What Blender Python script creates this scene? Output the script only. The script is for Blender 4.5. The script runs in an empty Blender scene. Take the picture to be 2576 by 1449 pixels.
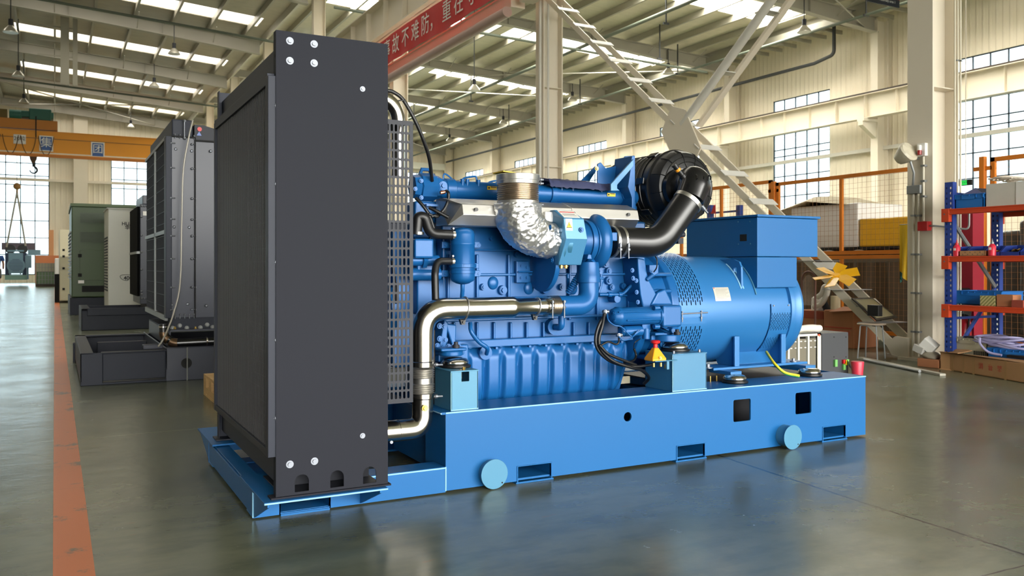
import bpy, math, random
from mathutils import Vector, Matrix
random.seed(7)
PI = math.pi
S = bpy.context.scene
COL = S.collection

# ---------------------------------------------------------------- camera
# world axes follow the hall: +Y runs down the hall, +X to the right wall, floor at z = 0
F, CX, HY, CAMZ = 2150.0, 1288.0, 672.0, 1.0
YAW = math.atan(1098 / 2150.0) + 0.0192
cam_d = bpy.data.cameras.new('camera')
cam = bpy.data.objects.new('camera', cam_d)
COL.objects.link(cam)
cam.location = (0, 0, CAMZ)
cam.rotation_euler = (PI / 2, 0, -YAW)
cam_d.sensor_width = 36.0
cam_d.lens = 36.0 * F / 2576.0
cam_d.shift_y = (HY - 724.5) / 2576.0
cam_d.clip_end = 300
cam_d.dof.use_dof = True
cam_d.dof.focus_distance = 4.1
cam_d.dof.aperture_fstop = 6.3
S.camera = cam

# ---------------------------------------------------------------- light
w = bpy.data.worlds.new('daylight')
S.world = w
w.use_nodes = True
nt = w.node_tree
nt.nodes.clear()
wo = nt.nodes.new('ShaderNodeOutputWorld')
bg = nt.nodes.new('ShaderNodeBackground')
tc = nt.nodes.new('ShaderNodeTexCoord')
sp = nt.nodes.new('ShaderNodeSeparateXYZ')
cr = nt.nodes.new('ShaderNodeValToRGB')
nt.links.new(tc.outputs['Generated'], sp.inputs[0])
mr = nt.nodes.new('ShaderNodeMapRange')
mr.inputs['From Min'].default_value = -0.25
mr.inputs['From Max'].default_value = 1.0
nt.links.new(sp.outputs['Z'], mr.inputs['Value'])
nt.links.new(mr.outputs[0], cr.inputs[0])
SKY = [(-0.25, (0.10, 0.11, 0.09)), (-0.02, (0.17, 0.20, 0.20)), (0.08, (0.22, 0.26, 0.28)), (0.30, (0.42, 0.46, 0.48)), (0.75, (2.95, 2.88, 2.74)), (1.0, (2.95, 2.88, 2.74))]
el = cr.color_ramp.elements
for i_, (z_, c_) in enumerate(SKY):
    q_ = el[0] if i_ == 0 else el[1] if i_ == len(SKY) - 1 else el.new((z_ + 0.25) / 1.25)
    q_.position = (z_ + 0.25) / 1.25; q_.color = c_ + (1,)
nt.links.new(cr.outputs[0], bg.inputs['Color'])
bg.inputs['Strength'].default_value = 9.0
nt.links.new(bg.outputs[0], wo.inputs['Surface'])
S.view_settings.view_transform = 'Standard'
S.view_settings.look = 'None'
S.view_settings.gamma = 1
S.view_settings.exposure = 1.02
S.view_settings.use_curve_mapping = False
S.cycles.max_bounces = 8
S.cycles.diffuse_bounces = 4
S.cycles.glossy_bounces = 4
S.cycles.transparent_max_bounces = 12
S.cycles.transmission_bounces = 4
S.cycles.sample_clamp_indirect = 6
S.cycles.use_denoising = True
S.cycles.caustics_reflective = False
S.cycles.caustics_refractive = False

# ---------------------------------------------------------------- projection helper
_s, _c = math.sin(YAW), math.cos(YAW)
def at(px, py, X=None, Y=None, Z=None):
    """Point of the hall on the plane X=, Y= or Z= along the sight line of a photo coordinate."""
    u = (px - CX) / F
    v = -(py - HY) / F
    r = (_s + u * _c, _c - u * _s, v)
    t = Y / r[1] if Y is not None else X / r[0] if X is not None else (Z - CAMZ) / r[2]
    return Vector((r[0] * t, r[1] * t, CAMZ + r[2] * t))
def sc_at(p):
    """metres per photo pixel at a point"""
    return (p[0] * _s + p[1] * _c) / F

# ---------------------------------------------------------------- materials
def srgb(r, g, b):
    f = lambda c: c / 12.92 if c <= 0.04045 else ((c + 0.055) / 1.055) ** 2.4
    return (f(r / 255), f(g / 255), f(b / 255), 1)
def mat(name, col, rough=0.5, metal=0.0, noise=0.0, nscale=6.0, bump=0.0, bscale=40.0, spec=0.5, coat=0.0, rnoise=0.0, emit=0.0, stretch=None):
    m = bpy.data.materials.new(name)
    m.use_nodes = True
    t = m.node_tree
    p = t.nodes['Principled BSDF']
    if max(col[:3]) > 1.0:
        col = srgb(*col[:3])
    col = (col[0], col[1], col[2], 1)
    p.inputs['Base Color'].default_value = col
    p.inputs['Roughness'].default_value = rough
    p.inputs['Metallic'].default_value = metal
    p.inputs['Specular IOR Level'].default_value = spec
    p.inputs['Coat Weight'].default_value = coat
    p.inputs['Coat Roughness'].default_value = 0.15
    if emit:
        p.inputs['Emission Color'].default_value = col
        p.inputs['Emission Strength'].default_value = emit
    if noise or bump or rnoise:
        tcn = t.nodes.new('ShaderNodeTexCoord')
        mp = t.nodes.new('ShaderNodeMapping')
        if stretch: mp.inputs['Scale'].default_value = stretch
        t.links.new(tcn.outputs['Object'], mp.inputs[0])
    if noise or rnoise:
        n = t.nodes.new('ShaderNodeTexNoise')
        n.inputs['Scale'].default_value = nscale
        n.inputs['Detail'].default_value = 5
        t.links.new(mp.outputs[0], n.inputs['Vector'])
    if noise:
        mx = t.nodes.new('ShaderNodeMix')
        mx.data_type = 'RGBA'
        mx.inputs[6].default_value = tuple(max(0, c * (1 - noise)) for c in col[:3]) + (1,)
        mx.inputs[7].default_value = tuple(min(1, c * (1 + noise)) for c in col[:3]) + (1,)
        t.links.new(n.outputs['Fac'], mx.inputs[0])
        t.links.new(mx.outputs[2], p.inputs['Base Color'])
    if rnoise:
        r = t.nodes.new('ShaderNodeMapRange')
        r.inputs['To Min'].default_value = max(0.02, rough - rnoise)
        r.inputs['To Max'].default_value = min(1, rough + rnoise)
        t.links.new(n.outputs['Fac'], r.inputs['Value'])
        t.links.new(r.outputs[0], p.inputs['Roughness'])
    if bump:
        n2 = t.nodes.new('ShaderNodeTexNoise')
        n2.inputs['Scale'].default_value = bscale
        n2.inputs['Detail'].default_value = 4
        t.links.new(mp.outputs[0], n2.inputs['Vector'])
        b = t.nodes.new('ShaderNodeBump')
        b.inputs['Strength'].default_value = bump
        b.inputs['Distance'].default_value = 0.01
        t.links.new(n2.outputs['Fac'], b.inputs['Height'])
        t.links.new(b.outputs[0], p.inputs['Normal'])
    return m
def ribbed(name, col, axis, pitch, depth=0.6, rough=0.6, metal=0.0, noise=0.08, sharp=True, dist=0.03, seam=None):
    """sheet metal with folded ribs repeating along one axis; seam = darker line colour factor at the folds"""
    m = mat(name, col, rough, metal, noise, 0.6)
    t = m.node_tree
    p = t.nodes['Principled BSDF']
    tcn = t.nodes.new('ShaderNodeTexCoord')
    s = t.nodes.new('ShaderNodeSeparateXYZ')
    t.links.new(tcn.outputs['Object'], s.inputs[0])
    a = t.nodes.new('ShaderNodeMath'); a.operation = 'DIVIDE'
    t.links.new(s.outputs[axis], a.inputs[0]); a.inputs[1].default_value = pitch
    fr = t.nodes.new('ShaderNodeMath'); fr.operation = 'FRACT'
    t.links.new(a.outputs[0], fr.inputs[0])
    rp = t.nodes.new('ShaderNodeValToRGB')
    el = rp.color_ramp.elements
    el[0].position = 0.0; el[0].color = (0, 0, 0, 1)
    el[1].position = 0.14; el[1].color = (1, 1, 1, 1)
    x = el.new(0.32); x.color = (1, 1, 1, 1)
    x = el.new(0.46); x.color = (0, 0, 0, 1)
    t.links.new(fr.outputs[0], rp.inputs[0])
    b = t.nodes.new('ShaderNodeBump')
    b.inputs['Strength'].default_value = depth
    b.inputs['Distance'].default_value = dist
    t.links.new(rp.outputs[0], b.inputs['Height'])
    t.links.new(b.outputs[0], p.inputs['Normal'])
    return m

BLUE = mat('machine_blue', (20, 94, 154), 0.42, 0.0, spec=0.32)
BLUE_ENG = mat('engine_blue', (20, 88, 150), 0.34, 0.08, 0.06, 3.0, spec=0.38)
BLUE_ALT = mat('alternator_blue', (42, 110, 170), 0.33, 0.12, 0.03, 2.0)
BLUE_SEAM = mat('pale_blue_weld', (150, 205, 235), 0.4)
CAPBLUE = mat('pale_blue_paint', (70, 128, 160), 0.4)
SLATE = mat('slate_grey_sheet', (29, 31, 40), 0.65, 0.0, spec=0.2)
SLATE2 = mat('dark_sheet', (40, 42, 50), 0.5, spec=0.3)
NAVYBLK = mat('navy_black_paint', (38, 42, 54), 0.5, 0.0, 0.12, 3.0, spec=0.25)
NAVY2 = mat('blue_black_sheet', (52, 56, 70), 0.38, 0.0, 0.05, 2.0)
BLACK = mat('black_rubber', (18, 18, 20), 0.42)
BLACKG = mat('black_gloss_plastic', (22, 22, 24), 0.25, 0.0, spec=0.6)
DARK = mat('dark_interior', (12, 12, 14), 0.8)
CORE = mat('radiator_core', (10, 10, 11), 0.9, 0.0, spec=0.1)
WIRE = mat('black_wire', (84, 84, 88), 0.4, 0.3)
STEEL = mat('polished_stainless', (214, 208, 200), 0.2, 1.0, 0.03, 2.0, rnoise=0.04)
STEELB = mat('brushed_stainless', (206, 204, 200), 0.4, 1.0, 0.05, 3.0, rnoise=0.05, stretch=(1, 20, 20))
BELLOW = mat('heat_tinted_steel', (204, 194, 182), 0.28, 1.0, 0.08, 9.0)
ZINC = mat('zinc_bolt', (128, 132, 140), 0.5, 0.85)
BRASS = mat('brass', (190, 160, 90), 0.3, 0.9)
FOIL = mat('crumpled_foil', (230, 230, 230), 0.42, 1.0, bump=0.5, bscale=20.0)
ORANGE = mat('orange_paint', (222, 128, 34), 0.45, 0.0, 0.06, 2.0)
CREAM = mat('cream_steel', (226, 216, 198), 0.5, 0.0, 0.05, 1.2)
CREAMG = mat('cream_grey_steel', (212, 208, 198), 0.5, 0.0, 0.05, 1.5)
RAFT = mat('rafter_paint', (174, 170, 160), 0.55, 0.0, 0.06, 0.8)
PURL = mat('purlin_steel', (160, 156, 142), 0.4, 0.1, 0.06, 0.8)
WALLR = ribbed('wall_sheet_side', (232, 221, 200), 'Y', 0.24, 0.55)
WALLF = ribbed('wall_sheet_end', (232, 222, 202), 'X', 0.32, 0.6)
RED = mat('red_paint', (200, 30, 34), 0.4)
REDBAN = mat('red_banner_cloth', (196, 36, 36), 0.6, 0.0, 0.05, 2.0)
WHITE = mat('white_paint', (228, 226, 220), 0.45)
OFFW = mat('off_white_panel', (206, 206, 196), 0.4, 0.0, 0.04, 1.0)
GREEN = mat('army_green_panel', (62, 80, 48), 0.4, 0.0, 0.05, 1.0, spec=0.3)
YELLOW = mat('yellow_plastic', (236, 196, 24), 0.45)
CARD = mat('cardboard', (176, 134, 92), 0.8, 0.0, 0.10, 4.0)
CARD2 = mat('reddish_cardboard', (170, 112, 76), 0.8, 0.0, 0.14, 4.0)
WOOD = mat('pallet_wood', (196, 160, 108), 0.7, 0.0, 0.18, 8.0, stretch=(1, 12, 12))
RACKB = mat('rack_blue', (40, 68, 150), 0.45, 0.0, 0.08, 4.0)
RACKO = mat('rack_orange', (206, 70, 32), 0.45, 0.0, 0.06, 4.0)
BINB = mat('bin_blue_plastic', (34, 112, 190), 0.4)
BIND = mat('dark_blue_bin', (38, 60, 140), 0.4)
GREY = mat('grey_metal', (140, 142, 142), 0.45, 0.4)
DGREY = mat('dark_grey_metal', (62, 64, 66), 0.5, 0.2)
CHAR = mat('charcoal_box', (60, 62, 66), 0.5)
PIPEG = mat('green_grey_pipe', (96, 104, 92), 0.5)
GOLDY = mat('crane_yellow', (226, 150, 22), 0.45, 0.0, 0.04, 0.5)
NAVYCL = mat('navy_fabric', (44, 50, 84), 0.75, bump=0.4, bscale=14.0)
SKIN = mat('skin', (176, 126, 98), 0.6)
SHIRT = mat('blue_shirt', (34, 70, 130), 0.8)
INK = mat('black_ink', (30, 30, 34), 0.6)
TEAL = mat('pale_teal_machine', (120, 156, 176), 0.45, 0.1, 0.05, 1.0)
TEALD = mat('green_motor', (40, 98, 86), 0.5)
WRAP = mat('white_wrap', (236, 236, 234), 0.35, bump=0.5, bscale=9.0)
YWRAP = mat('yellow_wrap', (232, 178, 40), 0.35, bump=0.5, bscale=9.0)
LILAC = mat('lilac_hose', (168, 164, 206), 0.5)

def glass_pane(name, tint=(0.97, 0.99, 1.0)):
    m = bpy.data.materials.new(name); m.use_nodes = True
    t = m.node_tree; t.nodes.clear()
    o = t.nodes.new('ShaderNodeOutputMaterial')
    tr = t.nodes.new('ShaderNodeBsdfTransparent'); tr.inputs[0].default_value = tint + (1,)
    gl = t.nodes.new('ShaderNodeBsdfGlossy'); gl.inputs['Roughness'].default_value = 0.1
    mx = t.nodes.new('ShaderNodeMixShader'); mx.inputs[0].default_value = 0.06
    t.links.new(tr.outputs[0], mx.inputs[1]); t.links.new(gl.outputs[0], mx.inputs[2])
    t.links.new(mx.outputs[0], o.inputs[0])
    return m
PANE = glass_pane('window_glass', (0.42, 0.485, 0.52))
SKYL = glass_pane('skylight_sheet', (1.0, 0.99, 0.95))
SKYLD = glass_pane('dimmed_skylight_sheet', (0.40, 0.39, 0.37))  # tinted down to dim the light through the left roof
MUNT = mat('dark_window_bar', (52, 58, 66), 0.5)

# ---------------------------------------------------------------- mesh builder
def frame_of(d):
    d = Vector(d).normalized()
    a = Vector((0, 0, 1)) if abs(d.z) < 0.9 else Vector((1, 0, 0))
    x = a.cross(d).normalized()
    return x, d.cross(x), d
def copy_tree(o, parent=None):
    c = o.copy(); COL.objects.link(c)
    if parent is not None: c.parent = parent
    for ch in list(o.children): copy_tree(ch, c)
    return c
def props(o, label=None, cat=None, group=None, kind=None):
    for k, v in (('label', label), ('category', cat), ('group', group), ('kind', kind)):
        if v: o[k] = v
    return o
def thing(name, label, cat, loc=(0, 0, 0), group=None, rz=0):
    o = bpy.data.objects.new(name, None)
    o.empty_display_size = 0.1
    COL.objects.link(o)
    o.location = loc; o.rotation_euler = (0, 0, rz)
    return props(o, label, cat, group)
class MB:
    def __init__(s): s.v = []; s.f = []
    def add(s, vs, fs):
        n = len(s.v)
        s.v += [tuple(p) for p in vs]
        s.f += [tuple(i + n for i in f) for f in fs]
        return s
    def box(s, x0, x1, y0, y1, z0, z1):
        if x0 > x1: x0, x1 = x1, x0
        if y0 > y1: y0, y1 = y1, y0
        if z0 > z1: z0, z1 = z1, z0
        return s.add([(x0, y0, z0), (x1, y0, z0), (x1, y1, z0), (x0, y1, z0), (x0, y0, z1), (x1, y0, z1), (x1, y1, z1), (x0, y1, z1)],
                     [(0, 3, 2, 1), (4, 5, 6, 7), (0, 1, 5, 4), (1, 2, 6, 5), (2, 3, 7, 6), (3, 0, 4, 7)])
    def prism(s, poly, a0, a1, axis='Y'):
        """poly in the plane across axis: (x,z) for Y, (y,z) for X, (x,y) for Z"""
        n = len(poly)
        def P(p, a):
            return (p[0], a, p[1]) if axis == 'Y' else (a, p[0], p[1]) if axis == 'X' else (p[0], p[1], a)
        vs = [P(p, a0) for p in poly] + [P(p, a1) for p in poly]
        fs = [tuple(range(n)), tuple(range(2 * n - 1, n - 1, -1))]
        fs += [(i, (i + n), (i + 1) % n + n, (i + 1) % n) for i in range(n)]
        return s.add(vs, fs)
    def cyl(s, p0, p1, r, seg=16, r2=None, cap=True):
        p0, p1 = Vector(p0), Vector(p1)
        x, y, d = frame_of(p1 - p0)
        r2 = r if r2 is None else r2
        vs = []
        for p, q in ((p0, r), (p1, r2)):
            for i in range(seg):
                a = 2 * PI * i / seg
                vs.append(p + (x * math.cos(a) + y * math.sin(a)) * q)
        fs = [(i, (i + 1) % seg, (i + 1) % seg + seg, i + seg) for i in range(seg)]
        if cap: fs += [tuple(range(seg - 1, -1, -1)), tuple(range(seg, 2 * seg))]
        return s.add(vs, fs)
    def lathe(s, p0, d, prof, seg=32, closed=False):
        """prof: list of (distance along d, radius)"""
        p0 = Vector(p0); x, y, d = frame_of(d)
        vs = []
        for h, r in prof:
            for i in range(seg):
                a = 2 * PI * i / seg
                vs.append(p0 + d * h + (x * math.cos(a) + y * math.sin(a)) * r)
        fs = []
        for k in range(len(prof) - 1):
            for i in range(seg):
                j = (i + 1) % seg
                fs.append((k * seg + i, k * seg + j, (k + 1) * seg + j, (k + 1) * seg + i))
        if prof[0][1] > 1e-5: fs.append(tuple(range(seg - 1, -1, -1)))
        if prof[-1][1] > 1e-5: fs.append(tuple((len(prof) - 1) * seg + i for i in range(seg)))
        return s.add(vs, fs)
    def tube(s, pts, r, seg=12, cap=True, close=False, rr=None):
        pts = [Vector(p) for p in pts]
        n = len(pts)
        T = []
        for i in range(n):
            a = pts[i - 1] if (i > 0 or close) else pts[i]
            b = pts[(i + 1) % n] if (i < n - 1 or close) else pts[i]
            T.append((b - a).normalized())
        x, y, _ = frame_of(T[0])
        vs = []
        for i in range(n):
            x = (x - T[i] * x.dot(T[i])).normalized()
            y = T[i].cross(x)
            q = rr[i] if rr else r
            for k in range(seg):
                a = 2 * PI * k / seg
                vs.append(pts[i] + (x * math.cos(a) + y * math.sin(a)) * q)
        fs = []
        for i in range(n if close else n - 1):
            for k in range(seg):
                j = (k + 1) % seg; i2 = (i + 1) % n
                fs.append((i * seg + k, i * seg + j, i2 * seg + j, i2 * seg + k))
        if cap and not close: fs += [tuple(range(seg - 1, -1, -1)), tuple((n - 1) * seg + k for k in range(seg))]
        return s.add(vs, fs)
    def ball(s, c, r, seg=16, rings=10, sc=(1, 1, 1)):
        vs = [];
        for i in range(1, rings):
            t = PI * i / rings
            for k in range(seg):
                a = 2 * PI * k / seg
                vs.append((c[0] + r * sc[0] * math.sin(t) * math.cos(a), c[1] + r * sc[1] * math.sin(t) * math.sin(a), c[2] + r * sc[2] * math.cos(t)))
        nb = len(vs)
        vs += [(c[0], c[1], c[2] + r * sc[2]), (c[0], c[1], c[2] - r * sc[2])]
        fs = []
        for i in range(rings - 2):
            for k in range(seg):
                j = (k + 1) % seg
                fs.append((i * seg + k, (i + 1) * seg + k, (i + 1) * seg + j, i * seg + j))
        for k in range(seg):
            j = (k + 1) % seg
            fs.append((k, j, nb)); fs.append(((rings - 2) * seg + j, (rings - 2) * seg + k, nb + 1))
        return s.add(vs, fs)
    def bolt(s, p, d, r, h=None, washer=True):
        """hex bolt head with washer standing on a surface at p, pointing along d"""
        p = Vector(p); d = Vector(d).normalized(); h = h or r * 0.7
        if washer: s.cyl(p, p + d * r * 0.22, r * 1.5, 20)
        return s.cyl(p, p + d * (h + r * 0.2), r, 6)
    def xf(s, M):
        s.v = [tuple(M @ Vector(p)) for p in s.v]; return s
    def make(s, name, m, parent=None, label=None, cat=None, group=None, kind=None, smooth=40, bevel=0, seg=2, local=False, subsurf=0):
        if name in SINGLES:
            cl = s.clusters()
            if len(cl) > 1:
                for vs, fs in cl: q = MB().add(vs, fs).make(SINGLES[name], m, parent, label, cat, group, kind, smooth, bevel, seg, local, subsurf)
                return q
            name = SINGLES[name]
        me = bpy.data.meshes.new(name)
        me.from_pydata(s.v, [], s.f)
        me.materials.append(m)
        if smooth:
            me.polygons.foreach_set('use_smooth', [True] * len(me.polygons))
            me.set_sharp_from_angle(angle=math.radians(smooth))
        me.update()
        o = bpy.data.objects.new(name, me)
        COL.objects.link(o)
        if parent is not None:
            o.parent = parent
            if not local:
                # parent's world matrix, composed from its own chain (no depsgraph needed)
                o.matrix_parent_inverse = world_of(parent).inverted()
        if bevel:
            b = o.modifiers.new('bevel', 'BEVEL'); b.width = bevel; b.segments = seg; b.limit_method = 'ANGLE'; b.angle_limit = math.radians(50)
            b.harden_normals = False
        if subsurf:
            q = o.modifiers.new('sub', 'SUBSURF'); q.levels = subsurf; q.render_levels = subsurf
        return props(o, label, cat, group, kind)
    def clusters(s):
        """pieces of this mesh whose bounding boxes stay apart"""
        par = list(range(len(s.v)))
        def find(i):
            while par[i] != i: par[i] = par[par[i]]; i = par[i]
            return i
        for f in s.f:
            a = find(f[0])
            for k in f[1:]: par[find(k)] = a
        g = {}
        for i in range(len(s.v)): g.setdefault(find(i), []).append(i)
        boxes = []
        for ids in g.values():
            lo = [min(s.v[i][k] for i in ids) - .002 for k in range(3)]; hi = [max(s.v[i][k] for i in ids) + .002 for k in range(3)]
            boxes.append([lo, hi, list(ids)])
        done = False
        while not done:
            done = True
            for i in range(len(boxes)):
                for j in range(i + 1, len(boxes)):
                    a, b = boxes[i], boxes[j]
                    if all(a[0][k] <= b[1][k] and b[0][k] <= a[1][k] for k in range(3)):
                        boxes[i] = [[min(a[0][k], b[0][k]) for k in range(3)], [max(a[1][k], b[1][k]) for k in range(3)], a[2] + b[2]]
                        boxes.pop(j); done = False; break
                if not done: break
        out = []
        for _, _, ids in boxes:
            mp = {v: n for n, v in enumerate(ids)}
            out.append(([s.v[i] for i in ids], [tuple(mp[k] for k in f) for f in s.f if f[0] in mp]))
        return out
SINGLES = {'crate_slots': 'crate_slot_row', 'outrigger': 'outrigger', 'bosses': 'cast_boss', 'weld_seam': 'weld_seam', 'cast_domes': 'cast_dome', 'cover_bolts': 'cover_bolt', 'housing_bolts': 'housing_bolt',
           'housing_bolt': 'housing_bolt', 'bracket_bolts': 'bracket_bolt', 'pan_bolts': 'pan_bolt', 'starter_bolt': 'starter_bolt', 'flange_bolt': 'flange_bolt', 'canister_bolt': 'canister_bolt',
           'injector_lug': 'injector_lug', 'gland_nut': 'gland_nut', 'filter_latch': 'filter_latch', 'terminal_nut': 'terminal_nut', 'oil_fitting': 'oil_fitting', 'foot_rib': 'foot_rib',
           'inner_tank': 'inner_tank', 'weld_bead': 'weld_bead', 'injector_pipe': 'injector_pipe', 'solenoid_wire': 'solenoid_wire', 'fan_belt': 'fan_belt', 'starter_motor': 'starter_motor',
           'belt_pulley': 'belt_pulley', 'vent_screw': 'vent_screw', 'strap_bolt': 'strap_bolt', 'housing_rib': 'housing_rib', 'red_print': 'red_print', 'mount_bracket': 'mount_bracket'}
def world_of(o):
    M = Matrix.LocRotScale(o.location, o.rotation_euler, o.scale)
    if o.parent is not None: M = world_of(o.parent) @ o.matrix_parent_inverse @ M
    return M
def smooth_path(ctrl, n=8):
    """Catmull-Rom through control points"""
    P = [Vector(p) for p in ctrl]
    P = [P[0] * 2 - P[1]] + P + [P[-1] * 2 - P[-2]]
    out = []
    for i in range(1, len(P) - 2):
        for k in range(n):
            t = k / n
            a, b, c, d = P[i - 1], P[i], P[i + 1], P[i + 2]
            out.append(0.5 * ((2 * b) + (c - a) * t + (2 * a - 5 * b + 4 * c - d) * t * t + (3 * b - a - 3 * c + d) * t ** 3))
    out.append(P[-2])
    return out
def elbow_path(ctrl, rad, n=8):
    """polyline with corners rounded to radius rad"""
    P = [Vector(p) for p in ctrl]
    out = [P[0]]
    for i in range(1, len(P) - 1):
        a, b, c = P[i - 1], P[i], P[i + 1]
        u, v = (a - b), (c - b)
        ang = u.angle(v)
        L = min(rad / math.tan(ang / 2), u.length * 0.49, v.length * 0.49)
        p, q = b + u.normalized() * L, b + v.normalized() * L
        for k in range(n + 1):
            t = k / n
            out.append(p * (1 - t) ** 2 + b * 2 * t * (1 - t) + q * t * t)
    out.append(P[-1])
    return out
def plate(mb, outline, holes, M, th):
    """flat plate with holes: outline/holes in (x,y), thickness th, placed by matrix M"""
    cu = bpy.data.curves.new('tmp', 'CURVE'); cu.dimensions = '2D'; cu.fill_mode = 'BOTH'; cu.extrude = th / 2
    for poly in [outline] + holes:
        sp_ = cu.splines.new('POLY'); sp_.points.add(len(poly) - 1)
        for i, p in enumerate(poly): sp_.points[i].co = (p[0], p[1], 0, 1)
        sp_.use_cyclic_u = True
    o = bpy.data.objects.new('tmp', cu)
    me = bpy.data.meshes.new_from_object(o)
    mb.add([M @ v.co for v in me.vertices], [tuple(p.vertices) for p in me.polygons])
    bpy.data.objects.remove(o); bpy.data.meshes.remove(me); bpy.data.curves.remove(cu)
    return mb
def XZ(y, x=0, z=0):   # plate in the plane facing -Y
    return Matrix(((1, 0, 0, x), (0, 0, -1, y), (0, 1, 0, z), (0, 0, 0, 1)))
def YZ(x, y=0, z=0):   # plate facing -X, first coordinate runs along -Y (reads left to right from the aisle)
    return Matrix(((0, 0, -1, x), (-1, 0, 0, y), (0, 1, 0, z), (0, 0, 0, 1)))
def rect(x0, x1, y0, y1, r=0.0, n=4):
    if x0 > x1: x0, x1 = x1, x0
    if y0 > y1: y0, y1 = y1, y0
    if r <= 0: return [(x0, y0), (x1, y0), (x1, y1), (x0, y1)]
    out = []
    for cx, cy, a0 in ((x1 - r, y0 + r, -90), (x1 - r, y1 - r, 0), (x0 + r, y1 - r, 90), (x0 + r, y0 + r, 180)):
        for k in range(n + 1):
            a = math.radians(a0 + 90 * k / n)
            out.append((cx + r * math.cos(a), cy + r * math.sin(a)))
    return out
def circ(x, y, r, n=24, ry=None):
    return [(x + r * math.cos(2 * PI * k / n), y + (ry or r) * math.sin(2 * PI * k / n)) for k in range(n)]
def text_mb(body, size, M, bold=0.0, th=0.0, align='CENTER'):
    cu = bpy.data.curves.new('txt', 'FONT'); cu.body = body; cu.size = size; cu.align_x = align; cu.align_y = 'CENTER'
    cu.offset = bold; cu.extrude = th
    o = bpy.data.objects.new('txt', cu)
    me = bpy.data.meshes.new_from_object(o)
    mb = MB().add([M @ v.co for v in me.vertices], [tuple(p.vertices) for p in me.polygons])
    bpy.data.objects.remove(o); bpy.data.meshes.remove(me); bpy.data.curves.remove(cu)
    return mb
# ================================================================ THE HALL
def floor_mat():
    m = bpy.data.materials.new('green_epoxy_floor'); m.use_nodes = True
    t = m.node_tree; p = t.nodes['Principled BSDF']
    N = t.nodes.new; L = t.links.new
    tcn = N('ShaderNodeTexCoord')
    def noise(sc, det=6, rough=0.6, stretch=None):
        mp = N('ShaderNodeMapping')
        if stretch: mp.inputs['Scale'].default_value = stretch
        L(tcn.outputs['Object'], mp.inputs[0])
        n = N('ShaderNodeTexNoise'); n.inputs['Scale'].default_value = sc; n.inputs['Detail'].default_value = det; n.inputs['Roughness'].default_value = rough
        L(mp.outputs[0], n.inputs['Vector']); return n.outputs['Fac']
    def ramp(src, a, b, ca=(0, 0, 0, 1), cb=(1, 1, 1, 1)):
        r = N('ShaderNodeValToRGB'); r.color_ramp.elements[0].position = a; r.color_ramp.elements[1].position = b
        r.color_ramp.elements[0].color = ca; r.color_ramp.elements[1].color = cb
        L(src, r.inputs[0]); return r.outputs[0]
    def mix(fac, a, b):
        x = N('ShaderNodeMix'); x.data_type = 'RGBA'
        if hasattr(fac, 'links'): L(fac, x.inputs[0])
        else: x.inputs[0].default_value = fac
        for s_, i in ((a, 6), (b, 7)):
            if hasattr(s_, 'links'): L(s_, x.inputs[i])
            else: x.inputs[i].default_value = s_
        return x.outputs[2]
    base = ramp(noise(0.9, 7), 0.32, 0.70, srgb(84, 90, 74), srgb(112, 114, 94))
    base = mix(ramp(noise(3.0, 5, 0.55, (1, 2.2, 1)), 0.45, 0.80), base, srgb(74, 80, 68))
    base = mix(ramp(noise(6, 5, 0.6, (1, 3, 1)), 0.66, 0.82), base, srgb(116, 88, 66))
    base = mix(ramp(noise(30, 3, 0.5, (1, 5, 1)), 0.74, 0.78), base, srgb(150, 146, 126))
    sx = N('ShaderNodeSeparateXYZ'); L(tcn.outputs['Object'], sx.inputs[0])
    # expansion joints: thin dark lines every few metres, slightly wandering
    wob = N('ShaderNodeMath'); wob.operation = 'MULTIPLY_ADD'; L(noise(2.5, 4), wob.inputs[0]); wob.inputs[1].default_value = 0.04; wob.inputs[2].default_value = -0.02
    def line(axis, pos, wdt, slope=0.0):
        sl = N('ShaderNodeMath'); sl.operation = 'MULTIPLY_ADD'; L(sx.outputs['Y' if axis == 'X' else 'X'], sl.inputs[0]); sl.inputs[1].default_value = -slope; L(wob.outputs[0], sl.inputs[2])
        a = N('ShaderNodeMath'); a.operation = 'ADD'; L(sx.outputs[axis], a.inputs[0]); L(sl.outputs[0], a.inputs[1])
        b = N('ShaderNodeMath'); b.operation = 'SUBTRACT'; L(a.outputs[0], b.inputs[0]); b.inputs[1].default_value = pos
        c = N('ShaderNodeMath'); c.operation = 'ABSOLUTE'; L(b.outputs[0], c.inputs[0])
        d = N('ShaderNodeMath'); d.operation = 'LESS_THAN'; L(c.outputs[0], d.inputs[0]); d.inputs[1].default_value = wdt
        return d.outputs[0]
    base = mix(line('X', 2.835, 0.0075, 0.078), base, srgb(20, 14, 10))
    base = mix(line('Y', 1.72, 0.004), base, srgb(20, 14, 10))
    base = mix(line('Y', 5.58, 0.004), base, srgb(120, 122, 106))
    base = mix(line('Y', 11.6, 0.006), base, srgb(60, 62, 52))
    base = mix(line('Y', 17.6, 0.008), base, srgb(60, 62, 52))
    L(base, p.inputs['Base Color'])
    rr = N('ShaderNodeMapRange'); rr.inputs['To Min'].default_value = 0.14; rr.inputs['To Max'].default_value = 0.34
    L(noise(2.2, 6), rr.inputs['Value']); L(rr.outputs[0], p.inputs['Roughness'])
    p.inputs['Specular IOR Level'].default_value = 0.55
    b = N('ShaderNodeBump'); b.inputs['Strength'].default_value = 0.12; b.inputs['Distance'].default_value = 0.02
    L(noise(5.0, 3), b.inputs['Height']); L(b.outputs[0], p.inputs['Normal'])
    return m
FLOOR = floor_mat()
MB().box(-14, 30, -14, 64, -0.2, 0).make('floor', FLOOR, kind='structure', smooth=0)

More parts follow.
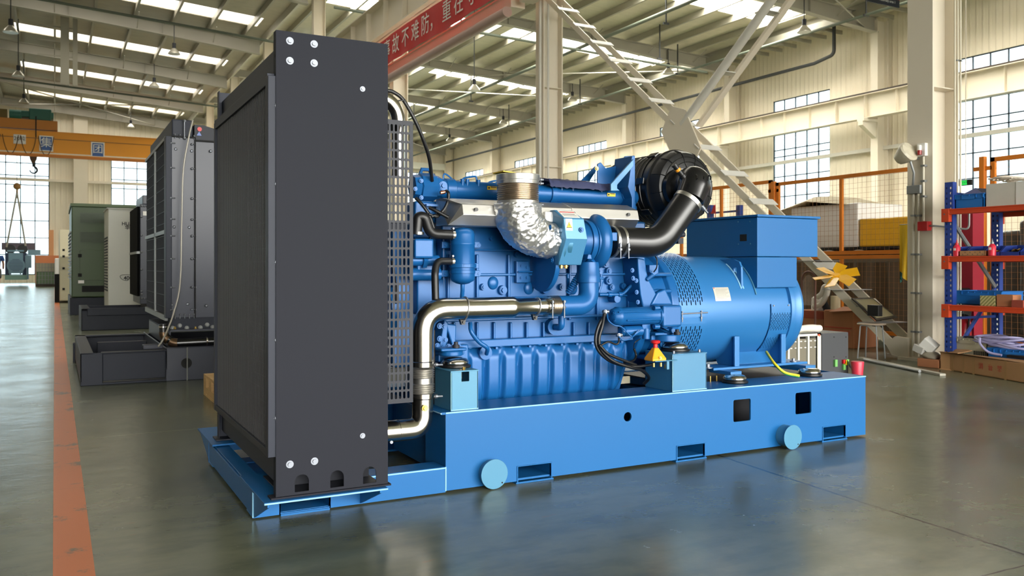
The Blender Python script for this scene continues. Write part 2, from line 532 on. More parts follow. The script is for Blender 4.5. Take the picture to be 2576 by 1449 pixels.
def line_mat():
    m = mat('worn_orange_line', (186, 104, 48), 0.4, 0.0)
    t = m.node_tree; p = t.nodes['Principled BSDF']; N = t.nodes.new; L = t.links.new
    tcn = N('ShaderNodeTexCoord'); n = N('ShaderNodeTexNoise'); n.inputs['Scale'].default_value = 3.2; n.inputs['Detail'].default_value = 9; n.inputs['Roughness'].default_value = 0.72
    L(tcn.outputs['Object'], n.inputs['Vector'])
    r = N('ShaderNodeValToRGB'); r.color_ramp.elements[0].position = 0.56; r.color_ramp.elements[1].position = 0.62
    L(n.outputs['Fac'], r.inputs[0])
    x = N('ShaderNodeMix'); x.data_type = 'RGBA'; x.inputs[6].default_value = srgb(186, 98, 40); x.inputs[7].default_value = srgb(104, 86, 66)
    L(r.outputs[0], x.inputs[0]); L(x.outputs[2], p.inputs['Base Color'])
    return m
MB().box(-0.005, 0.117, -6, 60, 0.0, 0.0015).make('floor_line', line_mat(), kind='structure', smooth=0,
    label='worn orange marking line along the aisle floor')

BAY = 8.1
COLY = [5.98 + BAY * k for k in range(8)]           # column rows down the hall
WX = 28.2                                             # right wall
WINR = [(26.48 + BAY * k) for k in range(-3, 5)]      # window centres on the right wall

def muntins(mb, axis, pos, a0, a1, z0, z1, cols, rows, t=0.05, d=0.025):
    def bar(p0, p1, q0, q1):
        if axis == 'X': mb.box(pos - d, pos + d, p0, p1, q0, q1)
        else: mb.box(p0, p1, pos - d, pos + d, q0, q1)
    bar(a0, a0 + t, z0, z1); bar(a1 - t, a1, z0, z1); bar(a0, a1, z0, z0 + t); bar(a0, a1, z1 - t, z1)
    for c in cols: bar(c - t / 2, c + t / 2, z0, z1)
    for r in rows: bar(a0, a1, r - t / 2, r + t / 2)
    return mb
wn = 0
def window(axis, pos, a0, a1, z0, z1, nc, rows, t=0.042):
    global wn
    wn += 1
    cols = [a0 + (a1 - a0) * k / nc for k in range(1, nc)]
    o = muntins(MB(), axis, pos, a0, a1, z0, z1, cols, rows, t).make('window_%d' % wn, MUNT, kind='structure', smooth=0)
    g = MB()
    if axis == 'X': g.box(pos + 0.0, pos + 0.01, a0, a1, z0, z1)
    else: g.box(a0, a1, pos + 0.0, pos + 0.01, z0, z1)
    g.make('window_pane', PANE, o, smooth=0)

# right wall: sheeting with an upper strip window and a tall window in each bay
UZ0, UZ1, LZ0, LZ1, HW = 7.35, 8.36, 3.45, 6.85, 1.58
wr = MB()
prev = -14.0
for c in WINR:
    wr.box(WX, WX + 0.15, prev, c - HW, 0, 11.2)
    wr.box(WX, WX + 0.15, c - HW, c + HW, 0, LZ0)
    wr.box(WX, WX + 0.15, c - HW, c + HW, LZ1, UZ0)
    wr.box(WX, WX + 0.15, c - HW, c + HW, UZ1, 11.2)
    prev = c + HW
    window('X', WX + 0.05, c - HW, c + HW, UZ0, UZ1, 5, [])
    window('X', WX + 0.05, c - HW, c + HW, LZ0, LZ1, 5, [6.16, 5.86, 4.98, 4.1])
wr.box(WX, WX + 0.15, prev, 63.5, 0, 11.2)
wr.make('wall_right', WALLR, kind='structure', smooth=0)
# far wall
FY = 63.3
wf = MB()
FW = [(-9.3, -0.3, 0.5, 8.2), (3.33, 9.8, 1.4, 8.2), (13.5, 20.0, 1.4, 8.5), (23.0, 26.9, 1.4, 8.5)]
prev = -14
for a, b, z0, z1 in FW:
    wf.box(prev, a, FY, FY + 0.15, 0, 13)
    wf.box(a, b, FY, FY + 0.15, 0, z0); wf.box(a, b, FY, FY + 0.15, z1, 13)
    prev = b
    nc = round((b - a) / 0.82)
    window('Y', FY + 0.05, a, b, z0, z1, nc, [z for z in (1.8, 2.9, 4.0, 5.15, 6.3, 6.9, 7.7) if z0 < z < z1 - 0.2], 0.06)
wf.box(prev, WX + 0.15, FY, FY + 0.15, 0, 13)
wf.make('wall_far', WALLF, kind='structure', smooth=0)
MB().box(-13.4, -13.2, -14, 63.4, 0, 13).make('wall_left', ribbed('wall_sheet_left', (205, 200, 188), 'Y', 0.3, 0.8), kind='structure', smooth=0)
# unseen wall behind the viewer, added with a wide opening to steer daylight
MB().box(-13.4, -5.0, -12.2, -12.0, 0, 13).box(17.0, 28.3, -12.2, -12.0, 0, 13).box(-5.0, 17.0, -12.2, -12.0, 6.0, 13).make('wall_back', WALLF, kind='structure', smooth=0)
# trims on the far wall: pilasters, a girt and a pale beam above the crane
for k, px in enumerate((203, )):
    x = at(px, 600, Y=FY - 0.3).x
    MB().box(x - 0.42, x + 0.42, FY - 0.35, FY, 0, 11.0).make('trim_1', CREAM, kind='structure', smooth=0)
MB().box(-13, 28, FY - 0.25, FY - 0.05, 6.55, 6.72).make('trim_2', CREAM, kind='structure', smooth=0)
MB().box(-2.0, 28, FY - 0.5, FY - 0.2, 8.75, 9.25).make('trim_3', mat('pale_wall_beam', (206, 206, 196), 0.5), kind='structure', smooth=0)
# skirting wall of the right side and girt tubes
MB().box(WX - 0.22, WX - 0.08, -14, 63, 5.5, 5.64).make('trim_4', CREAMG, kind='structure', smooth=0)
MB().box(WX - 0.15, WX, -14, 63, 0, 0.9).make('baseboard_right', mat('plinth_grey', (150, 150, 140), 0.7), kind='structure', smooth=0)

# roof deck with rows of skylights
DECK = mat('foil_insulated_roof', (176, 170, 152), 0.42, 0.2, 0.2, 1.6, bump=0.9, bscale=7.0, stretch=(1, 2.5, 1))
DECKR = mat('foil_insulated_roof_lit', (214, 208, 188), 0.42, 0.1, 0.16, 1.6, bump=0.9, bscale=7.0, stretch=(1, 2.5, 1))  # same foil, paled so the right span looks more strongly lit
def zl(x): return 11.2 + 0.07 * (8.13 - x)
def zr(x): return 10.8 + 0.045 * (27.8 - x)
def sheet(mb, x0, x1, y0, y1, zf, t=0.05):
    mb.add([(x0, y0, zf(x0)), (x1, y0, zf(x1)), (x1, y1, zf(x1)), (x0, y1, zf(x0)),
            (x0, y0, zf(x0) + t), (x1, y0, zf(x1) + t), (x1, y1, zf(x1) + t), (x0, y1, zf(x0) + t)],
           [(0, 1, 2, 3), (7, 6, 5, 4), (0, 4, 5, 1), (1, 5, 6, 2), (2, 6, 7, 3), (3, 7, 4, 0)])
    return mb
def roof(name, x0, x1, rows, xr, zf, hw, sm=None, dm=None):
    mb = MB(); y = -12.0
    for r in rows:
        sheet(mb, x0, x1, y, r - hw, zf)
        p = x0
        for a, b in xr:
            sheet(mb, p, a, r - hw, r + hw, zf); p = b
            sk = sheet(MB(), a, b, r - hw, r + hw, zf, 0.01)
            sk.make('skylight', sm or SKYL, kind='structure', smooth=0)
        sheet(mb, p, x1, r - hw, r + hw, zf)
        y = r + hw
    sheet(mb, x0, x1, y, 63.4, zf)
    mb.make(name, dm or DECK, kind='structure', smooth=0)
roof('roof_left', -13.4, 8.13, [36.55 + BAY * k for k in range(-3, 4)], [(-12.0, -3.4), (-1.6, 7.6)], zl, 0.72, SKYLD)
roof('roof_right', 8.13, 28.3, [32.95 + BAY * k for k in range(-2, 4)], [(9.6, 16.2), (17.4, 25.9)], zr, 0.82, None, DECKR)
sheet(MB(), 8.08, 8.18, -12, 63.4, lambda x: 10.9, 0.95).make('trim_5', CREAMG, kind='structure', smooth=0)

# purlins under the deck
x = 7.25; n = 0
def purlin(x, z):
    MB().box(x - 0.035, x + 0.035, -11, 63.2, z - 0.26, z - 0.005).box(x - 0.04, x + 0.055, -11, 63.2, z - 0.266, z - 0.245).make('purlin', PURL, kind='structure', smooth=0)
while x > -12.5: purlin(x, zl(x)); x -= 1.45
x = 9.2
while x < 27.6: purlin(x, zr(x)); x += 1.45
# rafters: tapered I beams across each span
def rafter(xs, y, top, bot):
    """xs: stations; top(x), bottom(x)"""
    mb = MB()
    poly = [(x, bot(x)) for x in xs] + [(x, top(x)) for x in reversed(xs)]
    mb.prism(poly, y - 0.012, y + 0.012, 'Y')
    for f in (bot, top):
        for a, b in zip(xs[:-1], xs[1:]):
            d = 0.03
            mb.add([(a, y - .13, f(a) - d), (b, y - .13, f(b) - d), (b, y + .13, f(b) - d), (a, y + .13, f(a) - d),
                    (a, y - .13, f(a)), (b, y - .13, f(b)), (b, y + .13, f(b)), (a, y + .13, f(a))],
                   [(0, 3, 2, 1), (4, 5, 6, 7), (0, 1, 5, 4), (1, 2, 6, 5), (2, 3, 7, 6), (3, 0, 4, 7)])
    for a in xs[1:-1]: mb.box(a - 0.01, a + 0.01, y - .12, y + .12, bot(a), top(a))
    mb.make('rafter', RAFT, kind='structure', smooth=0)
def brace_rod(p, q, r=0.03):
    MB().cyl(p, q, r, 8).make('roof_brace', RAFT, kind='structure', smooth=30)
for k in range(0, 8):
    y = COLY[k]
    rafter([-13.2, -10, -6.5, -3, 0.5, 4, 7.95], y, lambda x: zl(x) - 0.27, lambda x: zl(x) - 0.72 - 0.12 * max(0, (x - 2) / 6))
    if k > 0:
        rafter([8.3, 12, 16, 20, 24, 27.6], y, lambda x: zr(x) - 0.27, lambda x: zr(x) - 0.62 - 0.24 * max(0, (x - 18) / 9.6))
        for xx in (11, 14, 17, 20, 23, 25.5):       # short fly braces from purlin to rafter
            for sg in (-1, 1): brace_rod((xx, y + sg * 0.9, zr(xx) - 0.26), (xx, y, zr(xx) - 0.62), 0.02)
    if k >= 3:
        for xx in (-9, -6, -3, 0, 3, 6):
            for sg in (-1, 1): brace_rod((xx, y + sg * 0.9, zl(xx) - 0.26), (xx, y, zl(xx) - 0.7), 0.02)
# diagonal rod bracing in the roof plane
for a, b in (((9, 14.1), (27, 22.2)), ((27, 38.4), (9, 46.5)), ((27, 30.3), (18, 38.4)), ((9, 54.6), (18, 62.7)), ((18, 54.6), (27, 62.7))):
    brace_rod((a[0], a[1], zr(a[0]) - 0.75), (b[0], b[1], zr(b[0]) - 0.75), 0.025)
brace_rod((-3, 54.6, zl(-3) - .7), (6, 62.7, zl(6) - .7), 0.035); brace_rod((6, 54.6, zl(6) - .7), (-3, 62.7, zl(-3) - .7), 0.035)

# columns between the two spans: H section with flanges facing the aisle
for k, y in enumerate(COLY):
    mb = MB()
    mb.box(8.13, 8.155, y - .15, y + .15, 0, 11.0).box(8.53, 8.555, y - .15, y + .15, 0, 11.0).box(8.155, 8.53, y - .01, y + .01, 0, 11.0)
    mb.box(8.06, 8.62, y - .22, y + .22, 0, 0.03)
    for z in (0.9, 2.9, 4.4, 6.3, 7.2): mb.box(8.155, 8.53, y - .14, y + .14, z, z + .012)
    mb.make('steel_column', CREAM, kind='structure', smooth=0)
# columns at the right wall
for k, y in enumerate(COLY):
    mb = MB().box(27.5, 27.52, y - .16, y + .16, 0, 10.4).box(28.05, 28.1, y - .16, y + .16, 0, 10.4).box(27.52, 28.05, y - .012, y + .012, 0, 10.4)
    mb.prism([(27.5, 5.9), (27.5, 6.5), (26.75, 6.5), (26.75, 6.35)], y - .1, y + .1, 'Y').box(26.75, 27.5, y - .16, y + .16, 6.5, 6.6)
    mb.make('wall_column', CREAM, kind='structure', smooth=0)
MB().cyl((8.09, 13.99, 0.0), (8.09, 13.99, 10.8), .03, 10).cyl((8.2, 13.88, 0), (8.2, 13.88, 10.8), .02, 8).make('trim_6', CREAMG, kind='structure')
# crane runway beams: right wall and above the aisle columns
def runway(name, x, y0, y1, z0, z1, railmat):
    mb = MB().box(x - .16, x + .16, y0, y1, z0, z0 + .025).box(x - .2, x + .2, y0, y1, z1 - .025, z1).box(x - .01, x + .01, y0, y1, z0, z1)
    n = max(2, round((y1 - y0) / 1.35))
    for i in range(n + 1):
        yy = y0 + 0.02 + (y1 - y0 - 0.04) * i / n
        mb.box(x - .14, x + .14, yy - .008, yy + .008, z0, z1)
    o = mb.make(name, CREAM, kind='structure', smooth=0)
    MB().box(x - .05, x + .05, y0, y1, z1, z1 + .1).make('rail', railmat, o, smooth=0)
RAIL = mat('dark_rail', (62, 52, 44), 0.7)
for a, b in zip([-2.12] + COLY[:-1], COLY):
    runway('runway_beam', 27.1, a, b, 6.62, 7.52, RAIL)
    runway('runway_beam', 7.55, a, b, 6.98, 7.86, RAIL)
# tie beam and round tube under the aisle runway beam
for a, b in zip([-2.12] + COLY[:-1], COLY):
    MB().box(7.6, 7.9, a + .16, b - .16, 5.92, 6.18).box(7.55, 7.95, a + .16, b - .16, 6.16, 6.19).make('tie_beam', CREAM, kind='structure', smooth=0)
PINKT = mat('pinkish_primer_tube', (176, 146, 136), 0.4)
MB().cyl((7.5, 14.2, 5.8), (7.5, 21.6, 5.8), 0.1, 16).make('tie_tube', PINKT, kind='structure')
for k in (1, 2, 3):
    y = COLY[k]
    MB().box(7.3, 8.13, y - .14, y + .14, 6.85, 6.98).prism([(7.35, 6.85), (8.13, 6.85), (8.13, 6.2)], y - .01, y + .01, 'Y').make('column_bracket', CREAM, kind='structure', smooth=0)

# lattice X brace in the bay between the first two aisle columns
XB = 8.3
def lattice(name, p, q, gap, m, tw, batten):
    """two flats side by side (gap across X) with batten plates"""
    p, q = Vector(p), Vector(q); d = (q - p).normalized(); nrm = Vector((1, 0, 0)); up = nrm.cross(d).normalized()
    mb = MB(); L = (q - p).length
    for s_ in (-1, 1):
        c = nrm * s_ * gap / 2
        pts = []
        for e0 in (p, q):
            for a, b in ((-1, -1), (1, -1), (1, 1), (-1, 1)):
                pts.append(e0 + c + nrm * a * 0.012 + up * b * tw)
        mb.add(pts, [(0, 1, 2, 3), (7, 6, 5, 4), (0, 4, 5, 1), (1, 5, 6, 2), (2, 6, 7, 3), (3, 7, 4, 0)])
    o = mb.make(name, m, kind='structure', smooth=0)
    n = int(L / batten)
    for i in range(1, n + 1):
        c = p + d * (L * i / (n + 1)) + up * (-tw - 0.004 if up.z < 0 else tw + 0.004)
        b = MB()
        h = Vector((0, d.y, 0)).normalized()
        pts = []
        for zz in (-0.006, 0.006):
            for a, e1 in ((-1, -1), (1, -1), (1, 1), (-1, 1)):
                pts.append(c + nrm * a * (gap / 2 + 0.06) + d * e1 * 0.062 + up * zz)
        b.add(pts, [(3, 2, 1, 0), (4, 5, 6, 7), (0, 1, 5, 4), (1, 2, 6, 5), (2, 3, 7, 6), (3, 0, 4, 7)])
        b.make('batten_plate', BATT, o, smooth=0)
    return o
BATT = mat('pale_batten_plate', (214, 212, 206), 0.5)
lattice('lattice_brace', (XB, 13.9, 6.1), (XB, 6.3, 0.12), 0.32, CREAM, 0.05, 0.72)
MB().cyl((XB - 0.15, 9.9, 3.1), (XB - 0.15, 6.3, 5.85), 0.062, 12).make('brace_tube', CREAMG, kind='structure')
MB().box(-.025, .025, -.05, .05, 0, 4.6).xf(Matrix.Translation((XB + 0.15, 9.9, 3.1)) @ Vector((0, -3.6, 2.75)).normalized().to_track_quat('Z', 'X').to_matrix().to_4x4()).make('brace_flat', CREAM, kind='structure', smooth=0)
g = MB()
for z, y in ((3.72, 9.15), (4.35, 8.33), (4.95, 7.5), (5.5, 6.8)): g.box(XB - .17, XB + .17, y - .09, y + .09, z - .006, z + .006)
g.make('brace_battens', BATT, kind='structure', smooth=0)
MB().prism([(10.35, 3.05), (10.1, 3.4), (9.8, 3.3), (9.45, 2.7), (9.7, 2.35), (10.0, 2.5)], XB - .2, XB - .18, 'X').make('gusset_plate', CREAM, kind='structure', smooth=0)
gp = [at(a, b, X=XB - .2) for a, b in ((2284, 851), (2252, 846), (2227, 864), (2243, 893), (2284, 903))]
MB().prism([(p.y, max(.01, p.z)) for p in gp], XB - .2, XB - .17, 'X').make('gusset_plate', CREAM, kind='structure', smooth=0)

# pipes under the roof
def pipe(pts, r, m, name='ceiling_pipe'):
    MB().tube(pts, r, 10).make(name, m, kind='structure')
pipe([(-6, 34.3, 10.75), (8.0, 34.3, 9.9)], 0.05, PIPEG)
pipe([(-6, 49.5, 10.6), (8.0, 49.5, 9.9)], 0.05, PIPEG)
pipe([(8.3, 28.2, 9.75), (24.5, 28.2, 9.3)], 0.05, PIPEG)
pipe([(12.2, 10, 10.3), (12.2, 62, 10.3)], 0.06, PURL)
pipe([(12.6, 10, 10.3), (12.6, 62, 10.3)], 0.05, PURL)
pipe([(19.0, 10, 10.0), (19.0, 62, 10.0)], 0.07, PIPEG)
pipe([(24.4, 14, 9.6), (24.4, 62, 9.6)], 0.05, PIPEG)
pipe(elbow_path([(27.3, 23.9, 10.6), (27.3, 23.9, 9.45), (27.3, 24.9, 9.3), (27.3, 62, 9.3)], 0.25), 0.07, DGREY)
for x, y in ((19.0, 18), (19.0, 24), (19.0, 32), (19.0, 40), (19, 48), (12.4, 20), (12.4, 28), (12.4, 36), (24.4, 20), (24.4, 30), (24.4, 38), (24.4, 46), (13, 28.2), (17, 28.2), (22, 28.2)):
    MB().box(x - .02, x + .02, y - .02, y + .02, 9.6 if x > 18 else 10.0 if x < 13 else 9.5, zr(x) - .05).box(x - .12, x + .12, y - .03, y + .03, 9.55 if x > 18 else 9.95 if x < 13 else 9.5, 9.62 if x > 18 else 10.02 if x < 13 else 9.57).make('pipe_hanger', DGREY, kind='structure', smooth=0)
# ventilation grilles strip between the last purlin and the wall
mb = MB()
y = 8.0
while y < 62: mb.box(26.3, 27.9, y, y + .06, 10.35, 10.5); y += 0.8
mb.box(26.25, 26.35, 0, 62, 10.3, 10.55)
mb.make('gutter_frame', PURL, kind='structure', smooth=0)
# ================================================================ THE GENERATOR SET
YC = 4.015
G = thing('generator_set', 'large blue diesel generator set with dark grey radiator in the middle of the hall', 'generator', (2.45, YC, 0))
def E(px, py, Y): return at(px, py, Y=Y)
YB0, YB1 = 3.465, 4.565
ZT = 0.358
# ---- base frame
front_holes = [rect(3.195, 3.318, .172, .290, .01), rect(3.652, 3.776, .176, .296, .01), circ(2.505, .258, .0235),
               rect(1.885, 2.062, .012, .078, .006), rect(2.815, 2.995, .012, .080, .006), rect(3.868, 4.05, .012, .084, .006)]
mb = MB()
outline = [(1.522, .012), (4.222, .012), (4.222, ZT), (1.522, ZT)]
plate(mb, outline, front_holes, XZ(YB0 + .005), .01)
plate(mb, outline, front_holes, XZ(YB1 - .005), .01)
for y0, y1 in ((YB0, 3.70), (4.33, YB1)):
    mb.box(1.50, 4.2225, y0 - .0008, y1 + .0008, ZT - .009, ZT + .0006)                     # top flanges
    mb.box(1.524, 4.2195, y0 + .0105, y1 - .0105, .0125, .022)
mb.box(4.212, 4.2205, YB0 + .011, YB1 - .011, .013, ZT - .001)
mb.box(1.5235, 1.532, YB0 + .011, 3.699, .10, ZT - .010).box(1.5235, 1.532, 4.331, YB1 - .011, .10, ZT - .010)
mb.box(1.60, 1.61, 3.7, 4.33, .03, .30).box(2.60, 2.70, 3.7, 4.33, .02, .25).box(3.05, 3.15, 3.7, 4.33, .02, .28).box(3.85, 3.93, 3.7, 4.33, .02, .28)
base = mb.make('base_frame', BLUE, G, smooth=0, bevel=.0025)
# low front step of the base
mb = MB()
lo = [(0.69, .006), (1.522, .006), (1.522, .118), (0.69, .118)]
pk = [rect(.80, 1.0, .012, .058, .004)]
plate(mb, lo, pk, XZ(YB0 + .005), .01)
plate(mb, lo, pk, XZ(YB1 - .005), .01)
for y0, y1 in ((YB0, 3.60), (4.43, YB1)):
    mb.box(.6905, 1.5215, y0 + .0105, y1 - .0105, .109, .1175).box(.6905, 1.5215, y0 + .0105, y1 - .0105, .0065, .014)
mb.box(.6915, .70, YB0 + .011, YB1 - .011, .0145, .108).box(.70, .765, YB0, YB1, .106, .114)
mb.box(.76, .766, YB0 + .1, YB1 - .1, .01, .108)
mb.box(1.0, 1.16, 3.6, 4.43, .02, .035)
stepo = mb.make('step_frame', BLUE, base, smooth=0, bevel=.002)
# fork pockets
for x0, x1, z1 in ((1.885, 2.062, .078), (2.815, 2.995, .080), (3.868, 4.05, .084)):
    mb = MB().box(x0 - .012, x1 + .012, YB0 - .006, YB1 + .006, 0, .008)
    mb.box(x0 - .006, x0, YB0 - .004, YB1, .006, z1 + .004).box(x1, x1 + .006, YB0 - .004, YB1, .006, z1 + .004).box(x0 - .006, x1 + .006, YB0 - .004, YB1, z1, z1 + .005)
    mb.make('fork_pocket', BLUE, base, smooth=0, bevel=.0015)
MB().box(.80, 1.0, YB0 - .006, YB1, 0, .008).box(.795, .80, YB0, YB1, .006, .06).box(1.0, 1.005, YB0, YB1, .006, .06).make('fork_pocket', BLUE, base, smooth=0)
# dark fuel tank inside the base
MB().box(2.2, 3.0, 3.75, 4.3, .03, .2).box(3.2, 3.83, 3.75, 4.3, .03, .24).make('inner_tank', SLATE2, base, smooth=0, bevel=.004)
# welds along the edges
wm = MB().tube([(1.522, YB0 - .001, .012), (1.522, YB0 - .001, .118)], .003, 6).tube([(1.522, YB0 - .001, ZT - .003), (4.222, YB0 - .001, ZT - .003)], .0035, 6)
wm.tube([(1.5, YB0 - .001, ZT - .004), (1.5, 3.69, ZT - .004)], .003, 6).tube([(1.165, YB0 - .001, .113), (1.522, YB0 - .001, .113)], .003, 6)
wm.make('weld_seam', BLUE_SEAM, base)
# round capped tube ends
for cx, ex in ((1.742, .045), (3.56, .07)):
    mb = MB().cyl((cx, YB0 + .02, .07), (cx, YB0 - ex + .004, .07), .058, 32)
    o = mb.make('drain_tube', CAPBLUE, base)
    mb = MB().cyl((cx, YB0 - ex + .004, .07), (cx, YB0 - ex, .07), .067, 40)
    d = mb.make('end_cap', CAPBLUE, base, bevel=.001)
    MB().cyl((cx + .038, YB0 - ex - .0005, .028), (cx + .038, YB0 - ex + .001, .028), .004, 10).make('cap_hole', DARK, base)
# outrigger plates for the radiator with triangular gussets
mb = MB()
for y0, y1, ys in ((3.212, 3.69, 1), (4.39, 4.88, -1)):
    mb.box(.682, 1.162, y0, y1, .119, .128)
for sgn, ye, yb in ((1, 3.215, YB0), (-1, 4.878, YB1)):
    for x in (.694, 1.13):
        mb.prism([(yb, .008), (yb, .119), (ye, .119), (ye, .108)], x, x + .008, 'X')
mb.make('outrigger', BLUE, base, smooth=0, bevel=.0015)
wm = MB().tube([(.682, 3.211, .123), (1.162, 3.211, .123)], .003, 6).tube([(.692, YB0 - .002, .01), (.692, YB0 - .002, .11)], .004, 6)
wm.make('weld_seam', BLUE_SEAM, base)

# ---- radiator
RX0, RX1, RY0, RY1, RZ0, RZ1 = .733, 1.176, 3.25, 4.56, .128, 1.892
arches = []
for cx, zz in ((.831, 0), (.968, 0), (1.10, 0)):
    w = .027
    arches.append([(cx - w, .145), (cx + w, .145)] + [(cx + w * math.cos(a), .183 + w * math.sin(a)) for a in [PI * k / 12 for k in range(13)]])
mb = MB()
panel = [(RX0, RZ0), (RX1, RZ0), (RX1, RZ1), (RX0, RZ1)]
plate(mb, panel, arches, XZ(RY0 + .0025), .005)
mb.box(RX0, RX0 + .004, RY0 + .004, RY0 + .04, RZ0, RZ1).box(RX1 - .004, RX1, RY0 + .004, RY0 + .06, RZ0, RZ1)
mb.box(RX0 - .02, RX1 + .01, RY0 - .012, RY0 + .05, RZ0, RZ0 + .007)
side = mb.make('radiator', SLATE, G, smooth=0, bevel=.001)
mb = MB()
plate(mb, panel, [], XZ(RY1 - .0025), .005)
mb.box(RX0, RX0 + .004, RY1 - .05, RY1, RZ0, RZ1).box(RX0 - .02, RX1 + .01, RY1 - .09, RY1 + .02, RZ0, RZ0 + .007)
mb.make('far_side_panel', NAVYBLK, side, smooth=0, bevel=.001)
MB().box(.775, 1.16, RY0 + .012, RY1 - .012, .25, 1.62).make('core', CORE, side, smooth=0)
MB().box(.752, 1.15, RY0 + .010, RY1 - .010, 1.62, 1.845).make('header_tank', NAVYBLK, side, smooth=0, bevel=.004)
MB().box(.750, .762, RY0 + .01, RY1 - .03, .17, .345).box(.762, 1.16, RY0 + .01, RY1 - .03, .23, .25).make('bottom_skirt', NAVYBLK, side, smooth=0, bevel=.002)
MB().box(.80, .806, 3.3, 3.36, .135, .2).box(.93, .936, 3.3, 3.4, .135, .2).box(1.06, 1.066, 3.3, 3.4, .135, .2).box(.76, 1.14, 3.38, 3.386, .14, .25).make('foot_rib', SLATE2, side, smooth=0)
# grille frame and wires on the aisle face
GX, GY0, GY1, GZ0, GZ1 = .705, 3.255, 4.49, .325, 1.72
mb = MB()
mb.box(GX, GX + .03, GY0, GY0 + .045, GZ0 - .04, GZ1).box(GX, GX + .03, GY1 - .025, GY1, GZ0 - .04, GZ1)
mb.box(GX + .001, GX + .029, GY0 + .02, GY1 - .01, GZ1 - .03, GZ1 + .012).box(GX + .001, GX + .029, GY0 + .02, GY1 - .01, GZ0 - .039, GZ0 - .012)
gf = mb.make('grille_frame', NAVYBLK, side, smooth=0, bevel=.0015)
mb = MB()
n = 46
for k in range(1, n):
    y = GY0 + .045 + (GY1 - GY0 - .07) * k / n
    mb.cyl((GX + .012, y, GZ0 - .02), (GX + .012, y, GZ1 - .02), .0025, 6)
for k in range(1, 28):
    z = GZ0 + (GZ1 - GZ0) * k / 28
    mb.cyl((GX + .016, GY0 + .04, z), (GX + .016, GY1 - .02, z), .0011, 5)
mb.make('grille_wires', WIRE, gf)
for z in (.56, .84, 1.12, 1.395, 1.65, .40):
    pass
for py in (268, 464, 660, 855, 1050):
    p = at(687, py, X=RX0 - .004)
    MB().bolt((RX0 - .001, RY0 + .012, p.z), (-1, 0, 0), .0075).make('bolt', ZINC, side)
for px, py, r in ((729, 103, .0115), (790, 111, .0115), (729, 153, .0115), (790, 159, .0115), (912, 224, .0085), (912, 1096, .0085), (729, 1168, .0115), (791, 1160, .0115)):
    p = E(px, py, RY0)
    MB().bolt((p.x, RY0, p.z), (0, -1, 0), r * .72, r * .5).cyl((p.x, RY0, p.z), (p.x, RY0 - .002, p.z), r * 1.25, 28).make('bolt', ZINC, side)
MB().box(.76, 1.15, RY0 + .01, 3.6, .133, .138).make('arch_shade_sheet', SLATE2, side, smooth=0)  # dark sheet added to give the arch holes a shaded inside
MB().bolt(tuple(at(612, 1112, Z=.19)), (-1, 0, 0), .008).make('bolt', ZINC, side)
mb = MB().cyl((RX0 - .001, RY0 + .02, 1.80), (RX0 + .002, RY0 + .02, 1.80), .008, 16)
mb.make('hole_mark', DARK, side)

# ---- fan guard with slotted side plate
gx0, gx1, gz0, gz1, gy = 1.176, 1.362, .418, 1.628, 3.45
slots = []
nx, nz = 9, 31
cw = (gx1 - gx0 - .016) / nx; ch = (gz1 - gz0 - .03) / nz
for i in range(nx):
    for j in range(nz):
        x = gx0 + .004 + cw * (i + .5); z = gz0 + .015 + ch * (j + .5)
        slots.append(rect(x - cw * .28, x + cw * .28, z - ch * .40, z + ch * .40, cw * .26, 3))
mb = plate(MB(), rect(gx0, gx1, gz0, gz1), slots, XZ(gy), .003)
plate(mb, rect(gx0, gx1, gz0, gz1), [], XZ(4.58), .003)
mb.box(gx1 - .004, gx1, gy, gy + .03, gz0, gz1).box(gx0, gx1, gy, 4.58, gz1 - .004, gz1).box(gx0, gx1, gy, 4.58, gz0, gz0 + .004).box(gx1 - .004, gx1, 4.54, 4.58, gz0, gz1)
guard = mb.make('fan_guard', SLATE2, G, smooth=0)
mb = MB().lathe((1.18, YC, .98), (1, 0, 0), [(0, .50), (.07, .50), (.07, .485), (0, .485)], 48)
mb.box(1.178, 1.255, 3.50, 4.53, .45, 1.60)
mb.make('fan_shroud', BLACK, guard)
mb = MB().cyl((1.26, YC, .98), (1.36, YC, .98), .08, 24)
for k in range(7):
    a = 2 * PI * k / 7; c, s_ = math.cos(a), math.sin(a)
    t = Vector((0, -s_, c)); r = Vector((0, c, s_)); b = Vector((1.26, YC, .98))
    w = t * .07; dx = Vector((.045, 0, 0))
    mb.add([b + r * .07 - w * .5, b + r * .07 + w * .5 + dx, b + r * .44 + w + dx, b + r * .44 - w, b + r * .07 - w * .5 + Vector((.006, 0, 0)), b + r * .07 + w * .5 + dx + Vector((.006, 0, 0)), b + r * .44 + w + dx + Vector((.006, 0, 0)), b + r * .44 - w + Vector((.006, 0, 0))],
           [(0, 1, 2, 3), (7, 6, 5, 4), (0, 4, 5, 1), (1, 5, 6, 2), (2, 6, 7, 3), (3, 7, 4, 0)])
mb.make('fan', BLUE_ENG, guard)

# ---- engine block
YE = 3.80
mb = MB()
p0, p1 = E(1112, 560, YE).x, E(1625, 560, YE).x
mb.box(p0, p1, YE, 4.26, .60, 1.25)
mb.box(p0 + .06, p1 - .04, YE + .02, 4.22, 1.2, 1.34)
mb.box(1.42, p0, 3.86, 4.2, .52, 1.18)
block = mb.make('engine_block', BLUE_ENG, G, smooth=0, bevel=.012, seg=3)
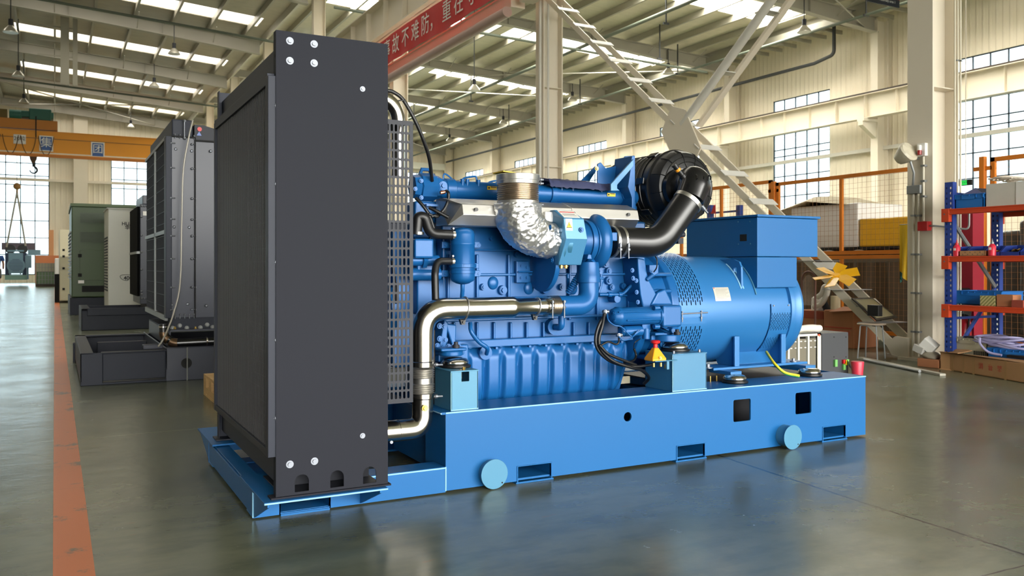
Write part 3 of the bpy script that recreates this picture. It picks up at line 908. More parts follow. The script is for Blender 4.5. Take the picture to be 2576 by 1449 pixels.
# raised ribs on the block side
ribs = MB()
def hrib(x0, x1, y, h=4, d=.020, Y=YE):
    a, b = E(x0, y, Y), E(x1, y, Y); q = sc_at(a) * h
    ribs.box(a.x, b.x, Y - d, Y + .005, a.z - q / 2, a.z + q / 2)
def vrib(x, y0, y1, w=5, d=.019, Y=YE):
    a, b = E(x, y0, Y), E(x, y1, Y); q = sc_at(a) * w
    ribs.box(a.x - q / 2, a.x + q / 2, Y - d, Y + .005, a.z, b.z)
hrib(1120, 1620, 628, 5); hrib(1200, 1610, 691, 7); hrib(1100, 1620, 752, 5); hrib(1060, 1640, 808, 8, .02)
for x in (1125, 1198, 1277, 1430, 1500, 1578): vrib(x, 640, 805, 7)
for x in (1140, 1198, 1240, 1282, 1322, 1364, 1440, 1478, 1510, 1560): vrib(x, 810, 852, 6, .02)
ribs.make('block_ribs', BLUE_ENG, block, smooth=0, bevel=.006, seg=3)
# recessed cast windows, bosses and studs
mb = MB()
for px, py, r in ((1213, 722, 9), (1262, 730, 13), (1213, 786, 7), (1410, 722, 9), (1536, 722, 9), (1565, 720, 9), (1298, 640, 8), (1505, 685, 9), (1528, 682, 10), (1528, 706, 11), (1520, 664, 11), (1455, 785, 7), (1160, 700, 7), (1150, 640, 7), (1560, 640, 8), (1348, 755, 8), (1235, 600, 7)):
    p = E(px, py, YE); q = sc_at(p) * r
    mb.cyl((p.x, YE + .004, p.z), (p.x, YE - .018, p.z), q, 20, q * .85)
    mb.bolt((p.x, YE - .018, p.z), (0, -1, 0), q * .5)
mb.make('bosses', BLUE_ENG, block)
mb = MB()
for px, py, rx, ry in ((1366, 728, 11, 9),):
    p = E(px, py, YE); mb.cyl((p.x, YE + .004, p.z), (p.x, YE - .03, p.z), .024, 24, .02)
# oblong domes
for px, py in ((1330, 725), (1240, 712), (1440, 726)):
    p = E(px, py, YE); mb.ball((p.x, YE, p.z), .03, 16, 10, (1, .5, 1.1))
mb.make('cast_domes', BLUE_ENG, block)
# twin cover plates with bolts
for px, py in ((1308, 672), (1318, 698)):
    pass
p = E(1318, 684, YE - .03)
mb = MB().box(p.x - .042, p.x + .03, YE - .03, YE, p.z - .055, p.z + .055).box(p.x - .04, p.x + .045, YE - .045, YE - .03, p.z - .004, p.z + .004)
cv = mb.make('side_cover', BLUE_ENG, block, smooth=0, bevel=.006)
mb = MB()
for dx, dz in ((-.015, .03), (-.015, -.03), (.018, .022), (.018, -.03)): mb.bolt((p.x + dx, YE - .03, p.z + dz), (0, -1, 0), .007)
mb.make('cover_bolts', BLUE_ENG, cv)
# gear case at the fan end
mb = MB()
for px0, px1, py0, py1, Y in ((1044, 1092, 600, 650, 3.66), (1050, 1110, 655, 700, 3.72), (1044, 1120, 505, 560, 3.80), (1040, 1095, 560, 600, 3.78), (1050, 1120, 700, 790, 3.80)):
    a, b = E(px0, py0, Y), E(px1, py1, Y); mb.box(a.x, b.x, Y, Y + .12, b.z, a.z)
gear = mb.make('gear_case', BLUE_ENG, G, smooth=0, bevel=.01, seg=3)
mb = MB()
a = E(1046, 655, 3.70); mb.tube([(a.x - .03, 3.72, a.z), (a.x + .12, 3.72, a.z)], .026, 20).lathe((a.x + .035, 3.72, a.z), (1, 0, 0), [(0, .04), (.02, .04)], 6)
a = E(1046, 690, 3.74); mb.tube([(a.x - .03, 3.74, a.z), (a.x + .12, 3.74, a.z)], .03, 20)
mb.make('water_connector', BLUE_ENG, gear)
MB().cyl((1.40, 3.93, .80), (1.44, 3.93, .80), .12, 40).cyl((1.37, 3.93, .80), (1.46, 3.93, .80), .04, 24).cyl((1.40, YC, .98), (1.43, YC, .98), .10, 40).make('belt_pulley', BLUE_ENG, gear)
mb = MB()
mb.tube([(1.42, 3.80, .83), (1.42, 3.86, 1.03)], .008, 8).tube([(1.42, 3.93, .68), (1.42, 4.03, .88)], .008, 8)
mb.make('fan_belt', BLACK, gear)
# left lower bracket above mount
mb = MB()
for pts in ([(1110, 800), (1120, 812), (1115, 870), (1098, 870)], [(1112, 812), (1140, 816), (1138, 870), (1130, 870)]):
    poly = [(E(a, b, 3.74).x, E(a, b, 3.74).z) for a, b in pts]; mb.prism(poly, 3.70, 3.80, 'Y')
a, b = E(1095, 868, 3.74), E(1170, 905, 3.74); mb.box(a.x, b.x, 3.70, 3.8, b.z, a.z)
mb.make('mount_bracket', BLUE_ENG, G, smooth=0, bevel=.006)
mb = MB()
for px, py in ((1106, 820), (1118, 822), (1106, 852), (1120, 855), (1100, 870), (1114, 872), (1128, 872), (1142, 870), (1152, 870)):
    p = E(px, py, 3.70); mb.bolt((p.x, 3.70, p.z), (0, -1, 0), .009)
mb.make('bracket_bolts', BLUE_ENG, block)

# ---- flange and corrugated oil pan
YP = 3.76
a, b = E(1100, 862, YP), E(1622, 862, YP)
mb = MB().box(a.x, b.x - .05, YP - .015, 4.25, .607, .645)
for px in (1257, 1355, 1180, 1420, 1500): p = E(px, 860, YP); mb.cyl((p.x, YP - .014, .62), (p.x, YP + .02, .62), .018, 20)
mb.make('pan_flange', BLUE_ENG, block, smooth=30, bevel=.004)
NX, NZ = 240, 26
x0, x1 = a.x + .02, E(1600, 900, YP).x
pan = MB(); vs = []
pitch = (E(1560, 920, YP).x - E(1203, 920, YP).x) / 9.0
xr = E(1224, 920, YP).x
for i in range(NX + 1):
    x = x0 + (x1 - x0) * i / NX
    u = max(0.0, (x - (x1 - .17)) / .17)
    zb = .30 + .24 * u ** 2.2
    ph = ((x - xr) / pitch + .5) % 1.0 - .5
    for j in range(NZ + 1):
        v = j / NZ
        z = .608 + (zb - .608) * v
        # each rib starts below the flange and runs down; drawn as a rounded ridge between flutes
        fl = math.exp(-(ph / .13) ** 2)
        vee = math.exp(-((ph) / (.20 * max(.15, 1 - v * 3.0))) ** 2) * max(0, 1 - v * 3.2)
        y = YP + .035 - .030 * math.sin(min(1, v * 5) * PI / 2) * (1 - fl) - .006 * fl - .022 * vee + .05 * v ** 6 + (.06 * u ** 3)
        vs.append((x, y, z))
fs = [(i * (NZ + 1) + j, (i + 1) * (NZ + 1) + j, (i + 1) * (NZ + 1) + j + 1, i * (NZ + 1) + j + 1) for i in range(NX) for j in range(NZ)]
pan.add(vs, fs)
pan.prism([(x0, .608), (x0, .30), (x1 - .17, .30), (x1 - .07, .34), (x1, .54), (x1, .608)], YP + .055, 4.24, 'Y')
pan.make('oil_pan', BLUE_ENG, block, smooth=60)
mb = MB()
for k in range(9):
    x = xr + pitch * (k + .5); mb.box(x - .006, x + .006, YP - .02, YP, .597, .607)
mb.make('pan_bolts', BLUE_ENG, block)
# dipstick tube and drain elbows
mb = MB().tube(smooth_path([E(1183, 812, 3.70), E(1186, 835, 3.68), E(1205, 860, 3.68), E(1225, 875, 3.68), E(1224, 890, 3.72)]), .0105, 12)
p = E(1222, 885, 3.75); mb.cyl((p.x, YP + .02, p.z - .005), (p.x, YP - .012, p.z - .005), .034, 28)
mb.make('oil_return_tube', BLUE_ENG, block)
p = E(1393, 822, 3.77)
mb = MB().cyl((p.x, YE, p.z), (p.x, 3.76, p.z), .040, 28).tube(elbow_path([(p.x, 3.75, p.z), (p.x + .005, 3.70, p.z), E(1412, 790, 3.70)], .03), .017, 14)
mb.make('coolant_elbow', BLUE_ENG, block)
mb = MB()
mb.tube([E(1507, 741, 3.74), E(1560, 741, 3.74), E(1570, 737, 3.74), E(1592, 713, 3.74)], .009, 12)
p = E(1593, 713, 3.74); mb.cyl((p.x, 3.80, p.z), (p.x, 3.715, p.z), .018, 20)
mb.tube([E(1507, 735, 3.74), E(1517, 700, 3.74)], .006, 8)
for px in (1533, 1559): p = E(px, 741, 3.74); mb.cyl(p - Vector((.01, 0, 0)), p + Vector((.01, 0, 0)), .0135, 14)
p = E(1552, 752, 3.74); mb.cyl((p.x, 3.8, p.z), (p.x, 3.735, p.z), .02, 20)
mb.make('fuel_pipe', BLUE_ENG, block)

# ---- stainless heat shield along the head
a, b = E(1150, 515, 3.6), E(1606, 531, 3.6)
sec = [(3.70, 1.325), (3.61, 1.293), (3.595, 1.243), (3.64, 1.196), (3.78, 1.196), (3.78, 1.325)]
def shield(x0, x1, ch0=0, ch1=0):
    m_ = MB(); n = len(sec)
    def off(x, c, k): return x + c * (1 if k in (0, 4, 5) else 0.0)
    vs = [(x0 - (ch0 if k in (0, 3, 4, 5) else 0), sec[k][0], sec[k][1]) for k in range(n)] + [(x1, sec[k][0], sec[k][1]) for k in range(n)]
    m_.add(vs, [tuple(range(n)), tuple(range(2 * n - 1, n - 1, -1))] + [(i, i + n, (i + 1) % n + n, (i + 1) % n) for i in range(n)])
    return m_
o = shield(E(1165, 530, 3.6).x, E(1455, 530, 3.6).x, .06).make('heat_shield', STEELB, G, smooth=0, bevel=.002)
sec = [(y - .003, z + .002) for y, z in sec]
shield(E(1440, 530, 3.6).x, E(1606, 530, 3.6).x).make('shield_section', STEELB, o, smooth=0, bevel=.002)
mb = MB()
for px, py in ((1197, 527), (1442, 537), (1580, 540)):
    p = E(px, py, 3.597); mb.cyl((p.x, 3.60, p.z), (p.x, 3.588, p.z), .0085, 16)
mb.make('shield_bolt', BLACK, o)
p, q = E(1372, 532, 3.585), E(1437, 560, 3.585)
MB().box(p.x, q.x, 3.585, 3.60, q.z, p.z).make('shield_patch', STEELB, o, smooth=0, bevel=.002)

# ---- intake manifold tube along the top with flange lugs
YT = 3.84
mb = MB()
zc = 1.382
xa, xb = E(1130, 480, YT).x, E(1585, 490, YT).x
mb.lathe((xa - .12, YT, zc), (1, 0, 0), [(0, .040), (.02, .047), (.09, .047), (.095, .052), (.14, .052), (.145, .044), (xb - xa + .06, .044), (xb - xa + .065, .052), (xb - xa + .12, .052), (xb - xa + .15, .038)], 36)
xm = E(1385, 470, YT).x
mb.lathe((xm - .015, YT, zc), (1, 0, 0), [(0, .052), (.03, .052)], 36)
mani = mb.make('intake_manifold', BLUE_ENG, G)
mb = MB()
for px in (1163, 1175, 1203, 1395, 1412, 1440, 1512): 
    p = E(px, 470, YT - .03)
    mb.cyl((p.x, YT - .032, zc + .05), (p.x, YT - .032, zc), .011, 14, .007)
mb.make('injector_lug', BLUE_ENG, mani)
a = E(1075, 470, 3.80)
mb = MB().lathe((a.x - .07, 3.82, a.z), (1, 0, 0), [(0, .055), (.03, .06), (.035, .068), (.11, .068), (.115, .06), (.14, .055)], 8).tube([(a.x - .03, 3.82, a.z + .055), (a.x - .02, 3.82, a.z + .085), (a.x + .02, 3.82, a.z + .085), (a.x + .03, 3.82, a.z + .055)], .01, 8)
mb.box(a.x - .02, a.x + .085, 3.76, 3.88, a.z - .095, a.z - .085)
mb.make('water_pump_housing', BLUE_ENG, mani)
mb = MB()
p = E(1112, 468, 3.78)
mb.cyl((p.x, 3.80, p.z), (p.x, 3.765, p.z), .022, 20).bolt((p.x, 3.765, p.z), (0, -1, 0), .012)
for px, py in ((1045, 475), (1060, 497), (1060, 455)):
    p = E(px, py, 3.76); mb.bolt(p, (0, -1, 0), .007)
mb.make('housing_bolt', BLUE_ENG, mani)
mb = MB()
def loop(pts, r=.0045): mb.tube(smooth_path([E(*p) for p in pts]), r, 8)
loop([(1116, 458, 3.84), (1116, 440, 3.84), (1125, 440, 3.84), (1146, 459, 3.84)])
loop([(1158, 458, 3.84), (1168, 448, 3.84), (1190, 444, 3.84), (1198, 446, 3.84), (1199, 458, 3.84)])
loop([(1224, 462, 3.84), (1235, 457, 3.84), (1250, 454, 3.84)])
loop([(1240, 466, 3.84), (1262, 452, 3.84), (1280, 455, 3.84)])
mb.make('injector_pipe', BLUE_ENG, mani)
# yellow warning stickers on the manifold
for px, py in ((1238, 473), (1538, 490)):
    p = E(px, py, YT - .047)
    o = MB().box(p.x - .026, p.x + .026, YT - .0475, YT - .043, p.z - .009, p.z + .009).make('warning_sticker', YELLOW, mani, smooth=0, label='yellow warning sticker')
    MB().box(p.x - .008, p.x + .022, YT - .0485, YT - .047, p.z + .003, p.z + .007).cyl((p.x - .018, YT - .0475, p.z), (p.x - .018, YT - .0485, p.z), .005, 12).make('sticker_print', INK, mani)
# ---- flywheel housing between block and alternator
mb = MB()
a = E(1575, 660, 3.72); b = E(1700, 900, 3.72)
mb.lathe((2.74, YC, .755), (1, 0, 0), [(0, .30), (.02, .335), (.06, .335), (.07, .31), (.20, .325), (.215, .345), (.26, .345), (.27, .33)], 64)
fw = mb.make('flywheel_housing', BLUE_ENG, G, smooth=30, bevel=.004)
mb = MB()
poly = [(E(x, y, 3.70).x, E(x, y, 3.70).z) for x, y in [(1592, 648), (1612, 652), (1620, 700), (1636, 730), (1650, 760), (1660, 815), (1610, 790), (1600, 740), (1596, 700)]]
mb.prism(poly, 3.66, 3.80, 'Y')
mb.make('housing_web', BLUE_ENG, fw, smooth=0, bevel=.008, seg=3)
mb = MB()
for px, py in ((1592, 680), (1602, 706), (1603, 735), (1606, 760), (1594, 700)):
    p = E(px, py, 3.66); mb.bolt((p.x, 3.665, p.z), (0, -1, 0), .008)
mb.make('housing_bolts', BLUE_ENG, fw)
mb = MB()
for zz, hh in ((.62, .025), (.50, .025), (.86, .02), (.95, .018)):
    mb.box(2.80, 2.96, 3.68, 3.80, zz, zz + hh)
a = E(1655, 760, 3.68); mb.prism([(E(x, y, 3.66).x, E(x, y, 3.66).z) for x, y in [(1634, 768), (1652, 735), (1672, 726), (1692, 768)]], 3.65, 3.80, 'Y')
mb.make('housing_rib', BLUE_ENG, fw, smooth=0, bevel=.01, seg=3)
mb = MB()
mb.prism([(E(x, y, 3.66).x, E(x, y, 3.66).z) for x, y in [(1628, 666), (1652, 666), (1650, 688), (1640, 694), (1628, 684)]], 3.64, 3.72, 'Y')
p = E(1644, 690, 3.64); mb.cyl(p, (p.x - .03, 3.66, p.z - .03), .012, 12)
mb.make('speed_sensor', BLUE_ENG, fw, smooth=30, bevel=.003)
MB().tube(smooth_path([E(1645, 684, 3.63), E(1652, 672, 3.6), E(1652, 652, 3.6), E(1645, 640, 3.62)]), .0035, 8).make('sensor_cable', BLACK, fw)

# ---- starter motor
SY = 3.60
a, b = E(1536, 797, SY), E(1656, 797, SY)
mb = MB().lathe((a.x, SY, a.z), (1, 0, 0), [(0, .028), (.01, .040), (.03, .046), (.035, .050), (.05, .050), (.055, .046), (b.x - a.x - .02, .047), (b.x - a.x - .015, .054), (b.x - a.x, .054)], 28)
for k in range(10):
    t = 2 * PI * k / 10; mb.box(a.x + .05, b.x - .03, -.001, .001, -.003, .003) if False else None
st = mb.make('starter_motor', BLUE_ENG, G)
mb = MB()
p, q = E(1652, 769, SY - .045), E(1699, 822, SY - .045)
mb.box(b.x - .01, b.x + .115, SY - .055, SY + .12, q.z + .0, p.z)
mb.make('starter_nose', BLUE_ENG, st, smooth=0, bevel=.012, seg=3)
mb = MB()
for py in (775, 822): p = E(1651, py, SY - .05); mb.cyl((p.x - .012, SY - .045, p.z), (p.x + .02, SY - .045, p.z), .013, 14)
mb.tube([(a.x + .07, SY - .045, a.z - .018), (b.x - .02, SY - .045, a.z - .018)], .0045, 8)
mb.tube([(a.x + .02, SY - .042, a.z + .025), (b.x - .01, SY - .042, a.z + .025)], .0045, 8)
for k in range(3): mb.bolt((a.x + .003, SY + (-.022, .02, -.03)[k], a.z + (.02, .0, -.02)[k]), (-1, 0, 0), .007)
mb.make('starter_bolt', BLUE_ENG, st)
c0, c1 = E(1560, 834, SY), E(1612, 834, SY)
mb = MB().lathe((c0.x, SY, c0.z), (1, 0, 0), [(0, .018), (.005, .024), (.02, .024), (.022, .027), (c1.x - c0.x, .027), (c1.x - c0.x + .01, .016), (c1.x - c0.x + .05, .016)], 20)
p = E(1622, 835, SY); mb.cyl((p.x, SY - .01, p.z + .02), (p.x, SY - .01, p.z - .035), .02, 14).box(p.x - .03, p.x + .02, SY - .02, SY + .05, p.z + .015, p.z + .04)
mb.make('solenoid', BLUE_ENG, st)
mb = MB()
for pts in ([(1527, 784, 3.58), (1530, 805, 3.56), (1545, 818, 3.56), (1562, 822, 3.56), (1577, 836, 3.56), (1590, 846, 3.56), (1605, 832, 3.56)],
            [(1556, 846, 3.56), (1568, 856, 3.55), (1585, 852, 3.55), (1600, 840, 3.56), (1612, 830, 3.56)]):
    mb.tube(smooth_path([E(*p) for p in pts]), .0035, 8)
mb.make('solenoid_wire', BLUE_ENG, st)
mb = MB()
for px, py in ((1522, 784), (1556, 843)): p = E(px, py, 3.575); mb.cyl(p - Vector((.012, 0, 0)), p + Vector((.02, 0, 0)), .009, 12).bolt(p + Vector((0, -.005, 0)), (0, -1, 0), .007)
mb.make('terminal_nut', ZINC, st)
# ---- black battery cables
cb = MB()
def cable(mb, pts, r, n=8): mb.tube(smooth_path([E(*p) for p in pts], n), r, 10)
cable(cb, [(1523, 790, 3.57), (1508, 815, 3.56), (1499, 845, 3.56), (1500, 870, 3.56), (1512, 890, 3.56), (1535, 908, 3.56), (1565, 918, 3.56), (1600, 922, 3.57), (1640, 917, 3.58)], .0085)
cable(cb, [(1520, 790, 3.565), (1515, 820, 3.55), (1507, 850, 3.55), (1510, 875, 3.55), (1525, 895, 3.55), (1550, 912, 3.55), (1590, 925, 3.56), (1615, 932, 3.6), (1632, 950, 3.66), (1620, 966, 3.7)], .0085)
cable(cb, [(1510, 870, 3.545), (1530, 860, 3.55), (1548, 866, 3.56), (1556, 862, 3.56), (1557, 848, 3.57)], .005)
cable(cb, [(1508, 868, 3.54), (1530, 890, 3.54), (1565, 905, 3.55), (1600, 918, 3.57)], .0075)
cable(cb, [(1595, 877, 3.62), (1600, 895, 3.62), (1592, 908, 3.60), (1570, 912, 3.57)], .006)
cb.make('battery_cable', BLACK, st)
MB().tube(smooth_path([E(1611, 852, 3.6), E(1597, 862, 3.6), E(1594, 875, 3.62)]), .0025, 6).make('ground_wire', BLACK, st)

# ---- alternator
AZ = .745
ax0, ax1 = 3.02, 3.965
mb = MB().lathe((3.19, YC, AZ), (1, 0, 0), [(0, .300), (.005, .318), (.50, .318), (.505, .312), (.66, .312), (.665, .33), (.69, .332), (.70, .318), (.74, .318), (.755, .325), (.775, .318), (.78, .28), (.785, .05)], 96)
alt = mb.make('alternator', BLUE_ALT, G, smooth=30)
# slotted guard ring
mb = MB()
gx0_, gx1_, R = 2.985, 3.195, .340
mb.lathe((gx0_ - .02, YC, AZ), (1, 0, 0), [(0, .30), (.0, R), (.018, R)], 96)
mb.lathe((gx1_ - .02, YC, AZ), (1, 0, 0), [(0, R), (.02, R), (.024, .318)], 96)
cols = 12; xw = (gx1_ - .02 - (gx0_ - .002)) / cols; xs0 = gx0_ - .002
def ringcell(xa, xb, t0, t1, r=R, th=.003):
    n = max(1, int(abs(t1 - t0) / .05))
    vs = []
    for i in range(n + 1):
        t = t0 + (t1 - t0) * i / n
        for rr in (r, r - th):
            for xx in (xa, xb): vs.append((xx, YC - rr * math.cos(t), AZ + rr * math.sin(t)))
    fs = []
    for i in range(n):
        o_ = i * 4
        fs += [(o_, o_ + 4, o_ + 5, o_ + 1), (o_ + 2, o_ + 3, o_ + 7, o_ + 6), (o_, o_ + 2, o_ + 6, o_ + 4), (o_ + 1, o_ + 5, o_ + 7, o_ + 3)]
    fs += [(0, 1, 3, 2), (n * 4, n * 4 + 2, n * 4 + 3, n * 4 + 1)]
    mb.add(vs, fs)
def gap(t):   # clear lands of the ring (angle up from the horizontal facing the viewer)
    return -.17 < t < .10 or t > 1.9 or t < -1.25
pitch_t, slot_t = .106, .080
for c in range(cols):
    xa = xs0 + xw * c; xb = xa + xw
    m0, m1 = xa + xw * .30, xa + xw * .70
    ringcell(xa, m0, -1.35, 2.3); ringcell(m1, xb, -1.35, 2.3)
    t = -1.35; off = .5 * pitch_t if c % 2 else 0
    t_last = -1.35
    k = 0
    while True:
        s0 = -1.35 + off + k * pitch_t; s1 = s0 + slot_t; k += 1
        if s1 > 2.3: break
        if gap(s0) or gap(s1): continue
        ringcell(m0, m1, t_last, s0); t_last = s1
    ringcell(m0, m1, t_last, 2.3)
mb.lathe((gx0_, YC, AZ), (1, 0, 0), [(0, .29), (.19, .29)], 64)
ring = mb.make('guard_ring', BLUE_ALT, alt, smooth=30)
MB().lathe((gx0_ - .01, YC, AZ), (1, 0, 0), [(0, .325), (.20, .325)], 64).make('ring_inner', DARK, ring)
mb = MB(); 
def ringpatch(xa, xb, t0, t1, r, th):
    global mb; ringcell(xa, xb, t0, t1, r, th)
ringcell(gx0_ - .005, gx1_ - .01, -.05, .075, R + .003, .003); ringcell(gx0_ - .005, gx1_ - .01, -.165, -.07, R + .003, .003)
mb.make('strap_plate', BLUE_ALT, ring, smooth=30)
mb = MB()
zs = AZ - .008
for x in (gx0_ + .03, gx1_ - .045):
    mb.cyl((x, YC - R - .008, AZ + .012), (x, YC - R - .008, AZ - .045), .0028, 8).bolt((x, YC - R - .008, AZ + .01), (0, 0, 1), .005).cyl((x, YC - R - .008, AZ - .03), (x, YC - R - .008, AZ - .02), .006, 6)
mb.cyl((gx0_, YC - R - .006, AZ), (gx1_, YC - R - .006, AZ + .003), .004, 10)
mb.make('strap_bolt', ZINC, ring)
# terminal box
tx0, tx1, ty0, ty1 = 3.594, 4.085, 3.70, 4.33
mb = MB().box(tx0, tx1, ty0, ty1, 1.062, 1.290)
tb = mb.make('terminal_box', BLUE, alt, smooth=0, bevel=.003)
MB().box(tx0 - .01, tx1 + .012, ty0 - .012, ty1 + .012, 1.292, 1.306).make('box_lid', BLUE, tb, smooth=0, bevel=.002)
lx1 = 3.911
mb = MB().box(tx0, lx1, ty0, ty1, .88, 1.059)
mb.make('box_neck', BLUE, alt, smooth=0, bevel=.003)
wx = at(1870, 598, X=tx0)
MB().box(tx0 - .001, tx0 + .002, wx.y - .028, wx.y + .028, wx.z - .02, wx.z + .02).make('inspection_opening', DARK, tb, smooth=0)
for px, py in ((1857, 558), (1887, 557), (1858, 614), (1888, 613)):
    p = at(px, py, X=tx0); MB().cyl(p, p - Vector((.003, 0, 0)), .004, 12).make('box_screw', CAPBLUE, tb)
for py in (578, 625):
    p = E(2056, py, ty0); MB().box(tx1, tx1 + .004, ty0 + .01, ty0 + .03, p.z - .015, p.z + .015).make('box_hinge', SLATE2, tb, smooth=0)
# rear vent plate on the body
mb = MB(); a0 = at(1937, 778, Y=3.705); b0 = at(1995, 905, Y=3.75)
vx0, vx1 = a0.x, a0.x + .155
cells = 15; wv = (vx1 - vx0) / cells; R2 = .322
keep = R
tA, tB = -1.05, .12
def land(t): return t > -.02 or (-.50 < t < -.38) or t < -.80
for c in range(cells):
    xa = vx0 + wv * c; xb = xa + wv; m0, m1 = xa + wv * .30, xa + wv * .70
    ringcell(xa, m0, tA, tB, R2, .004); ringcell(m1, xb, tA, tB, R2, .004)
    tl = tA; k = 0; off = .032 if c % 2 else 0
    while True:
        s0 = tA + off + k * .064; s1 = s0 + .047; k += 1
        if s1 > tB: break
        if land(s0) or land(s1): continue
        ringcell(m0, m1, tl, s0, R2, .004); tl = s1
    ringcell(m0, m1, tl, tB, R2, .004)
vp = mb.make('vent_plate', BLUE_ALT, alt, smooth=30)
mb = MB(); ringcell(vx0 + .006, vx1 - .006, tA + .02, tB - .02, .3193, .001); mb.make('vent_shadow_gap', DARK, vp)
mb = MB()
for x in (vx0 + .018, vx1 - .018): p = Vector((x, YC - R2 * math.cos(.09), AZ + R2 * math.sin(.09))); mb.cyl(p, p + Vector((0, -.004, 0)), .005, 12)
mb.make('vent_screw', ZINC, vp)
# lifting lug
p = E(1862, 690, 3.80)
mb = MB()
lug = [(E(x, y, 3.74).y, 0) for x, y in ((0, 0),)] if False else None
lx = E(1858, 690, 3.75).x
prof = [(3.98, 1.06), (3.80, 1.06), (3.735, 1.045), (3.72, 1.02), (3.70, .86), (3.72, .85), (3.82, .99)]
hole = circ(0, 0, .02)
mb = MB()
pl = [(-y, z) for y, z in [(3.95, 1.045), (3.79, 1.045), (3.745, 1.03), (3.73, 1.00), (3.725, .865), (3.74, .86), (3.80, .93), (3.93, 1.02)]]
plate(mb, pl, [rect(-3.79, -3.765, .955, 1.0, .01)], YZ(lx + .006), .013)
mb.make('lifting_lug', BLUE_ALT, alt, smooth=0, bevel=.002)
wl = MB()
for dx in (-.006, .013):
    wl.tube([(lx + dx, YC - .32 * math.cos(t), AZ + .32 * math.sin(t)) for t in [.42 + .1 * k for k in range(7)]], .004, 8)
wl.make('weld_bead', BLUE_SEAM, alt)
# curved seam where the neck meets the body
wl = MB().tube([(tx0 - .001, YC - .322 * math.cos(t), AZ + .322 * math.sin(t)) for t in [.30 + .08 * k for k in range(12)]], .005, 8)
wl.make('neck_weld', CAPBLUE, alt)
# nameplate
mb = MB(); na = E(1801, 724, 3.70).x; nb = E(1840, 754, 3.70).x
t0 = math.asin((E(1820, 757, 3.70).z - AZ) / .32); t1 = math.asin((E(1820, 723, 3.70).z - AZ) / .32)
ringcell(na, nb, t0, t1, .3195, .001)
npl = mb.make('nameplate', mat('nameplate_silver', (200, 196, 186), 0.35, 0.3), alt, smooth=30)
mb = MB()
for k in range(9):
    t = t1 - (t1 - t0) * (.12 + .09 * k); 
    ringcell(na + .012 + (.008 if k == 0 else 0), nb - (.004 + .012 * (k % 3)), t - .002, t + .002, .3200, .0003)
mb.make('nameplate_print', mat('nameplate_ink', (120, 116, 108), .5), npl)
mb = MB(); ringcell(na + .003, na + .011, t1 - .022, t1 - .006, .3201, .0003); mb.make('nameplate_emblem', RED, npl)
# feet and bed plate
mb = MB()
mb.box(3.265, 4.0, 3.70, 3.86, .418, .432).box(3.265, 4.0, 4.17, 4.33, .418, .432)
plate_z = .432
for x in (3.40, 3.80):
    prof = [(3.715, plate_z), (3.715, .47), (3.80, .52), (3.80, .60)]
mb.prism([(3.70, .432), (3.86, .432), (3.90, .50), (3.795, .545), (3.745, .60), (3.735, .60)], 3.435, 3.447, 'X')
mb.prism([(3.70, .432), (3.86, .432), (3.90, .50), (3.795, .545), (3.745, .60), (3.735, .60)], 3.80, 3.812, 'X')
mb.prism([(4.33, .432), (4.17, .432), (4.13, .50), (4.235, .545), (4.285, .60), (4.295, .60)], 3.435, 3.447, 'X')
mb.prism([(4.33, .432), (4.17, .432), (4.13, .50), (4.235, .545), (4.285, .60), (4.295, .60)], 3.80, 3.812, 'X')
mb.prism([(3.78, .432), (3.785, .432), (3.86, .56), (3.85, .56)], 3.45, 3.80, 'X')
for sx in (3.441, 3.806):
    pass
ft = mb.make('alternator_foot', BLUE_ALT, alt, smooth=0, bevel=.003)
for k, (x, fy) in enumerate(((3.436, 3.72), (3.80, 3.72))):
    MB().box(x - .012, x + .024, 3.702, 3.716, .432, .605).make('foot_upright', BLUE_ALT, ft, smooth=0, bevel=.002)

# ---- vibration mounts: chrome domes
def mount(x, y, z, r=.062, parent=G, pad=True):
    mb = MB().lathe((x, y, z), (0, 0, 1), [(0, r * 1.1), (.004, r * 1.16), (.010, r * 1.16), (.014, r * .98)], 36)
    o = mb.make('rubber_mount', BLACK, parent)
    MB().lathe((x, y, z + .012), (0, 0, 1), [(0, r * .92), (.006, r * 1.02), (.016, r * 1.02), (.028, r * .84), (.034, r * .55), (.035, .0001)], 48).make('mount_dome', STEEL, o, smooth=60)
    if pad:
        MB().cyl((x, y, z + .044), (x, y, z + .064), .010, 6).cyl((x, y, z + .044), (x, y, z + .048), .018, 20).make('mount_nut', ZINC, o)
    return o
pedc = mat('pedestal_pale_blue', (72, 134, 166), 0.38)
# pedestal 1 (fan end) and 2 (flywheel end)
def pedestal(x0, x1, y0, y1, z1, m, hole=None):
    mb = MB()
    pl = [(x0, ZT), (x1, ZT), (x1, z1), (x0, z1)]
    plate(mb, pl, [hole] if hole else [], XZ(y0 + .003), .006)
    mb.box(x0, x0 + .006, y0, y1, ZT, z1).box(x1 - .006, x1, y0, y1, ZT, z1).box(x0 - .003, x1 + .003, y0 - .003, y1, z1, z1 + .006).box(x0, x1, y1 - .006, y1, ZT, z1)
    o = mb.make('mount_pedestal', m, G, smooth=0, bevel=.0015)
    MB().tube([(x0, y0 - .001, ZT + .002), (x1, y0 - .001, ZT + .002)], .003, 6).tube([(x0, y0, ZT), (x0, y0, z1)], .002, 6).make('weld_seam', BLUE_SEAM, o)
    return o
h = E(1170, 947, 3.49)
pd = pedestal(1.558, 1.692, 3.487, 3.68, .530, pedc, rect(h.x - .019, h.x + .019, h.z - .022, h.z + .022, .003))
MB().cyl((h.x - .008, 3.52, h.z - .012), (h.x - .008, 3.52, h.z + .03), .006, 10).make('pedestal_bolt', BRASS, pd)
mx_, my_ = 1.64, 3.62
mount(mx_, my_, .536, .062, G, False)
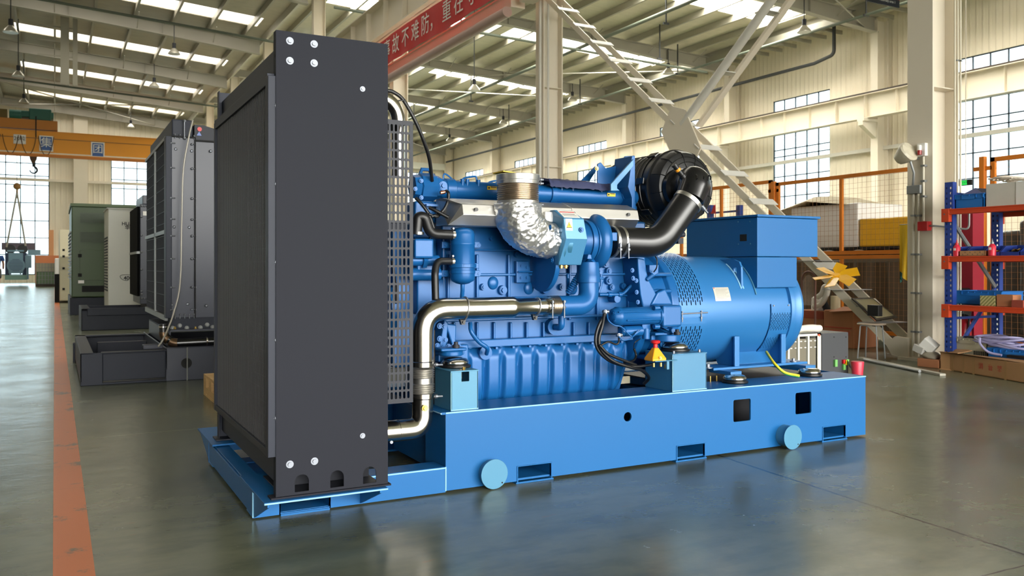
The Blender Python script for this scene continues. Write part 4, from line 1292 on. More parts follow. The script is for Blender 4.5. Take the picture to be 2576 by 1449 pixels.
mb = MB().cyl((mx_ - .01, my_ + .03, .588), (mx_ - .01, my_ + .03, .612), .056, 32).box(mx_ - .06, mx_ + .06, my_ + .03, 3.80, .588, .612).box(mx_ - .08, mx_ + .05, my_ - .02, 3.8, .612, .626)
ea = mb.make('engine_foot', BLUE_ENG, G, smooth=30, bevel=.005)
MB().cyl((mx_, my_ - .005, .625), (mx_, my_ - .005, .640), .017, 24).cyl((mx_, my_ - .005, .638), (mx_, my_ - .005, .654), .010, 16).make('foot_nut', SLATE2, ea)
p = E(1167, 925, 3.5); MB().cyl((p.x, 3.50, .536), (p.x, 3.50, .55), .008, 6).make('clamp_bolt', BRASS, ea)
pd2 = pedestal(2.803, 3.028, 3.487, 3.72, .546, mat('pedestal_blue', (58, 118, 156), 0.38))
m2 = mount(2.93, 3.62, .552, .066, G, False)
for x, y in ((2.83, 3.51), (3.0, 3.51), (2.84, 3.7)): MB().cyl((x, y, .552), (x, y, .566), .007, 6).make('mount_bolt', ZINC, m2)
mb = MB().cyl((2.90, 3.66, .604), (2.90, 3.66, .640), .075, 36).box(2.80, 2.98, 3.66, 3.80, .604, .64).box(2.78, 2.86, 3.60, 3.80, .64, .655)
mb.prism([(3.60, .655), (3.64, .655), (3.80, .72), (3.80, .70)], 2.84, 2.87, 'X')
ef = mb.make('engine_foot', BLUE_ENG, G, smooth=30, bevel=.005)
MB().cyl((2.925, 3.60, .640), (2.925, 3.60, .655), .018, 24).cyl((2.925, 3.60, .652), (2.925, 3.60, .668), .011, 16).make('foot_nut', SLATE2, ef)
mb = MB()
for px, py in ((1668, 832), (1695, 832), (1668, 866), (1655, 845)):
    p = E(px, py, 3.66); mb.cyl((p.x, 3.75, p.z), (p.x, 3.66, p.z), .017, 18)
a_, b_ = E(1655, 828, 3.68), E(1700, 880, 3.68); mb.box(a_.x, b_.x, 3.68, 3.80, b_.z, a_.z)
mb.make('side_bracket', BLUE_ENG, fw, smooth=30, bevel=.004)
# mounts beneath the alternator
for x, y in ((3.33, 3.60), (3.93, 3.62)):
    m3 = mount(x, y, ZT + .002, .062, G, False)
    MB().box(x - .03, x + .05, y, 3.78, ZT + .042, ZT + .062).make('mount_arm', BLUE_ALT, m3, smooth=0, bevel=.002)
p = E(1800, 930, 3.66); MB().cyl((p.x, 3.72, .432), (p.x, 3.72, .437), .024, 20).cyl((p.x, 3.72, .437), (p.x, 3.72, .455), .011, 6).make('foot_bolt', ZINC, ft)
p = (3.915, 3.73); MB().cyl((p[0], p[1], .432), (p[0], p[1], .437), .022, 20).cyl((p[0], p[1], .437), (p[0], p[1], .452), .010, 6).make('foot_bolt', ZINC, ft)
for px in (1799, 1815, 1835):
    p = E(px, 955, 3.66); MB().cyl((p.x, 3.70, .33), (p.x, 3.70, .39), .005, 10).make('threaded_stud', BRASS, base)
MB().box(3.05, 4.1, 3.68, 4.34, .345, .352).make('bed_plate', SLATE2, base, smooth=0)
MB().tube(smooth_path([E(1928, 885, 3.70), E(1938, 900, 3.62), E(1952, 918, 3.56), E(1975, 937, 3.53), E(2010, 945, 3.52)]), .007, 10).make('earth_cable', mat('earth_yellow', (226, 208, 40), .4), alt)
MB().tube(smooth_path([E(1928, 888, 3.702), E(1938, 903, 3.622), E(1952, 921, 3.562), E(1975, 940, 3.532), E(2010, 948, 3.522)]), .0055, 10).make('earth_stripe', mat('earth_green', (30, 130, 70), .4), alt)

# ---- emergency stop on its bracket
p = E(1651, 905, 3.52)
mb = MB().box(p.x - .045, p.x + .10, 3.47, 3.56, p.z - .005, p.z)
a_ = E(1681, 912, 3.48); mb.box(a_.x - .012, a_.x + .004, 3.475, 3.49, a_.z - .035, a_.z + .008)
bk = mb.make('emergency_bracket', CAPBLUE, G, smooth=0, bevel=.002)
b = E(1650, 908, 3.51); w_ = .043
def quadz(z, hx, hy): return [(b.x - hx, 3.515 - hy, z), (b.x + hx, 3.515 - hy, z), (b.x + hx, 3.515 + hy, z), (b.x - hx, 3.515 + hy, z)]
vs = quadz(b.z + .002, .044, .036) + quadz(b.z + .014, .044, .036) + quadz(b.z + .024, .038, .031) + quadz(b.z + .062, .016, .014) + quadz(b.z + .068, .012, .011)
fs = [(3, 2, 1, 0), (16, 17, 18, 19)]
for k in range(4):
    for i in range(4): fs.append((k * 4 + i, k * 4 + (i + 1) % 4, (k + 1) * 4 + (i + 1) % 4, (k + 1) * 4 + i))
eo = MB().add(vs, fs).make('emergency_stop_body', mat('signal_orange', (240, 160, 24), .4), bk, smooth=0, bevel=.004, seg=3)
MB().lathe((b.x, 3.515, b.z + .066), (0, 0, 1), [(0, .012), (.02, .011), (.026, .024), (.036, .026), (.040, .02), (.041, .0001)], 24).make('emergency_button', RED, bk)
mb = MB()
for px, py in ((1644, 917), (1662, 916), (1674, 921)): q = E(px, py, 3.5); mb.cyl(q + Vector((0, 0, .008)), q - Vector((0, 0, .012)), .007, 10)
q = E(1661, 901, 3.477); mb.bolt(q, (0, -1, 0), .006)
mb.make('gland_nut', BRASS, bk)

# ---- oil separator canister
cx, cy = E(1168, 640, 3.66).x, 3.68
zt_, zb_ = E(1168, 570, 3.62).z, E(1168, 716, 3.62).z
r = .058; Hh = zt_ - zb_
mb = MB().lathe((cx, cy, zb_), (0, 0, 1), [(0, .012), (.004, .03), (.016, .052), (.028, r), (.05, r), (.052, r + .003), (.066, r + .003), (.068, r), (Hh - .085, r), (Hh - .082, r + .002), (Hh - .077, r + .002), (Hh - .074, r), (Hh - .035, r), (Hh - .018, r * .9), (Hh - .006, r * .62), (Hh, .0001)], 48)
can = mb.make('oil_separator', BLUE_ENG, G, smooth=35)
mb = MB()
for zz in (zb_ + .088, ): mb.lathe((cx, cy, zz - .009), (0, 0, 1), [(0, r + .001), (.0, r + .008), (.018, r + .008), (.018, r + .001)], 40).box(cx + r, cx + r + .022, cy - .012, cy + .012, zz - .012, zz + .012)
for px, py in ((1122, 616), (1122, 688)):
    q = E(px, py, 3.74); mb.box(q.x - .02, cx - r * .6, 3.74, 3.755, q.z - .016, q.z + .016)
    q = E(1204, py, 3.74); mb.box(cx + r * .5, q.x + .005, 3.735, 3.755, q.z - .015, q.z + .015)
mb.make('canister_bracket', BLUE_ENG, can, smooth=0, bevel=.002)
mb = MB()
for px, py in ((1121, 616), (1121, 689), (1204, 617), (1204, 689)):
    q = E(px, py, 3.74); mb.bolt((q.x, 3.74, q.z), (0, -1, 0), .008)
mb.tube([(cx, cy, zb_ + .004), (cx, cy, zb_ - .03), (cx + .006, cy + .02, zb_ - .07)], .010, 12)
mb.make('canister_bolt', BLUE_ENG, can)
# rubber breather hoses
hose = MB().tube(elbow_path([E(1048, 590, 3.66), E(1052, 545, 3.66), E(1068, 545, 3.65), E(1082, 588, 3.66), E(1142, 591, 3.67)], .05, 8), .0235, 20)
ho = hose.make('breather_hose', BLACK, G)
hose = MB().tube(elbow_path([E(1096, 765, 3.60), E(1094, 690, 3.62), E(1098, 657, 3.64), E(1140, 657, 3.66)], .06, 10), .017, 20)
hose.make('lower_hose', BLACK, ho)
MB().tube([E(1088, 830, 3.66), E(1088, 985, 3.66)], .013, 14).make('drain_hose', BLACK, ho)
def hoseclamp(p, d, r, parent, w=.012, m=STEEL):
    d = Vector(d).normalized()
    mb = MB().lathe(Vector(p) - d * w / 2, d, [(0, r - .001), (0, r + .002), (w, r + .002), (w, r - .001)], 36)
    return mb.make('hose_clamp', m, parent)
cpos = E(1139, 591, 3.67)
c1 = hoseclamp(cpos, (1, 0, 0), .0235, ho); MB().cyl((cpos.x, cpos.y - .01, cpos.z + .030), (cpos.x, cpos.y + .012, cpos.z + .030), .005, 10).make('clamp_screw', ZINC, ho)
cpos = E(1138, 657, 3.66)
hoseclamp(cpos, (1, 0, 0), .018, ho); MB().cyl((cpos.x, cpos.y - .01, cpos.z + .024), (cpos.x, cpos.y + .012, cpos.z + .024), .005, 10).make('clamp_screw', ZINC, ho)
hoseclamp(E(1052, 587, 3.66), (0, 0, 1), .024, ho)
# wiring at the fan end
mb = MB()
cable(mb, [(1122, 480, 3.72), (1128, 486, 3.70), (1127, 505, 3.70), (1118, 525, 3.70), (1105, 538, 3.70), (1085, 545, 3.70)], .0075)
cable(mb, [(1046, 498, 3.74), (1062, 515, 3.72), (1078, 538, 3.71), (1088, 565, 3.71), (1090, 580, 3.71), (1076, 612, 3.72)], .008)
cable(mb, [(1080, 522, 3.70), (1100, 532, 3.68), (1128, 547, 3.66)], .009)
cable(mb, [(1078, 538, 3.70), (1100, 545, 3.70), (1112, 530, 3.70)], .006)
mb.make('wiring_loom', BLACK, G)
p = E(1117, 483, 3.72); MB().cyl(p - Vector((.02, 0, .004)), p + Vector((.004, 0, 0)), .009, 12).make('sender_plug', mat('copper', (190, 130, 110), .3, .9), mani)

# ---- radiator top hose (chrome) and black vent hose
pz = E(975, 246, 3.60).z; pxx = E(1003, 280, 3.60).x
mb = MB().tube(elbow_path([(1.12, 3.60, pz), (pxx, 3.60, pz), (pxx, 3.60, 1.40)], .12, 12), .031, 28)
ch = mb.make('radiator_top_pipe', STEEL, G)
mb = MB()
mb.tube(smooth_path([E(975, 228, 3.62), E(990, 232, 3.62), E(1015, 252, 3.62), E(1045, 305, 3.62), E(1066, 355, 3.64), E(1080, 400, 3.68), E(1087, 455, 3.76)]), .0085, 12)
mb.make('vent_hose', BLACK, ch)
MB().tube(smooth_path([E(985, 262, 3.66), E(1000, 254, 3.62), E(1020, 252, 3.61)]), .003, 8).make('cable_tie', BLACK, ch)

# ---- stainless coolant pipe from the turbo side down to the radiator
PY = 3.55
def lat(mb, p, d, prof, seg=40): return mb.lathe(p, d, prof, seg)
q1, q2 = E(1115, 777, PY), E(1283, 776, PY)
v0, v1 = E(1063, 840, PY), E(1063, 908, PY)
mb = MB().tube(elbow_path([(v0.x, PY, v1.z), (v0.x, PY, q1.z), (q2.x, PY, q1.z)], .115, 16), .0495, 36)
# vertical pipe is slimmer visually; keep one diameter through the bend, cone to the reducer
sp = mb.make('coolant_pipe', STEEL, G, smooth=50)
q3 = E(1380, 772, PY)
MB().lathe((q2.x - .002, PY, q1.z), (1, 0, 0), [(0, .0495), (.018, .0495), (.036, .039), (q3.x - q2.x, .039)], 40).make('pipe_reducer', STEEL, sp, smooth=50)
def bellows(mb, p, d, L, r, n, amp=.005):
    prof = [(0, r - amp)]
    for k in range(n):
        for j in range(6):
            t = (k + j / 6) / n
            prof.append((L * t, r - amp * math.cos(2 * PI * j / 6)))
    prof.append((L, r - amp))
    return mb.lathe(p, d, prof, 44)
bel = bellows(MB(), (q3.x, PY, q1.z), (1, 0, 0), .055, .046, 5).make('pipe_bellows', BELLOW, sp, smooth=80)
for x in (q3.x - .008, q3.x + .058):
    c = hoseclamp((x, PY, q1.z), (1, 0, 0), .047, sp, .018)
    MB().cyl((x, PY - .052, q1.z + .03), (x, PY - .052, q1.z - .055), .0035, 8).cyl((x, PY - .052, q1.z + .018), (x, PY - .052, q1.z + .028), .008, 10).cyl((x, PY - .052, q1.z - .01), (x, PY - .052, q1.z), .007, 6).make('clamp_screw', ZINC, sp)
# clip rings around the pipe
for px, rr in ((1168, .0515), (1350, .0415)):
    x = E(px, 776, PY).x
    mb = MB().tube([(x + .004 * math.sin(a), PY + rr * math.cos(a), q1.z + rr * math.sin(a)) for a in [2 * PI * k / 32 for k in range(32)]], .0038, 8, close=True)
    mb.make('pipe_clip', STEELB, sp)
    z = q1.z - rr - .012
    MB().prism([(x - .016, z + .015), (x + .014, z + .015), (x + .008, z - .012), (x - .008, z - .012)], PY + .01, PY + .03, 'Y').cyl((x, PY + .01, z), (x, PY + .002, z), .006, 10).make('clip_foot', BLACK, sp)
# vertical bellows and bottom elbow
zA, zB = E(1063, 918, PY).z, E(1063, 988, PY).z
for k, (ya, yb) in enumerate(((925, 951), (964, 990))):
    za, zb = E(1063, yb, PY).z, E(1063, ya, PY).z
    bellows(MB(), (v0.x, PY, za), (0, 0, 1), zb - za, .047, 5, .006).make('pipe_bellows', STEELB, sp, smooth=80)
za, zb = E(1063, 964, PY).z, E(1063, 951, PY).z
MB().cyl((v0.x, PY, za), (v0.x, PY, zb), .042, 36).make('bellows_sleeve', STEELB, sp)
for py in (916, 995):
    z = E(1063, py, PY).z
    hoseclamp((v0.x, PY, z), (0, 0, 1), .048, sp, .02)
    MB().cyl((v0.x + .035, PY - .05, z), (v0.x + .075, PY - .05, z - .002), .0045, 8).cyl((v0.x + .04, PY - .05, z), (v0.x + .05, PY - .05, z), .009, 10).make('clamp_screw', ZINC, sp)
zt2 = E(1063, 1003, PY).z
ze = E(980, 1085, PY).z
MB().tube(elbow_path([(v0.x, PY, zt2), (v0.x, PY, ze), (1.14, PY, ze)], .125, 16), .0465, 36).make('bottom_elbow', STEEL, sp, smooth=50)
p = E(1067, 1026, PY - .046); MB().cyl(p, p + Vector((0, -.012, 0)), .015, 20).bolt(p + Vector((0, -.012, 0)), (0, -1, 0), .010, washer=False).make('drain_plug', BRASS, sp)
x = E(1000, 1085, PY).x; MB().lathe((x, PY, ze), (1, 0, 0), [(0, .0465), (.001, .048), (.004, .048), (.005, .0465)], 36).make('pipe_seam', STEEL, sp)
p = E(984, 1112, PY - .046); MB().cyl(p, p + Vector((0, -.006, 0)), .007, 12).make('pipe_screw', ZINC, sp)
# blue elbow from the bellows up to the compressor outlet
q4 = E(1408, 770, PY); q5 = E(1478, 770, 3.58)
mb = MB().tube(elbow_path([(q3.x + .05, PY, q1.z), (q5.x, PY + .01, q1.z), (q5.x, PY + .03, E(1478, 680, 3.58).z)], .105, 16), .050, 32)
up = E(1478, 700, 3.58)
mb.lathe((q5.x, PY + .02, up.z - .02), (0, 0, 1), [(0, .052), (0, .058), (.03, .058), (.035, .056), (.085, .052), (.10, .05)], 36)
be = mb.make('charge_air_elbow', BLUE_ENG, G, smooth=45)
mb = MB().cyl((q5.x + .05, PY + .02, up.z + .0), (q5.x + .085, PY + .02, up.z), .008, 10).cyl((q5.x + .075, PY + .02, up.z + .02), (q5.x + .075, PY + .02, up.z - .04), .006, 8)
mb.make('elbow_clamp', BLUE_ENG, be)
# oil return from turbo with a ribbed flexible end
a_, b_, c_ = E(1458, 665, 3.60), E(1452, 700, 3.61), E(1430, 738, 3.66)
MB().tube(smooth_path([a_, E(1458, 685, 3.60), b_]), .015, 14).make('turbo_drain', BLUE_ENG, be)
bellows(MB(), b_, (c_ - b_), (c_ - b_).length, .017, 8, .003).make('drain_flex', BLUE_ENG, be, smooth=60)
MB().tube([E(1429, 690, 3.66), E(1429, 725, 3.70)], .007, 10).cyl(E(1429, 690, 3.66), E(1429, 700, 3.66), .010, 12).make('oil_feed', BLUE_ENG, be)

# ---- turbocharger
TY = 3.60
tz = E(1495, 608, TY).z
tx = E(1497, 608, TY).x
mb = MB().tube([(tx, TY + .088 * math.cos(a), tz + .096 * math.sin(a)) for a in [2 * PI * k / 48 for k in range(48)]], .044, 20, close=True, rr=[.038 + .010 * abs(1 - 2 * k / 48) for k in range(48)])
mb.lathe((tx - .05, TY, tz), (1, 0, 0), [(0, .05), (.01, .105), (.03, .112), (.05, .09), (.075, .06), (.10, .052), (.12, .052)], 48)
mb.cyl((tx + .01, TY + .02, tz - .07), (q5.x, PY + .03, up.z + .06), .046, 28)
tb_ = mb.make('turbocharger', BLUE_ENG, G, smooth=45)
mb = MB().lathe((tx - .075, TY, tz), (1, 0, 0), [(0, .09), (.0, .106), (.014, .109), (.028, .106), (.03, .10)], 60)
mb.make('v_band', BLUE_ENG, tb_)
MB().lathe((tx - .17, TY, tz), (1, 0, 0), [(0, .06), (.03, .066), (.06, .085), (.10, .098)], 40).make('bearing_housing', BLUE_ENG, tb_)
p = E(1535, 596, TY - .06); MB().box(p.x - .016, p.x + .016, TY - .10, TY - .05, p.z - .022, p.z + .022).make('actuator_lug', BLUE_ENG, tb_, smooth=0, bevel=.004)
p = E(1478, 647, TY - .09); MB().prism([(p.x - .014, p.z - .01), (p.x + .014, p.z - .01), (p.x + .008, p.z + .014), (p.x - .008, p.z + .014)], TY - .11, TY - .04, 'Y').make('drain_boss', BLUE_ENG, tb_, smooth=0, bevel=.003)
# turbine flange disc
fx = E(1405, 608, TY).x
mb = MB().lathe((fx - .015, TY, tz), (1, 0, 0), [(0, .05), (0, .108), (.012, .112), (.03, .112), (.032, .09)], 56)
mb.lathe((fx - .04, TY + .03, tz - .015), (1, 0, 0), [(0, .06), (.005, .13), (.02, .135), (.03, .13)], 56)
tf = mb.make('turbine_flange', mat('teal_blue_casting', (60, 118, 150), .3, .3), G, smooth=40)
MB().lathe((fx - .05, 3.70, tz - .10), (1, 0, 0), [(0, .07), (.005, .15), (.02, .152), (.03, .15)], 56).make('exhaust_manifold_flange', BLUE_ENG, tf, smooth=40)
p = E(1388, 658, TY - .09)
MB().bolt(tuple(E(1389, 655, TY - .07)), (-1, 0, 0), .009).bolt(tuple(E(1384, 572, TY - .09)), (-1, 0, 0), .009).make('flange_bolt', BLUE_ENG, tf)
# faceted heat cover with warning labels
hx0, hx1 = E(1417, 600, TY - .10).x, E(1462, 600, TY - .10).x
sec = [(TY + .07, tz + .15), (TY - .03, tz + .150), (TY - .108, tz + .106), (TY - .118, tz + .008), (TY - .075, tz - .118), (TY + .07, tz - .118)]
mb = MB(); n = len(sec)
sk = [0, 0, .010, .018, .0, 0]
vs = [(hx0 - .012 + sk[k], y, z) for k, (y, z) in enumerate(sec)] + [(hx1 + (.0, -.01, .012, .026, .016, .0)[k], y, z) for k, (y, z) in enumerate(sec)]
mb.add(vs, [tuple(range(n - 1, -1, -1)), tuple(range(n, 2 * n))] + [((i + 1) % n, (i + 1) % n + n, i + n, i) for i in range(n)])
hc = mb.make('turbo_heat_cover', mat('cover_blue', (70, 130, 172), .35, .15), tf, smooth=0, bevel=.004)
def on_sec(k, t): a, b = sec[k], sec[k + 1]; return (a[0] + (b[0] - a[0]) * t, a[1] + (b[1] - a[1]) * t)
def stick(name, k, t0, t1, x0, x1, m, lift=.0012, par=None):
    (ya, za), (yb, zb) = on_sec(k, t0), on_sec(k, t1)
    d = Vector((0, yb - ya, zb - za)).normalized(); nn = Vector((1, 0, 0)).cross(d); nn = nn if nn.y < 0 else -nn; nn *= lift
    vs = [(x0, ya, za), (x1, ya, za), (x1, yb, zb), (x0, yb, zb)]
    vs = [Vector(v) for v in vs] + [Vector(v) + nn for v in vs]
    o = MB().add(vs, [(0, 1, 2, 3), (7, 6, 5, 4), (0, 4, 5, 1), (1, 5, 6, 2), (2, 6, 7, 3), (3, 7, 4, 0)]).make(name, m, par or hc, smooth=0)
    return o
stick('caution_label', 1, .05, .9, hx0 + .004, hx1 - .006, WHITE)
stick('label_red_bar', 1, .22, .3, hx0 + .008, hx1 - .010, RED, .002)
stick('label_print', 1, .5, .56, hx0 + .012, hx1 - .02, GREY, .002); stick('label_print', 1, .66, .7, hx0 + .012, hx1 - .016, GREY, .002)
stick('triangle_label', 2, .02, .60, hx0 + .006, hx0 + .044, WHITE, .0016)
yy, z0_ = on_sec(2, .5); ta = on_sec(2, .52); tb2 = on_sec(2, .14); cxx = hx0 + .025
def tri(s, m, lift, name):
    cz = (ta[1] + tb2[1]) / 2; cyy = (ta[0] + tb2[0]) / 2 - lift
    mb = MB().add([(cxx - .016 * s, cyy - .001 * s, cz - .0135 * s), (cxx + .016 * s, cyy - .001 * s, cz - .0135 * s), (cxx, cyy + .0015 * s, cz + .0165 * s),
                   (cxx - .016 * s, cyy + .002, cz - .0135 * s), (cxx + .016 * s, cyy + .002, cz - .0135 * s), (cxx, cyy + .003, cz + .0165 * s)],
                  [(0, 1, 2), (5, 4, 3), (0, 3, 4, 1), (1, 4, 5, 2), (2, 5, 3, 0)])
    mb.make(name, m, hc, smooth=0)
tri(1.0, INK, .0026, 'triangle_border'); tri(.8, YELLOW, .0034, 'triangle_sign')
cz = (ta[1] + tb2[1]) / 2; cyy = (ta[0] + tb2[0]) / 2 - .0042
MB().box(cxx - .001, cxx + .001, cyy - .0003, cyy + .001, cz - .004, cz + .006).cyl((cxx, cyy - .0003, cz - .007), (cxx, cyy + .001, cz - .007), .0012, 8).make('triangle_mark', INK, hc)
p = Vector((hx1 - .018 + .008, sec[2][0] * .35 + sec[3][0] * .65 - .001, sec[2][1] * .45 + sec[3][1] * .55)); MB().cyl(p, p + Vector((0, -.004, 0)), .013, 24).bolt(p + Vector((0, -.004, 0)), (0, -1, 0), .008).make('cover_bolt', BLUE_ENG, hc)
mb = MB()
for dx in (.018, .045): mb.cyl((hx0 + dx, TY - .05, sec[4][1] + .002), (hx0 + dx, TY - .05, sec[4][1] - .016), .009, 10).cyl((hx0 + dx, TY - .05, sec[4][1] - .004), (hx0 + dx, TY - .05, sec[4][1] - .007), .014, 14)
mb.make('oil_fitting', BRASS, tf)

# ---- foil wrapped exhaust elbow with bellows on top
FYc = 3.585
ct = E(1303, 520, FYc)
_a, _b, _c2 = Vector((ct.x, FYc, ct.z + .012)), Vector((ct.x - .006, FYc, tz + .01)), Vector((fx - .012, TY, tz))
path = [_a * (1 - t) ** 2 + _b * 2 * t * (1 - t) + _c2 * t * t for t in [k / 22 for k in range(23)]]
n = len(path)
rr = [.120] * n
for i in range(n):
    t = i / (n - 1); rr[i] = .122 - .036 * t ** 1.3
SEG = 110
fine = []
for i in range(n - 1):
    for k in range(4): fine.append((path[i] * (1 - k / 4) + path[i + 1] * (k / 4), rr[i] * (1 - k / 4) + rr[i + 1] * k / 4))
fine.append((path[-1], rr[-1]))
mb = MB().tube([f[0] for f in fine], .1, SEG, rr=[f[1] for f in fine])
from mathutils import noise as mn
cen = [f[0] for f in fine]
for i in range(len(fine)):
    for k in range(SEG):
        v = Vector(mb.v[i * SEG + k]); d = (v - cen[i]).normalized()
        q = Vector((v.x * 1.0, v.y * 1.0, v.z * 1.8)) 
        a = abs(mn.noise(v * 16)) + .6 * abs(mn.noise(Vector((v.x * 42, v.y * 30, v.z * 60)))) + .35 * abs(mn.noise(v * 95))
        tt = i / len(fine)
        rag = .0 if 2 < i else .004 * mn.noise(v * 70)
        mb.v[i * SEG + k] = tuple(v + d * (.004 - .016 * a))
foil = mb.make('foil_wrapped_elbow', FOIL, G, smooth=50)
top = Vector((ct.x, FYc, E(1303, 522, FYc).z))
zb5 = E(1303, 507, FYc).z; zb4 = E(1303, 464, FYc).z; zb3 = E(1303, 440, FYc).z
MB().cyl((ct.x, FYc, top.z - .02), (ct.x, FYc, zb5), .090, 44).make('elbow_neck', SLATE2, foil)
ex = bellows(MB(), (ct.x, FYc, zb5 + .002), (0, 0, 1), zb4 - zb5, .097, 9, .0045).make('exhaust_bellows', BELLOW, foil, smooth=80)
MB().lathe((ct.x, FYc, zb5 - .024), (0, 0, 1), [(0, .095), (0, .1), (.026, .101), (.026, .094)], 56).make('bellows_collar', STEELB, foil, smooth=30)
MB().lathe((ct.x, FYc, zb4), (0, 0, 1), [(0, .096), (0, .101), (.016, .101), (.018, .104), (zb3 - zb4 - .002, .104), (zb3 - zb4, .102), (zb3 - zb4, .088), (.01, .088)], 56).make('bellows_flange', STEELB, foil, smooth=30)
MB().lathe((ct.x, FYc, zb3 - .006), (0, 0, 1), [(0, .0001), (0, .088), (.002, .088)], 40).make('flange_insert', SLATE2, foil)
for z in (zb5 - .012, zb4 + .008, zb4 + .026):
    MB().cyl((ct.x + .10, FYc - .025, z), (ct.x + .125, FYc - .025, z), .006, 10).cyl((ct.x + .105, FYc - .025, z), (ct.x + .112, FYc - .025, z), .010, 10).make('clamp_screw', ZINC, foil)
for k in range(6):
    for z in (zb5 - .012, zb4 + .009):
        a = -PI / 2 + (k - 2.5) * .5; p = Vector((ct.x + .101 * math.cos(a), FYc + .101 * math.sin(a), z))
        MB().cyl(p, p + Vector((math.cos(a), math.sin(a), 0)) * .001, .0025, 8).make('rivet', BELLOW, foil)
o = MB().box(-.05, .03, -.06, .05, 0, .005).xf(Matrix.Translation((ct.x - .045, FYc + .03, zb3 + .004)) @ Matrix.Rotation(.08, 4, 'Y')).make('port_cover_sheet', YELLOW, foil, smooth=0)

# ---- air filter: ribbed black barrel across the engine, elbow and intake hose
AY = 3.66
fc = E(1703, 473, 3.75); R = .203
mb = MB().lathe((fc.x, AY - .02, fc.z), (0, 1, 0), [(0, .07), (.0, .095), (.010, .130), (.016, .160), (.030, .185), (.06, .198), (.085, R), (.10, R + .004), (.105, R + .009), (.118, R + .009), (.122, R), (.20, R - .004), (.35, R - .006), (.60, R - .010), (.66, R - .05), (.665, .05)], 72)
af = mb.make('air_filter', mat('black_filter_plastic', (26, 26, 28), .38, spec=.5), G, smooth=35)
mb = MB()
for k in range(12):
    a = 2 * PI * k / 12 + .2
    c_, s_ = math.cos(a), math.sin(a)
    pts = [(fc.x + c_ * q, AY - .02 + y - .002, fc.z + s_ * q) for q, y in ((.098, 0), (.131, .010), (.161, .016), (.186, .030), (.199, .06), (R + .002, .085))]
    mb.tube(pts, .0022, 6)
for rr_, y in ((.134, .010), (.162, .017)):
    mb.tube([(fc.x + rr_ * math.cos(2 * PI * k / 48), AY - .02 + y - .002, fc.z + rr_ * math.sin(2 * PI * k / 48)) for k in range(48)], .0022, 6, close=True)
for y in (.16, .20, .24, .28, .34, .40, .46, .52):
    mb.tube([(fc.x + (R) * math.cos(2 * PI * k / 48), AY + y, fc.z + (R) * math.sin(2 * PI * k / 48)) for k in range(48)], .003, 6, close=True)
mb.make('filter_rib', BLACKG, af)
mb = MB()
for a in (2.2, 3.0, 3.8, .9):
    p = Vector((fc.x + (R + .012) * math.cos(a), AY + .10, fc.z + (R + .012) * math.sin(a)))
    r_ = Vector((math.cos(a), 0, math.sin(a))); t_ = Vector((-math.sin(a), 0, math.cos(a)))
    q = [p + t_ * .018, p - t_ * .018, p - t_ * .018 + Vector((0, .07, 0)), p + t_ * .018 + Vector((0, .07, 0))]
    mb.add(q + [w_ + r_ * .012 for w_ in q], [(0, 1, 2, 3), (7, 6, 5, 4), (0, 4, 5, 1), (1, 5, 6, 2), (2, 6, 7, 3), (3, 7, 4, 0)])
mb.make('filter_latch', BLACKG, af, smooth=0, bevel=.003)
# elbow on the filter outlet
EYc = 3.50
e0 = Vector((E(1722, 472, 3.6).x, 3.63, E(1722, 472, 3.6).z)); e1 = Vector((E(1752, 455, EYc).x, 3.51, E(1752, 455, EYc).z)); e2 = E(1738, 497, EYc)
pth = elbow_path([e0, e1 + Vector((.01, 0, .01)), e2 + Vector((-.01, 0, -.01))], .09, 12)
nn = len(pth)
el_ = MB().tube(pth, .085, 32, rr=[.080 + .008 * math.sin(PI * i / (nn - 1)) - .004 * (i / (nn - 1)) for i in range(nn)]).make('filter_elbow', BLACKG, af, smooth=50)
MB().lathe(e0 + Vector((-.004, -.01, 0)), (0, 1, 0), [(0, .09), (0, .105), (.03, .105)], 40).make('elbow_collar', BLACKG, af)
mb = MB()
for off in (-.045, 0, .045):
    mb.tube([p + (Vector((off, -.078, .03))) for p in pth[3:12]], .004, 6)
mb.make('elbow_rib', BLACKG, af)
p = E(1715, 440, 3.45); q = E(1697, 416, 3.45)
sn = MB().cyl(p, q, .0145, 16).cyl(q, q + (q - p) * .12, .0165, 16).cyl(p - (q - p) * .25, p, .018, 16).make('dust_indicator', BLACK, af)
m_ = p + (q - p) * .45; MB().cyl(m_, m_ + (q - p) * .22, .0152, 16).make('indicator_band', mat('amber_band', (226, 150, 40), .4), af)
# intake hose
h0 = E(1733, 503, EYc); h1 = E(1640, 615, 3.52); h2 = E(1560, 614, 3.56)
hp = elbow_path([h0, E(1655, 612, 3.52), Vector((E(1556, 613, 3.58).x, 3.58, tz))], .16, 18)
ih = MB().tube(hp, .076, 36).make('intake_hose', mat('satin_black_hose', (24, 24, 26), .3, spec=.6), G, smooth=60)
d = (hp[0] - hp[1]).normalized()
c = hoseclamp(hp[0] + d * -.012, d, .077, ih, .022, STEELB)
pp = hp[0] + d * -.012 + Vector((.055, -.056, -.035)); MB().cyl(pp + Vector((-.025, 0, .02)), pp + Vector((.03, 0, -.024)), .006, 10).cyl(pp + Vector((-.012, -.0, .012)), pp + Vector((.008, 0, -.006)), .011, 10).make('clamp_screw', ZINC, ih)
d = Vector((1, 0, 0))
xh = hp[-1].x
MB().lathe((xh - .055, hp[-1].y, tz), d, [(0, .058), (.0, .074), (.03, .080), (.06, .080)], 40).make('rubber_coupling', BLACK, ih)
